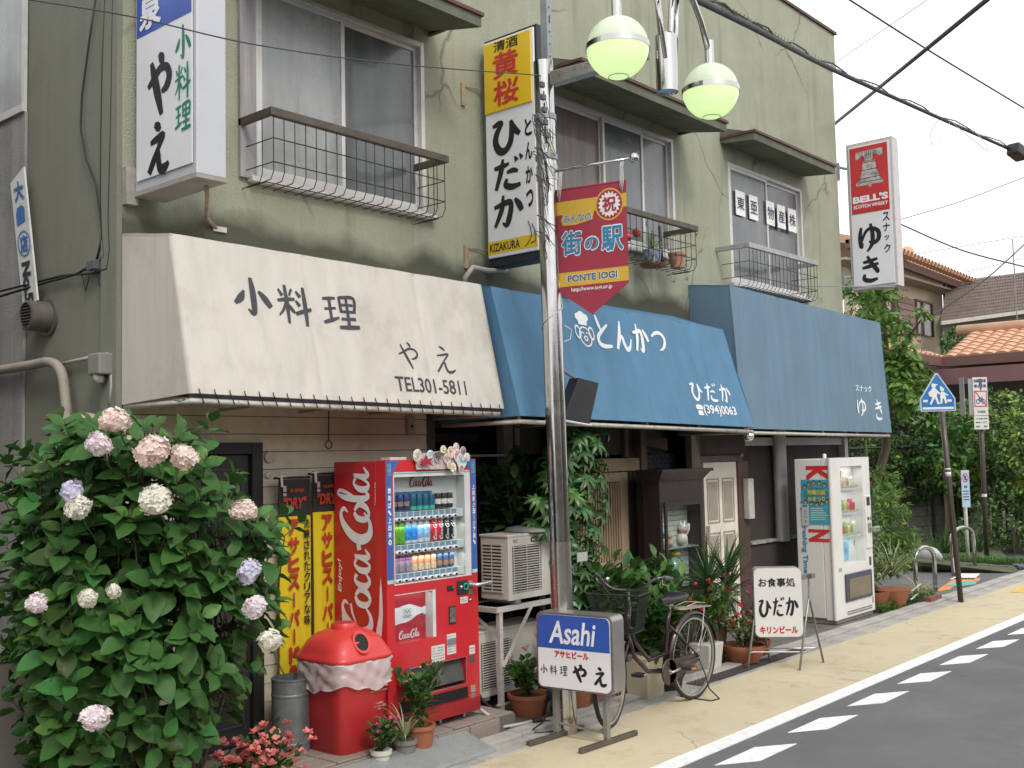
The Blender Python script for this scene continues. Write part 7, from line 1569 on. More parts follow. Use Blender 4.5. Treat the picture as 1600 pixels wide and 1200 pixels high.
T=P('red_ball_ornament','two red round ornaments hanging on the wide upper window guard','ornament',(8.3,5.68,4.05))
for q in ((8.415,5.700,4.052),(8.254,5.700,3.992)): q=Vector(q); m=MB(); m.sphere(q,.045,14,10); m.build('ball',M('ball_red',(.35,.03,.03),.4,coat=.3),T,smooth=True)
q=Vector((8.299,5.720,3.904)); m=MB(); m.sphere(q,.038,14,10); m.build('ball',cat,T,smooth=True)
T=P('small_pot','small terracotta pot at the right end of the wide upper window guard','pot',(9.25,5.82,3.82)); pot(T,(9.27,5.80,3.83),.06,.085,.15,M('terracotta_pale',(.42,.20,.13),.75),n=18); m=MB(); m.tube([(9.1,5.86,3.83),(9.05,5.85,4.05),(9.12,5.9,4.25)],.018,6); m.build('driftwood',woodd,T)
# ---- planting between the white machine and the side street
T=P('variegated_grass','mound of cream striped grass spilling from terracotta troughs beside the white vending machine','plant',(13.1,5.35,0))
for x,y in ((12.85,5.42),(13.15,5.30)):
    m=MB(); m.lathe((x,y,.02),[(.001,0),(.13,0),(.2,.20),(.21,.22),(.19,.22),(.001,.18)],20,sx=1.3); m.build('pot',terra,T,smooth=True,angle=40)
straps(T,(13.35,5.38,.36),120,.62,.014,[gw,gy,gb],seed=15); straps(T,(13.75,5.20,.10),60,.42,.012,[gy,M('grass_straw',(.50,.42,.22),.6)],seed=16,arch=1.2)
bushy(T,(12.9,5.45,.2),.55,.32,700,leafT(.06,.028,.2,.2,3),[g2,g1,gy],seed=44,stems_=14)
T=P('light_green_shrub','feathery light green shrub between the white vending machine and the block wall','shrub',(13.6,6.3,0)); SHRUB=T; bushy(T,(13.5,6.2,.1),1.40,.62,3000,leafT(.09,.028,.2,.4,3),[g3,g3,g1],seed=45,stems_=26,droop=.3)
T=P('picket_edging','small white picket edging leaning by the striped grass','fence',(13.7,5.12,0)); 
pk0=None
for i in range(7):
    m=MB(); m.bar((0,0,0),(.10,.02,.26),.024,.008)
    if pk0 is None: pk0=m.build('picket',potw,T); c=pk0
    else: c=copyo(pk0,T)
    c.location=Vector((13.30+i*.075,5.13+.012*i,.03))-Vector((13.7,5.12,0))
m=MB(); m.bar((13.32,5.14,.10),(13.86,5.22,.14),.02,.008); m.bar((13.38,5.145,.2),(13.90,5.225,.23),.02,.008); m.build('picket_rail',potw,T)
T=P('edge_bricks','pair of weathered red bricks on the kerb by the picket edging','bricks',(13.9,5.08,0)); box('brick',M('brick_red',(.20,.08,.06),.85,0,.2,12,.3,60),13.72,5.04,.01,13.93,5.12,.09,T,bevel=.005); box('brick',M('brick_red',(.20,.08,.06)),13.95,5.06,.01,14.16,5.14,.08,T,bevel=.005)
T=P('weeds','low green weeds growing along the kerb beside the white vending machine','weeds',(12.9,5.1,0)); random.seed(77); f=Fol()
for i in range(1300): f.m=i%2; f.add(leafT(.05,.022,.2,.3,3),(random.uniform(12.5,14.3),5.16+abs(random.gauss(0,.10)),.02+random.random()*.10),basis(rdir(.1,1),(0,0,1)),random.uniform(.5,1.2))
f.build('weed_leaves',[g1,g3],T,kind='stuff')
# orange planter and beige box behind the hydrangea at the far left
T=P('orange_planter','orange plastic planter at the lower left under the hydrangea','planter',(2.9,5.75,0)); q=[Vector(p) for p in ((3.084,6.978,0.020),(3.345,6.628,0.020))]; m=MB(); m.box(2.50,5.45,.0,2.95,5.70,.28); m.box(2.47,5.42,.28,2.98,5.73,.32); m.build('trough',M('plastic_orange',(.42,.17,.03),.5),T,bevel=.012)
T=P('grey_box','dull grey-brown box against the side wall behind the hydrangea','box',(3.0,6.6,0)); m=MB(); m.box(2.85,6.9,.0,3.28,7.5,.75); m.build('box_body',M('box_grey',(.20,.18,.15),.7,0,.1,4),T,bevel=.02); m=MB(); m.box(2.83,6.88,.75,3.28,7.52,.79); m.build('box_lid',M('box_lid_grey',(.24,.22,.19),.7),T,bevel=.01)

WALLP={(-40,466):(3.2,7.77,3.154),(-40,475):(3.2,7.769,3.113),(0,455):(3.2,7.364,3.155),(0,463):(3.2,7.363,3.12),(60,440):(3.33,7.081,3.2),(70,442):(3.33,6.989,3.18),(100,430):(3.33,6.724,3.198),(120,428):(3.33,6.554,3.184),(125,425):(3.33,6.512,3.191),(126,200):(3.33,6.514,4.125),(128,150):(3.33,6.5,4.332),(128,430):(3.33,6.487,3.167),(134,455):(3.33,6.437,3.059),(135,250):(3.33,6.437,3.901),(140,60):(3.33,6.404,4.685),(140,430):(3.33,6.389,3.154),(145,427):(3.33,6.349,3.161),(150,-5):(3.33,6.325,4.934),(150,290):(3.33,6.314,3.713),(150,410):(3.33,6.309,3.225),(150,415):(3.33,6.309,3.205),(153,425):(3.33,6.285,3.161),(155,445):(3.33,6.269,3.079),(158,300):(3.33,6.25,3.66),(159,200):(3.33,6.245,4.066),(160,360):(3.33,6.232,3.415),(160,370):(3.33,6.232,3.375),(161,100):(3.33,6.232,4.472),(162,453):(3.33,6.213,3.04),(163,400):(3.33,6.207,3.251),(165,-5):(3.33,6.204,4.897),(165,470):(3.33,6.189,2.97),(168,395):(3.33,6.168,3.265),(168,420):(3.33,6.167,3.166),(170,340):(3.33,6.154,3.483),(170,540):(3.33,6.149,2.689),(172,390):(3.33,6.137,3.281),(172,445):(3.33,6.136,3.062),(172,556):(3.33,6.133,2.625),(173,230):(3.33,6.134,3.92),(175,130):(3.33,6.121,4.321),(175,420):(3.33,6.113,3.158),(176,60):(3.33,6.115,4.605),(177,-5):(3.33,6.109,4.868)}
# ================================================================ things on the left side wall
T=thing('neighbour_building','grey rendered neighbouring wall with an upper window at the far left','building',(3.2,7.3,0),world=True)
nw=M('render_grey',(.30,.29,.275),.9,0,.14,1.0,.5,80,.2,streak=.25,grain=.1,dirt=((.10,.095,.09),.6,1.5))
m=holed(0,0,0,0,[],0,0); m=MB()
m.box(3.335,7.312,0,3.355,8.02,7.2); m.box(3.335,8.0201,0,3.355,9.2,4.40); m.box(3.335,8.0201,5.9,3.355,9.2,7.2); m.box(3.335,9.2001,0,3.355,14,7.2); 
m=MB(); m.box(3.335,7.312,0,3.355,14,4.42); m.box(3.335,7.312,5.9,3.355,14,7.2); m.box(3.335,8.9,4.4201,3.355,14,5.8999)
m.build('wall',nw,T)
box('window_glass',frostb,3.345,7.36,4.46,3.352,8.9,5.86,T)
m=MB(); m.box(3.315,7.313,4.421,3.35,8.9,4.475); m.box(3.325,7.313,4.4751,3.35,7.35,5.8999); m.box(3.325,8.08,4.4751,3.35,8.13,5.8999); m.build('window_frame',wmet,T)
m=MB(); m.box(3.26,7.30,5.62,3.335,8.95,5.70); m.build('window_hood',M('hood_green_grey',(.12,.13,.11),.6),T)
T=thing('vent_hood','round grey vent hood on the side wall below the slanted plate','vent',(3.36,6.98,2.95)); 
B3=basis((-1,0,-.0)); m=MB(); m.lathe((0,0,0),[(.125,0),(.125,-.02),(.10,-.022),(.10,-.16),(.085,-.165),(.085,-.14)],24,ax='x'); m.build('hood',M('vent_grey',(.14,.13,.115),.5,.3,.2,8),T,smooth=True,angle=40)
m=MB(); m.lathe((0,0,0),[(.086,-.13),(.001,-.13)],24,ax='x'); m.build('vent_mouth',blk,T)
m=MB()
for i in range(8): z=-.07+i*.02; k=math.sqrt(max(.0001,.085**2-z*z)); m.box(-.158,-k,z-.003,-.15,k,z+.003)
m.build('vent_louvre',M('vent_grey',(.14,.13,.115)),T,kind='stuff')
def wallp(u,v,off=.04): pass
T=thing('drain_pipe','thick beige insulated pipe bending down the side wall behind the hydrangea','pipe',(3.3,6.8,0),world=True)
m=MB(); m.tube(smooth_([(3.280,8.168,2.661),(3.280,7.535,2.635),(3.280,7.056,2.635),(3.280,6.805,2.634),(3.280,6.657,2.565),(3.280,6.596,2.398),(3.280,6.551,2.154),(3.280,6.495,1.675),(3.280,6.445,0.894)]),.032,10); m.build('pipe',M('pipe_beige',(.32,.28,.235),.7,0,.15,8,dirt=((.16,.14,.12),.5,9)),T,smooth=True)
T=thing('conduit','thin pale conduit with a small lamp housing on the side wall','conduit',(3.3,6.4,0),world=True)
m=MB(); m.tube([(3.330,6.759,2.620),(3.330,6.548,2.629),(3.330,6.148,2.638)],.012,8); m.tube([(3.330,6.125,2.609),(3.330,6.109,2.451),(3.330,6.131,2.320)],.014,8); m.tube([(3.330,6.148,2.638),(3.330,6.125,2.597)],.012,8); m.build('pipe',M('pipe_pale',(.40,.38,.33),.6),T,smooth=True)
q=Vector((3.300,6.169,2.579)); m=MB(); m.box(3.24,q.y-.07,q.z-.07,3.36,q.y+.07,q.z+.06); m.build('lamp_housing',M('lamp_grey',(.22,.22,.20),.6),T,bevel=.01); m=MB(); m.lathe((3.28,q.y,q.z-.12),[(.03,0),(.035,.05)],12,cap=True); m.build('lamp_socket',M('lamp_pale',(.4,.38,.33),.5),T,smooth=True)
q=Vector((3.280,6.238,2.262)); m=MB(); m.lathe((3.24,q.y,q.z-.40),[(.09,0),(.09,.30),(.085,.36),(.05,.41),(.001,.42)],18); m.build('gas_meter',M('meter_beige',(.38,.34,.29),.6),T,smooth=True,angle=60)
T=thing('wall_cables','black cables running down the side wall and looping to the left','cables',(3.3,6.3,3.0),world=True)
cab=M('cable_black',(.018,.018,.018),.6)
for pts,r_ in (([(150,-5),(140,60),(128,150),(126,200),(135,250),(150,290),(160,360),(163,400),(150,415),(125,425)],.007),([(165,-5),(161,100),(159,200),(158,300),(160,370),(150,410),(120,428),(70,442),(0,463),(-40,475)],.009),([(177,-5),(176,60),(175,130),(173,230),(170,340),(172,390),(168,420),(145,427),(100,430),(60,440),(0,455),(-40,466)],.008),([(168,395),(175,420),(172,445),(162,453),(155,445),(153,425)],.005),([(140,430),(134,455),(128,430)],.004),([(165,470),(170,540),(172,556)],.003)):
    m=MB(); m.tube(smooth_([tuple(onx(u,v)) for u,v in pts]) if False else [Vector(WALLP[(u,v)]) for u,v in pts],r_,6); m.build('cable',cab,T,smooth=True)
q=Vector(WALLP[(150,415)]); box('junction_box',M('clip_grey',(.10,.11,.12),.5),3.29,q.y-.05,q.z-.03,3.33,q.y+.05,q.z+.03,T,bevel=.004)
# ================================================================ overhead wires
def wire3(name,label,pts,r_,mt=None,sag=0,group=None):
    pts=[Vector(p) for p in pts]; Q=[]
    for i in range(len(pts)-1):
        pass
    Q=smooth_(pts,8) if len(pts)>2 else pts; m=MB(); m.tube(Q,r_,6); o=m.build(name,mt or cab,None,smooth=True); tag(o,label,'wire',group); return o
skyc=M('cable_blue_grey',(.05,.055,.075),.6)
wire3('overhead_wire','thin wire crossing in front of the first upper window to the lamp pole top',[(2.112,5.100,4.203),(2.337,5.060,4.218),(2.842,5.000,4.267),(3.552,4.940,4.304),(4.595,4.900,4.461),(6.0,4.86,4.74)],.004,M('wire_grey',(.07,.07,.075),.5,.5))
TC=thing('cable_bundle','thick twisted cable bundle over the roof corner ending in a black splice box','wires',(14,3,7),world=True)
a,b=Vector((5.803,3.697,5.022)),Vector((12.187,5.359,6.546)); c=Vector((20.951,5.871,7.479))
m=MB(); Q=[a,Vector((8.448,4.405,5.679)),b,Vector((16.393,5.805,7.128)),c]; Q=smooth_(Q,8); m.tube(Q,.028,8); m.build('cable',cab,TC,smooth=True)
m=MB(); W2=[]
for i,q in enumerate(Q): W2.append(q+Vector((.0,.03*math.cos(i*1.7),.04+.03*math.sin(i*1.7))))
m.tube(W2,.010,5); m.build('lashing_wire',wire,TC)
m=MB()
for i in range(0,len(Q)-1,1):
    for t in (0,.33,.66):
        q=Q[i].lerp(Q[i+1],t); m.tube([q+Vector((0,0,.03)),q+Vector((.01,0,.08))],.003,4)
m.build('cable_ties',wire,TC)
c=Vector((21.055,5.759,7.405)); m=MB(); m.bar(c+Vector((-.16,.02,.05)),c+Vector((.20,-.05,-.04)),.24,.22); m.build('splice_box',M('plastic_black',(.018,.018,.02)),TC,bevel=.03)
for k in range(2):
    m=MB(); e=[(17.383,5.879,7.229),(17.302,5.991,7.037),(17.317,5.996,6.832),(17.358,5.951,6.810),(17.420,5.864,6.961),(17.695,5.825,7.224)] if k==0 else [(17.838,5.812,7.242),(18.186,5.729,7.118),(18.611,5.568,6.913),(18.623,5.549,6.956),(18.547,5.619,7.118),(18.458,5.708,7.249)]
    m.tube(smooth_([Vector(q) for q in e]),.006,5); m.build('loop_wire',M('wire_white',(.45,.45,.45),.6),TC,smooth=True)
for nm,lab,pts,r_ in (('overhead_wire','dark blue cable crossing from the roof corner up to the upper right',[(20.586,9.245,8.467),(12.435,3.495,7.027)],.030),
 ('overhead_wire','thin barbed-looking cable falling towards the right edge below the blue cable crossing',[(20.741,8.781,11.197),(23.889,8.254,10.815),(29.622,7.782,10.676)],.020),
 ('overhead_wire','faint thin wire rising to the upper right just beyond the roof',[(28.064,12.430,12.613),(23.937,8.071,12.036)],.008),
 ('overhead_wire','dark wire descending behind the whisky sign to the right edge',[(25.475,9.836,7.458),(26.566,8.656,6.729),(27.648,7.460,6.261)],.018),
 ('overhead_wire','thin wire rising from the lower house roof up to the right edge',[(19.017,6.916,4.162),(19.694,6.063,4.870),(20.187,5.424,5.551)],.012),
 ('overhead_wire','upper of the thin wires rising past the whisky sign to the right edge',[(39.270,15.043,10.421),(40.805,13.208,11.080),(42.409,11.267,11.973)],.016),
 ('overhead_wire','middle of the thin wires rising past the whisky sign to the right edge',[(44.757,16.405,10.075),(47.802,12.829,10.746)],.012),
 ('overhead_wire','lowest of the thin wires above the grey tiled roof',[(46.190,14.838,9.281),(47.836,12.885,9.839)],.012)):
    wire3(nm,lab,pts,r_,skyc,.25)
# ================================================================ signs and posts at the side street
polb=M('pole_brown',(.065,.05,.042),.5,.1,.1,8,coat=.2); sgb=M('sign_blue',(.02,.16,.42),.35,0,.05,4,coat=.3); sgw=M('sign_white',(.70,.70,.68),.4)
T=thing('pedestrian_sign','blue house-shaped sign with two white walking figures on a brown pole','road sign',(14.12,4.81,0),world=True)
m=MB(); top_=Vector((12.795,4.406,2.400)); b=Vector((14.12,4.81,0)); q=Vector((13.950,4.840,2.671)); tp=Vector((13.985,4.90,2.75)); m.tube([b,tp],.034,12); m.build('pole',polb,T,smooth=True)
m=MB(); e=b.lerp(tp,.58); m.tube([e,b.lerp(tp,.60)],.0355,12); m.tube([b.lerp(tp,.61),b.lerp(tp,.617)],.0355,12); m.build('pole_sticker',sgw,T,smooth=True)
cc=Vector((12.625,4.449,2.399)); un=Vector((.66,-.75,0)).normalized()
F=Face(cc-un*.205-Vector((0,0,.02)),un,(0,0,1),.41,.45)
hs_=[(0.02,0),(.98,0),(1.0,.03),(1.0,.33),(.53,.985),(.47,.985),(0,.33),(0,.03)]
m=MB(); A=[F.p(a,b_,0) for a,b_ in hs_]; Bq=[F.p(a,b_,-.012) for a,b_ in hs_]; n=len(A); m.add(A+Bq,[tuple(range(n)),tuple(range(2*n-1,n-1,-1))]+[(i,i+n,(i+1)%n+n,(i+1)%n) for i in range(n)]); m.build('plate',M('sign_rim',(.45,.55,.66),.4),T)
m=MB(); F.poly(m,[(.04,.025),(.96,.025),(.97,.32),(.52,.94),(.48,.94),(.03,.32)],.002); m.build('blue_field',sgb,T)
m=MB()
F.poly(m,[(.06,.05),(.94,.05),(.94,.11),(.06,.11)],.004)
for a in (.08,.76): F.poly(m,[(a,.24),(a+.13,.24),(a+.13,.30),(a,.30)],.004)
def disc(ca,cb,r_,d=.004): F.poly(m,[(ca+r_*math.cos(k*PI/8),cb+r_*.95*math.sin(k*PI/8)) for k in range(16)],d)
disc(.40,.655,.062); F.poly(m,[(.34,.69),(.52,.67),(.50,.70),(.36,.72)],.0045)
F.poly(m,[(.36,.60),(.46,.59),(.50,.50),(.47,.36),(.34,.36),(.26,.40),(.24,.48),(.32,.55)],.004); F.poly(m,[(.45,.58),(.58,.46),(.55,.43),(.44,.50)],.0046); F.poly(m,[(.36,.37),(.44,.37),(.36,.26),(.32,.17),(.26,.19),(.31,.28)],.0042); F.poly(m,[(.40,.38),(.48,.38),(.52,.26),(.56,.19),(.48,.18),(.46,.26)],.0044)
disc(.635,.56,.055); disc(.60,.62,.03,.0043); F.poly(m,[(.60,.50),(.68,.50),(.74,.33),(.56,.33)],.004); F.poly(m,[(.58,.49),(.54,.47),(.55,.44),(.60,.45)],.0046); F.poly(m,[(.68,.49),(.80,.42),(.79,.39),(.68,.44)],.0046); F.poly(m,[(.58,.335),(.64,.335),(.62,.20),(.56,.19)],.0042); F.poly(m,[(.67,.335),(.73,.335),(.76,.21),(.70,.20)],.0044)
m.build('walking_figures',sgw,T)
T=thing('parking_sign','tall narrow white notice board with a crossed bicycle picture on a brown pole','road sign',(19.6,6.2,0),world=True)
b=Vector((18.669,5.905,0.126)); b.z=0; tp=Vector((18.476,5.819,3.083)); m=MB(); m.tube([b,tp],.04,12); m.build('pole',polb,T,smooth=True); 
m=MB(); q=b.lerp(tp,.37); m.tube([q,b.lerp(tp,.385)],.042,12); m.build('pole_sticker',sgw,T)
cc=Vector((18.354,5.893,2.249)); un=Vector((.70,-.71,.0)).normalized(); F=Face(cc,un,(.02,0,1),.245,.86)
m=MB(); F.rect(m,0,.265,1,1,-.012,.012); F.rect(m,.0,0,1,.255,-.012,.012); m.build('board',M('board_cream',(.62,.61,.55),.5,0,.05,6),T)
m=MB(); F2_=Face(cc+Vector((-.12,.10,.06))+Vector((0,0,.18)),(.35,.93,0),(0,0,1),.09,.62); F2_.rect(m,0,0,1,1,0,.012) ; m.build('side_board',M('board_grey',(.28,.28,.27),.5),T)
F3=Face(cc-un*.07+Vector((0,0,.24)),un,(.02,0,1),.065,.60); m=MB(); F3.rect(m,0,0,1,1,-.02,.008); m.build('rear_board',M('board_grey',(.28,.28,.27),.5),T)
m=MB(); text(m,F,'自転車放置',.08,.90,.92,.965,.05,d=.003); text(m,F,'禁止区域',.08,.80,.92,.865,.05,d=.003); text(m,F,'杉並区',.25,.315,.80,.36,.03,d=.003); text(m,F,'この区域に放置',.1,.19,.9,.22,.03,d=.003);text(m,F,'撤去します',.1,.12,.9,.15,.03,d=.003); text(m,F,'区  長',.1,.04,.9,.07,.03,d=.003); m.build('lettering',M('print_navy',(.04,.06,.25),.5),T)
m=MB(); 
for a0,b0,a1,b1 in ((.06,.43,.94,.45),(.06,.72,.94,.74),(.06,.45,.12,.72),(.88,.45,.94,.72)): F.rect(m,a0,b0,a1,b1,.003)
m.add([F.p(.08,.735,.005),F.p(.14,.74,.005),F.p(.92,.455,.005),F.p(.86,.45,.005)],[(3,2,1,0)]); m.build('red_frame',M('print_red3',(.50,.05,.06),.5),T)
m=MB()
def ringF(F,ca,cb,ra,rb,t,d,n=16):
    for i in range(n): m.add([F.p(ca+ra*q*math.cos(2*PI*k/n),cb+rb*q*math.sin(2*PI*k/n),d) for k,q in ((i,1-t),(i,1),(i+1,1),(i+1,1-t))],[(0,1,2,3)])
ringF(F,.32,.535,.15,.045,.3,.0035); ringF(F,.68,.535,.15,.045,.3,.0035)
for a,b_ in (((.32,.535),(.42,.60)),((.42,.60),(.62,.60)),((.62,.60),(.68,.535)),((.42,.60),(.50,.535)),((.50,.535),(.62,.60)),((.62,.60),(.60,.63)),((.40,.62),(.42,.60))): m.tube([F.p(*a,.004),F.p(*b_,.004)],.004,4)
m.build('bicycle_picture',M('print_navy',(.04,.06,.25)),T)
T=thing('notice_sign','small pale blue notice with a red ring in front of the block wall','road sign',(19.4,6.6,0),world=True)
b=Vector((18.262,6.070,0.111)); b.z=0; m=MB(); tp=b+Vector((0,0,1.0)); m.tube([b,b+Vector((-.02,0,1.35))],.03,10); m.build('post',M('post_white',(.52,.52,.48),.5,dirt=((.3,.3,.28),.4,5)),T,smooth=True)
cc=Vector((18.064,6.053,0.985)); F=Face(cc,Vector((.66,-.75,0)),(0,0,1),.135,.60); m=MB(); F.rect(m,0,0,1,1,-.02,.02); m.build('board',M('board_pale_blue',(.42,.55,.66),.4,0,.05,6),T,bevel=.008)
m=MB(); ringF(F,.5,.80,.38,.125,.22,.003,20); m.tube([F.p(.26,.88,.004),F.p(.74,.72,.004)],.007,4); m.build('red_ring',M('print_red3',(.50,.05,.06)),T)
m=MB(); F.rect(m,.38,.74,.62,.86,.003); text(m,F,'駐車',.3,.52,.7,.60,.03,d=.003); 
for i in range(4): F.rect(m,.14,.20+i*.075,.86,.225+i*.075,.003)
m.build('print',M('print_navy',(.04,.06,.25)),T)
# chrome hoop barriers
def hoop(label,p0,p1,h):
    T=thing('hoop_barrier',label,'barrier',tuple(p0),world=True,group='chrome hoops on the corner of the side street'); p0=Vector(p0); p1=Vector(p1); w_=(p1-p0)
    m=MB(); P_=[p0]+[p0.lerp(p1,.5-.5*math.cos(R(a)))+Vector((0,0,h-.16+.16*math.sin(R(a)))) for a in range(0,181,15)]+[p1]; m.tube(P_,.030,12); m.build('hoop',chrome,T,smooth=True)
hoop('chrome hoop barrier nearer the striped grass',(14.503,5.517,0.000),(14.954,5.424,0.000),.62)
hoop('chrome hoop barrier right of the brown pole beside the small blue notice',(16.951,5.865,0.000),(17.630,5.762,0.000),.72)
# kerb island with green
tag(MB().hexa([(17.330,6.493,0.000),(17.751,5.171,0.000),(23.5,7.4,0),(21,11,0)],[(17.060,6.385,0.180),(18.012,5.262,0.050),(23.5,7.4,.14),(21,11,.16)]).build('kerb_island',M('verge_soil',(.085,.10,.05),.95,0,.3,6,.5,40)),kind='structure')
kb=MB(); kp=[(17.400,6.367,0.000),(17.610,5.990,-0.000),(17.818,5.617,0.000),(17.955,5.371,0.000),(18.408,5.339,0.000)]; kp=[Vector(q) for q in kp]
for i in range(len(kp)-1):
    a,b_=kp[i],kp[i+1]; d=(b_-a).normalized(); a=a+d*.01; b_=b_-d*.01; bk=Vector((.12,.16,0)); h0=.16-.025*i; h1=h0-.025
    k=MB(); k.hexa([a,b_,b_+bk,a+bk],[a+Vector((0,0,h0)),b_+Vector((0,0,h1)),b_+bk+Vector((0,0,h1)),a+bk+Vector((0,0,h0))]); tag(k.build('kerb_stone',concd,None,bevel=.01),kind='structure')
# block wall: separate concrete blocks
T=thing('block_wall','grey concrete block garden wall with iris leaves at its foot','wall',(19.454,7.277,0.000),world=True)
wa=Vector((19.591,8.651,0.000)); wd_=Vector((.966,-.26,0)).normalized(); wn=Vector((-wd_.y,wd_.x,0))
blkm=[M('block_grey',(.25,.24,.21),.9,0,.15,3,.5,50,.2,grain=.1,dirt=((.09,.085,.07),.7,2.5)),M('block_grey_dark',(.17,.165,.145),.9,0,.15,3,.5,50,.2,grain=.1,dirt=((.06,.055,.045),.7,2.5))]
bp0=[None,None]; org=Vector(T.location)
m=MB(); a=wa+wn*.02; m.hexa([a,a+wd_*9,a+wd_*9+wn*.10,a+wn*.10],[a+Vector((0,0,1.21)),a+wd_*9+Vector((0,0,1.21)),a+wd_*9+wn*.1+Vector((0,0,1.21)),a+wn*.1+Vector((0,0,1.21))]); m.build('mortar',M('mortar_dark',(.07,.065,.055),.9),T)
random.seed(5)
for j in range(6):
    for i in range(15):
        k=0 if random.random()<.7 else 1
        if bp0[k] is None:
            m=MB(); m.hexa([Vector((0,0,0)),wd_*.585,wd_*.585+wn*.10,wn*.10],[Vector((0,0,.19)),wd_*.585+Vector((0,0,.19)),wd_*.585+wn*.1+Vector((0,0,.19)),wn*.1+Vector((0,0,.19))]); o=bp0[k]=m.build('block',blkm[k],None,bevel=.006); o.parent=T
        else: o=copyo(bp0[k],T)
        p=wa+wd_*(i*.6-(.0))+Vector((0,0,.005+j*.2)); o.location=p-org+wn*random.uniform(-.004,.004)
hg=leafmat('leaf_hedge',(.11,.21,.05),.45,.5,.28); hgd=leafmat('leaf_hedge_dark',(.06,.115,.04),.4,.5,.22); hgy=leafmat('leaf_hedge_lime',(.30,.42,.09),.35,.5,.32)
def crownfill(f,center,rad,n,leaf,mats_w,sc=(.7,1.3),clump=14,shell=.65,seed=1,zmin=-9,lit=True):
    random.seed(seed)
    for c in range(n//clump):
        d=rdir(); k=random.uniform(shell,1.0) if random.random()<.8 else random.uniform(.2,shell)
        cp=Vector((center[0]+rad[0]*d.x*k,center[1]+rad[1]*d.y*k,center[2]+rad[2]*d.z*k)); w_=random.choices(range(len(mats_w)),mats_w)[0]
        for i in range(clump):
            p=cp+rdir()*random.random()**.5*.16*(rad[0]+rad[2])*.5
            if p.z<zmin: continue
            f.m=w_; dd=(d*.5+rdir()).normalized(); f.add(leaf,p,basis(dd,(0,0,1),random.uniform(-1,1)),random.uniform(*sc))
lf3=leafT(.10,.055,.2,.2,2)
def hedge(label,boxes,mats,w,n,leaf,seed,cat='hedge',name='hedge',sc=(.7,1.3)):
    T=thing(name,label,cat,tuple(boxes[0][0][:2])+(0,),world=True); f=Fol()
    for i,(c,r_) in enumerate(boxes): crownfill(f,c,r_,int(n*r_[0]*r_[2]),leaf,w,sc,seed=seed+i,zmin=.05)
    f.build('foliage',mats,T,kind='stuff')
    s_=MB()
    for c,r_ in boxes:
        for k in range(3): s_.tube([(c[0]+r_[0]*(.3*k-.3),c[1],0.05),(c[0]+r_[0]*(.35*k-.35),c[1],c[2])],.03,5)
    s_.build('trunk',bark,T); return T
hedge('dense lime-topped clipped hedge filling the right edge behind the road signs',[((22.630,7.574,1.951),(1.0,.8,.9)),((21.961,6.791,2.187),(.9,.9,.95)),((21.803,6.224,2.048),(1.0,.9,.95)),((22.109,6.692,1.498),(1.2,.9,.8)),((21.592,5.728,1.798),(1.1,.9,1.0)),((23.262,7.695,1.148),(1.2,.8,.6))],[hg,hgd,hgy],[.45,.25,.3],1900,lf3,10)
hedge('low flowering azalea hedge at the right edge under the tall hedge',[((20.977,6.570,0.516),(.75,.6,.62)),((20.793,6.009,0.598),(.85,.6,.68)),((21.172,5.570,0.620),(.8,.6,.7))],[hg,hgd,g1],[.5,.2,.3],1900,leafT(.07,.04,.2,.2,2),30)
T=hedge('dark hedge behind the iron railing above the block wall',[((21.041,8.682,1.541),(1.0,.6,.75)),((21.461,8.200,1.527),(1.0,.6,.7)),((22.346,7.947,1.504),(1.0,.6,.7)),((22.261,8.746,2.114),(.9,.6,.5)),((20.703,9.063,1.616),(1.0,.6,.7))],[hgd,hg,hgy],[.6,.34,.06],1900,lf3,50)
hedge('round clipped pine-like shrub above the railing behind the brown pole',[((23.953,9.016,2.828),(.8,.7,.55)),((23.685,9.361,2.482),(.55,.6,.35)),((24.747,8.888,2.619),(.6,.6,.5))],[hgd,M('leaf_olive',(.05,.075,.03),.7,0,.1,30,island=.4,trl=.15)],[.5,.5],2000,leafT(.09,.03,.2,.2,2),60,'shrub','clipped_shrub')
hedge('broad light-leaved shrub in front of the railing behind the blue sign pole',[((20.911,7.260,1.957),(.50,.45,.85))],[g1,g3],[.6,.4],1500,leafT(.16,.07,.2,.4,3),70,'shrub','broad_leaf_shrub')
# tree beside the building: light green drooping branches
T=thing('young_tree','light green young tree leaning out past the end of the faded blue awning','tree',(15.2,6.8,0),world=True); f=Fol(); lt=leafT(.15,.07,.2,.5,3)
for c,r_,n,s_ in (((16.606,6.664,3.892),(.30,.5,.35),330,1),((16.281,6.341,3.244),(.40,.5,.45),800,3),((16.719,6.628,2.983),(.5,.6,.6),1100,4),((15.928,6.032,2.773),(.32,.5,.30),400,5),((16.950,6.966,4.524),(.3,.5,.30),260,6),((16.271,5.814,4.007),(.32,.3,.07),60,7)): crownfill(f,c,r_,int(n*.62),lt,[.62,.38],(.7,1.2),8,.4,seed=s_+80)
f.build('crown',[leafmat('leaf_light_green',(.15,.27,.055),.3,.45,.35),g3],T,kind='stuff'); s_=MB(); b=Vector((15.9,7.1,0)); s_.tube([b,Vector((17.216,6.926,1.977)),Vector((16.671,6.641,3.387)),Vector((17.081,6.799,4.675))],[.09,.07,.05,.02],8); s_.tube([Vector((16.981,6.784,3.002)),Vector((16.532,6.325,3.554)),Vector((16.271,5.813,4.026))],[.04,.025,.01],6); s_.tube([Vector((17.003,6.822,2.387)),Vector((16.364,6.298,2.752)),Vector((15.975,5.969,2.867))],[.04,.025,.01],6); s_.build('trunk',bark,T,smooth=True)
T=thing('conifer','dark green conical conifer behind the whisky sign','tree',(19.5,10.5,0),world=True); f=Fol()
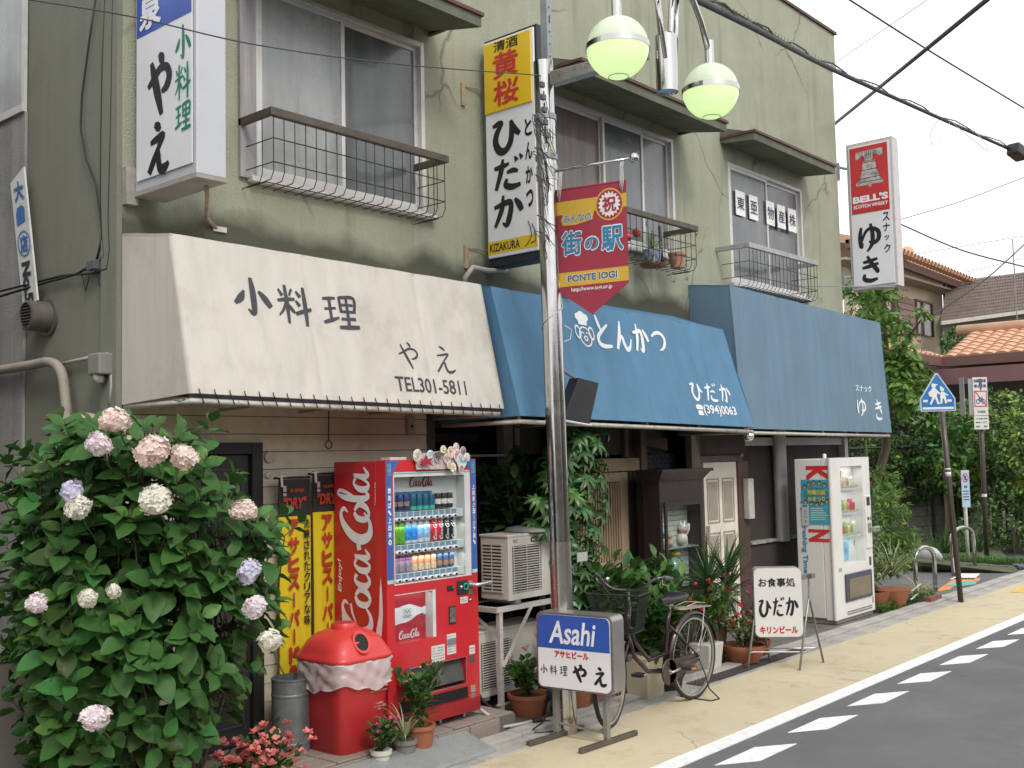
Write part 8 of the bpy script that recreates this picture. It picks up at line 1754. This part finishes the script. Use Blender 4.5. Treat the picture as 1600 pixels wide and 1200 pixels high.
for k in range(9): crownfill(f,tuple(Vector((23.200,9.530,6.192)).lerp(Vector((23.474,9.511,3.370)),k/9)),(.30+.10*k,.4+.1*k,.45),900,leafT(.12,.03,.2,.2,2),[.7,.3],(.7,1.2),8,.4,seed=120+k)
f.build('crown',[M('leaf_conifer',(.03,.085,.02),.6,island=.4,trl=.1),hg],T,kind='stuff'); s_=MB(); q=Vector((23.416,9.573,3.414)); s_.tube([(q.x,q.y,0),(q.x,q.y,6)],[.15,.04],8); s_.build('trunk',bark,T)
# iris leaves at the wall foot, grass tuft
T=thing('iris_clump','clump of upright iris leaves at the foot of the block wall','plant',(19.125,6.765,0.050),world=True)
for k in range(6): straps(T,Vector((18.817,6.709,0.100))+wd_*(k*.25-.2)-wn*.05,26,.62,.035,[g1,g2],seed=200+k,arch=.25,up=1.2)
T=thing('grass_verge','bright green grass on the kerb island at the right','grass',(18.173,5.578,0.050),world=True); random.seed(6); f=Fol()
for i in range(2600):
    t=random.random(); p=Vector((17.777,6.343,0.120)).lerp(Vector((18.427,4.700,0.080)),t)+Vector((.1,.25,0))*random.random()*3; f.m=i%2; f.add(leafT(.14,.012,.1,.4,2),p,basis(rdir(.5,1)),random.uniform(.5,1.2))
f.build('grass_blades',[g3,g1],T,kind='stuff')
T=thing('covered_bundle','white plastic-covered bundle lying on the kerb island behind the hoop','bundle',(17.633,6.600,0.100),world=True); q=Vector((18.786,6.374,0.203)); 
m=MB(); q=Vector((17.839,6.545,0.230)); rr=random.Random(2); L=[]
for i in range(9):
    t=i/8; rad=.13*math.sin(PI*min(.97,max(.06,t)))**.5
    L.append([(q.x-.45*(.5-t)*-1*1.3,q.y+.55*(.5-t)*1.0+rad*math.cos(a*PI/6)*(1+.2*rr.random()),q.z-.02+rad*math.sin(a*PI/6)*(1+.25*rr.random())) for a in range(12)])
rings(m,L); m.build('sheet',M('sheet_white',(.66,.66,.68),.35,0,.1,6,trl=.2),T,smooth=True)
# iron railing above the block wall
T=thing('iron_railing','dark iron railing on top of the block wall','fence',tuple(wa+Vector((0,0,1.2))),world=True); iron=M('iron_dark',(.03,.028,.027),.5,.3)
m=MB(); ra=wa+wn*.06; m.tube([ra+Vector((0,0,1.98)),ra+wd_*8.2+Vector((0,0,2.05))],.03,6); m.tube([ra+Vector((0,0,1.30)),ra+wd_*8.2+Vector((0,0,1.30))],.015,6); m.build('rail',iron,T)
rbp=None
for i in range(46):
    if rbp is None: rbp=MB().tube([(0,0,1.24),(0,0,1.99)],.012,5).build('railing_bar',iron,None); rbp.parent=T; o=rbp
    else: o=copyo(rbp,T)
    o.location=ra+wd_*(.1+i*.18)-wa-Vector((0,0,1.2))
# ================================================================ houses behind
cr=M('render_cream',(.58,.48,.34),.85,0,.05,1.5,.3,80); orr=M('roof_tile_orange',(.56,.34,.215),.7,0,.12,3,.3,60,.4,dirt=((.24,.13,.08),.4,2)); mvb=M('fascia_brown',(.14,.075,.06),.6,0,.1,4); mau=M('beam_mauve',(.19,.10,.10),.6,0,.06,2); dkr=M('roof_tile_grey',(.15,.115,.095),.8,0,.2,4,.3,60,.3)
T=thing('cream_house','cream rendered house with an orange tiled gable roof and a shuttered upper window','house',(24,10,0),world=True)
# front wall parallel to the street, at y=11
yA=13.0
xl,xr=30.142,37.816
ze=7.246
m=MB(); m.box(xl,yA,0,xr,yA+.2,ze+.3); m.build('wall',cr,T)
# long eave falling to the right (rake of the roof)
e0=Vector((32.585,12.300,7.797)); e1=Vector((39.792,12.300,7.718))
m=MB(); m.hexa([Vector((e0.x-4,12.3,e0.z-.10)),Vector((e1.x,12.3,e1.z-.28)),Vector((e1.x,17,e1.z+.8)),Vector((e0.x-4,17,e0.z+1.2))],[Vector((e0.x-4,12.3,e0.z+.14)),Vector((e1.x,12.3,e1.z-.04)),Vector((e1.x,17,e1.z+1.1)),Vector((e0.x-4,17,e0.z+1.5))]); m.build('roof',orr,T)
m=MB(); m.hexa([Vector((e0.x-4,12.26,e0.z-.22)),Vector((e1.x+.05,12.26,e1.z-.40)),Vector((e1.x+.05,12.40,e1.z-.40)),Vector((e0.x-4,12.40,e0.z-.22))],[Vector((e0.x-4,12.26,e0.z+.02)),Vector((e1.x+.05,12.26,e1.z-.16)),Vector((e1.x+.05,12.40,e1.z-.16)),Vector((e0.x-4,12.40,e0.z+.02))]); m.build('fascia',mvb,T)
m=MB(); m.box(e0.x-4,12.41,e1.z-.45,e1.x-.02,yA,e1.z-.38); m.build('soffit',M('soffit_cream',(.36,.30,.22),.8),T)
tl=MB(); tl.lathe((0,0,0),[(.075,0),(.09,.3)],10,ax='y'); tl0=None
for i in range(34):
    t=i/33; p=Vector((e0.x-2.2,12.16,e0.z+.02)).lerp(Vector((e1.x,12.16,e1.z-.14)),t)
    if tl0 is None: tl0=tl.build('edge_tile',orr,None,smooth=True); tl0.parent=T; o=tl0
    else: o=copyo(tl0,T)
    o.location=p-Vector((24,10,0))
m=MB(); m.sphere(e0+Vector((.05,-.1,.16)),.20,12,8); m.build('ridge_end',orr,T,smooth=True)
a=Vector((33.435,12.920,6.788)); b_=Vector((34.825,12.920,5.879))
for k in range(6): z1=a.z-(a.z-b_.z)*1.35*k/6; z0=a.z-(a.z-b_.z)*1.35*(k+1)/6+.02; box('shutter_board',M('shutter_brown',(.20,.13,.10),.6),a.x,12.86,z0,b_.x,12.95,z1,T)
c=Vector((35.072,12.920,6.951)); d_=Vector((36.563,12.920,6.013)); m=MB(); m.box(c.x,12.88,a.z-1.10,c.x+.05,12.97,a.z); m.box(d_.x-.05,12.88,a.z-1.10,d_.x,12.97,a.z); m.box(c.x,12.88,a.z,d_.x,12.97,a.z+.06); m.box((c.x+d_.x)/2-.2,12.88,a.z-1.1,(c.x+d_.x)/2-.14,12.97,a.z); m.build('window_frame',mvb,T); box('window_pane',M('glass_brown',(.12,.10,.09),.3,coat=.4),c.x+.05,12.93,a.z-1.08,d_.x-.05,12.96,a.z,T)
a=Vector((33.278,12.920,6.772)); box('corner_trim',M('trim_purple_brown',(.10,.055,.065),.6),a.x-.12,12.85,3.0,a.x,12.98,a.z,T); q=Vector((37.740,12.920,7.039)); m=MB(); m.tube([(q.x,12.9,2.5),(q.x,12.9,ze+.35),(q.x+.8,12.4,ze+.65)],.05,8); m.build('downpipe',M('trim_purple_brown',(.10,.055,.065)),T)
# lower wing with orange roof tiles, near the hedge
T=thing('tiled_wing','low wing with an orange pantile roof over a mauve beam behind the road signs','house',(22,9,0),world=True)
# corner C concave: left eave runs along the street, right eave comes towards it
zc=Vector((24.000,8.319,3.922)).z; Cc=Vector((24.000,8.319,3.922))
def tileroof(o,ue,uu_,nu,nv,pu,pv,label=None):
    """o eave start, ue unit along eave, uu_ vector up the slope per tile"""
    nrm=Vector(ue).cross(Vector(uu_)).normalized(); nrm=nrm if nrm.z>0 else -nrm
    m=MB(); k=6; P_=[]
    for s_ in (0,1):
        for i in range(k+1):
            t=i/k; h=.045*math.sin(PI*t)+(.030 if s_==0 else .0); P_.append(Vector(ue)*(pu*t*1.02)+Vector(uu_)*(s_*1.06)+nrm*h)
    for i in range(k+1): P_.append(Vector(ue)*(pu*i/k*1.02)+nrm*-.01)
    m.add(P_,[(i,i+1,k+1+i+1,k+1+i) for i in range(k)]+[(2*(k+1)+i,2*(k+1)+i+1,i+1,i) for i in range(k)])
    t0=m.build('roof_tile',orr,None); t0.parent=T; first=True; org=Vector(T.location)
    for i in range(nu):
        for j in range(nv):
            c=t0 if first else copyo(t0,T); first=False
            c.location=Vector(o)+Vector(ue)*(pu*i)+Vector(uu_)*j-org+nrm*(random.uniform(0,.01))
tileroof(Cc,Vector((.06,-1,0)).normalized(),Vector((.24,0,.085)),16,8,.27,.25)
Lc=Cc+Vector((-3.6,0,.0))
tileroof(Lc,Vector((1,0,0)),Vector((0,.24,.085)),14,7,.27,.25)
m=MB(); m.bar(Cc+Vector((.02,.0,-.08)),Cc+Vector((.28,-4.6,-.08)),.10,.20); m.bar(Lc+Vector((0,.02,-.08)),Cc+Vector((0,.02,-.08)),.10,.20); m.build('fascia',mvb,T)
m=MB(); m.tube([Cc+Vector((1.98,.3,.78)),Cc+Vector((2.15,-4.3,.78))],.13,8); m.tube([Lc+Vector((0,1.75,.70)),Cc+Vector((2.0,1.75,.74))],.13,8); m.build('ridge_tiles',orr,T,smooth=True)
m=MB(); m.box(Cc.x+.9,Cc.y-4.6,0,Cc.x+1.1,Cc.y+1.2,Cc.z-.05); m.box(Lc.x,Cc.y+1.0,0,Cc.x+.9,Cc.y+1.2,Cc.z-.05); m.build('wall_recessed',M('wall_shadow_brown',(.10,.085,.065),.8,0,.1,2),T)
q0=Vector((23.600,8.850,3.518)); zb=Vector((23.600,7.824,3.478)).z; m=MB(); m.box(23.5,Cc.y-4.8,zb-.17,23.75,Cc.y+.5,zb+.17); m.box(Lc.x,Cc.y+.30,zb-.17,23.499,Cc.y+.5,zb+.17); m.build('beam',mau,T)
# grey roofed house far right
T=thing('grey_roof_house','long house with a grey tiled roof and a verandah behind the orange roof','house',(32,14,0),world=True)
g0,g1_=Vector((34.426,11.916,5.955)),Vector((36.664,9.297,6.363)); r0_,r1_=Vector((37.558,12.718,7.663)),Vector((39.852,10.039,8.024))
# roof courses as separate strips
for k in range(12):
    a=g0.lerp(r0_,k/12); b_=g1_.lerp(r1_,k/12); c=g1_.lerp(r1_,(k+1)/12); d_=g0.lerp(r0_,(k+1)/12); up_=Vector((0,0,.03)); bk_=MB(); bk_.add([a-up_,b_-up_,c-up_,d_-up_],[(0,1,2,3)]); bk_.build('roof_deck',dkr,T)
    m=MB(); n=40
    for i in range(n):
        t0_,t1_=i/n+.001,(i+1)/n-.002; h=up_*random.uniform(.9,1.2); m.add([a.lerp(b_,t0_)+h,a.lerp(b_,t1_)+h,d_.lerp(c,t1_),d_.lerp(c,t0_),a.lerp(b_,t0_),a.lerp(b_,t1_)],[(0,1,2,3),(4,5,1,0)])
    m.build('tile_course',dkr,T,kind='stuff')
gw0,gw1=g0.lerp(r0_,.12)+Vector((0,0,.02)),g1_.lerp(r1_,.12)+Vector((0,0,.02)); m=MB(); m.add([Vector((gw0.x,gw0.y,0)),Vector((gw1.x,gw1.y,0)),gw1,gw0],[(0,1,2,3)]); m.add([Vector((gw0.x,gw0.y+.2,0)),Vector((gw1.x,gw1.y+.2,0)),gw1+Vector((0,.2,0)),gw0+Vector((0,.2,0))],[(3,2,1,0)]); m.build('wall',M('wall_olive_cream',(.26,.23,.17),.8,0,.1,2),T)
m=MB(); m.bar(Vector((34.327,11.885,5.883)),Vector((36.560,9.274,6.270)),.12,.12); m.build('gutter',M('gutter_pale',(.45,.43,.38),.6),T)
for u0,v0 in (((35.314,11.833,5.750),(35.456,11.689,5.561)),((35.636,11.457,5.801),(35.780,11.317,5.550)),((35.849,11.204,5.875),(35.969,11.100,5.544)),((36.383,10.574,6.021),(36.800,10.129,5.680))):
    a=Vector(u0); b_=Vector(v0); m=MB(); m.hexa([Vector((a.x,a.y,b_.z)),b_,b_+Vector((0,.1,0)),Vector((a.x,a.y+.1,b_.z))],[a,Vector((b_.x,b_.y,a.z)),Vector((b_.x,b_.y+.1,a.z)),a+Vector((0,.1,0))]); m.build('window',M('window_dark',(.05,.045,.04),.4),T)
m=MB(); m.bar(Vector((35.115,11.481,5.456)),Vector((35.868,10.595,5.633)),.06,.06)
for i in range(10): t=i/9; p=Vector((35.153,11.431,5.516)).lerp(Vector((35.867,10.593,5.674)),t); m.bar(p+Vector((0,0,-.25)),p+Vector((0,0,.1)),.04,.04)
m.build('balcony_rail',M('iron_dark',(.03,.028,.027)),T)
T=hedge('small leafy bush on the terrace under the grey tiled roof',[((30.668,10.241,4.888),(.45,.4,.4))],[g1,g3],[.6,.4],4500,lf3,90,'shrub','terrace_bush')
# thin aerial mast
T=thing('aerial_mast','thin aerial mast standing behind the orange pantile roof at the right edge','mast',(28,8,0),world=True); q=Vector((27.586,7.727,4.385)); m=MB(); m.tube([Vector((q.x,q.y,0)),q+Vector((-.05,0,2.6))],.014,6); m.build('mast',M('mast_grey',(.25,.26,.28),.5,.5),T); m=MB(); m.lathe(q,[(.001,0),(.08,0),(.08,.05),(.001,.05)],12); m.build('bracket',M('mast_grey',(.25,.26,.28)),T)
T=thing('red_flower_tub','small clump of red flowers under the end of the faded blue awning','plant',(14.6,6.6,0),world=True); q=Vector((15.042,6.354,2.146)); blooms(T,[q+Vector((random.uniform(-.2,.25),0,random.uniform(-.05,.06))) for _ in range(9)],M('petal_brick',(.35,.08,.05),.6,island=.2),.05,8); m=MB(); m.tube([Vector((q.x,q.y,0)),q],.02,6); m.build('stem',stemg,T)
# garden trees further back so that no bare horizon shows between the houses
T=hedge('dark garden trees behind the railing and the young tree',[((26.051,11.172,2.968),(1.2,1.0,1.5)),((27.672,10.833,2.983),(1.4,1.0,1.0)),((28.036,9.654,2.936),(1.3,1.0,.9)),((28.370,8.510,2.890),(1.5,1,.6))],[hgd,hg],[.8,.2],700,leafT(.16,.09,.2,.2,2),140,'trees','garden_tree')
# ================================================================ across the street, behind the photographer (seen in the chrome and glass)
ob=M('opposite_render',(.30,.28,.25),.85,0,.1,1); 
for i,(x0,x1,y0,h,c) in enumerate(((-30,-3,-8,4.6,(.30,.27,.24)),(-2.4,6,-8.5,3.8,(.36,.34,.31)),(6.6,15,-8,4.9,(.20,.16,.14)),(15.8,45,-8.5,4.4,(.32,.29,.24)))):
    T=thing('opposite_building',('brown-grey','pale grey','dark brown','cream')[i]+' plain building across the street behind the camera','building',(x0,y0,0),world=True,group=None)
    box('wall',M('opposite_%d'%i,c,.85,0,.1,1),x0,y0-6,0,x1,y0,h,T)
    for k in range(int((x1-x0)/2)): 
        for z in (1.0,3.8): box('window',M('window_dark',(.05,.045,.04)),x0+.5+k*2,y0-.01,z,x0+1.6+k*2,y0+.03,z+1.3,T)

T=thing('added_left_building','plain grey building added out of view to shade the side wall','building',(-12,6.2,0),world=True); box('wall',M('added_left_wall',(.26,.25,.23),.85,0,.1,1),-14,6.2,0,1.2,16,6.5,T)  # unseen building, added to shade the side wall and darken the chrome reflections
for k in range(4): box('window',M('window_dark',(.05,.045,.04)),1.19,7.2+k*2.1,3.6,1.23,8.4+k*2.1,4.9,T)

f=Fol()
for c,r_,n,sd_ in (((14.395,5.832,1.107),(.30,.35,.35),900,301),((14.298,5.682,0.689),(.38,.35,.35),1100,302),((14.700,6.057,1.442),(.25,.3,.25),500,303),((13.998,5.746,0.458),(.35,.3,.2),700,304)): crownfill(f,c,r_,n,leafT(.075,.024,.2,.4,3),[.5,.5],(.7,1.2),8,.4,seed=sd_)
f.build('foliage',[leafmat('leaf_light_green',(.15,.27,.055),.3,.45,.35),g3],SHRUB,kind='stuff')
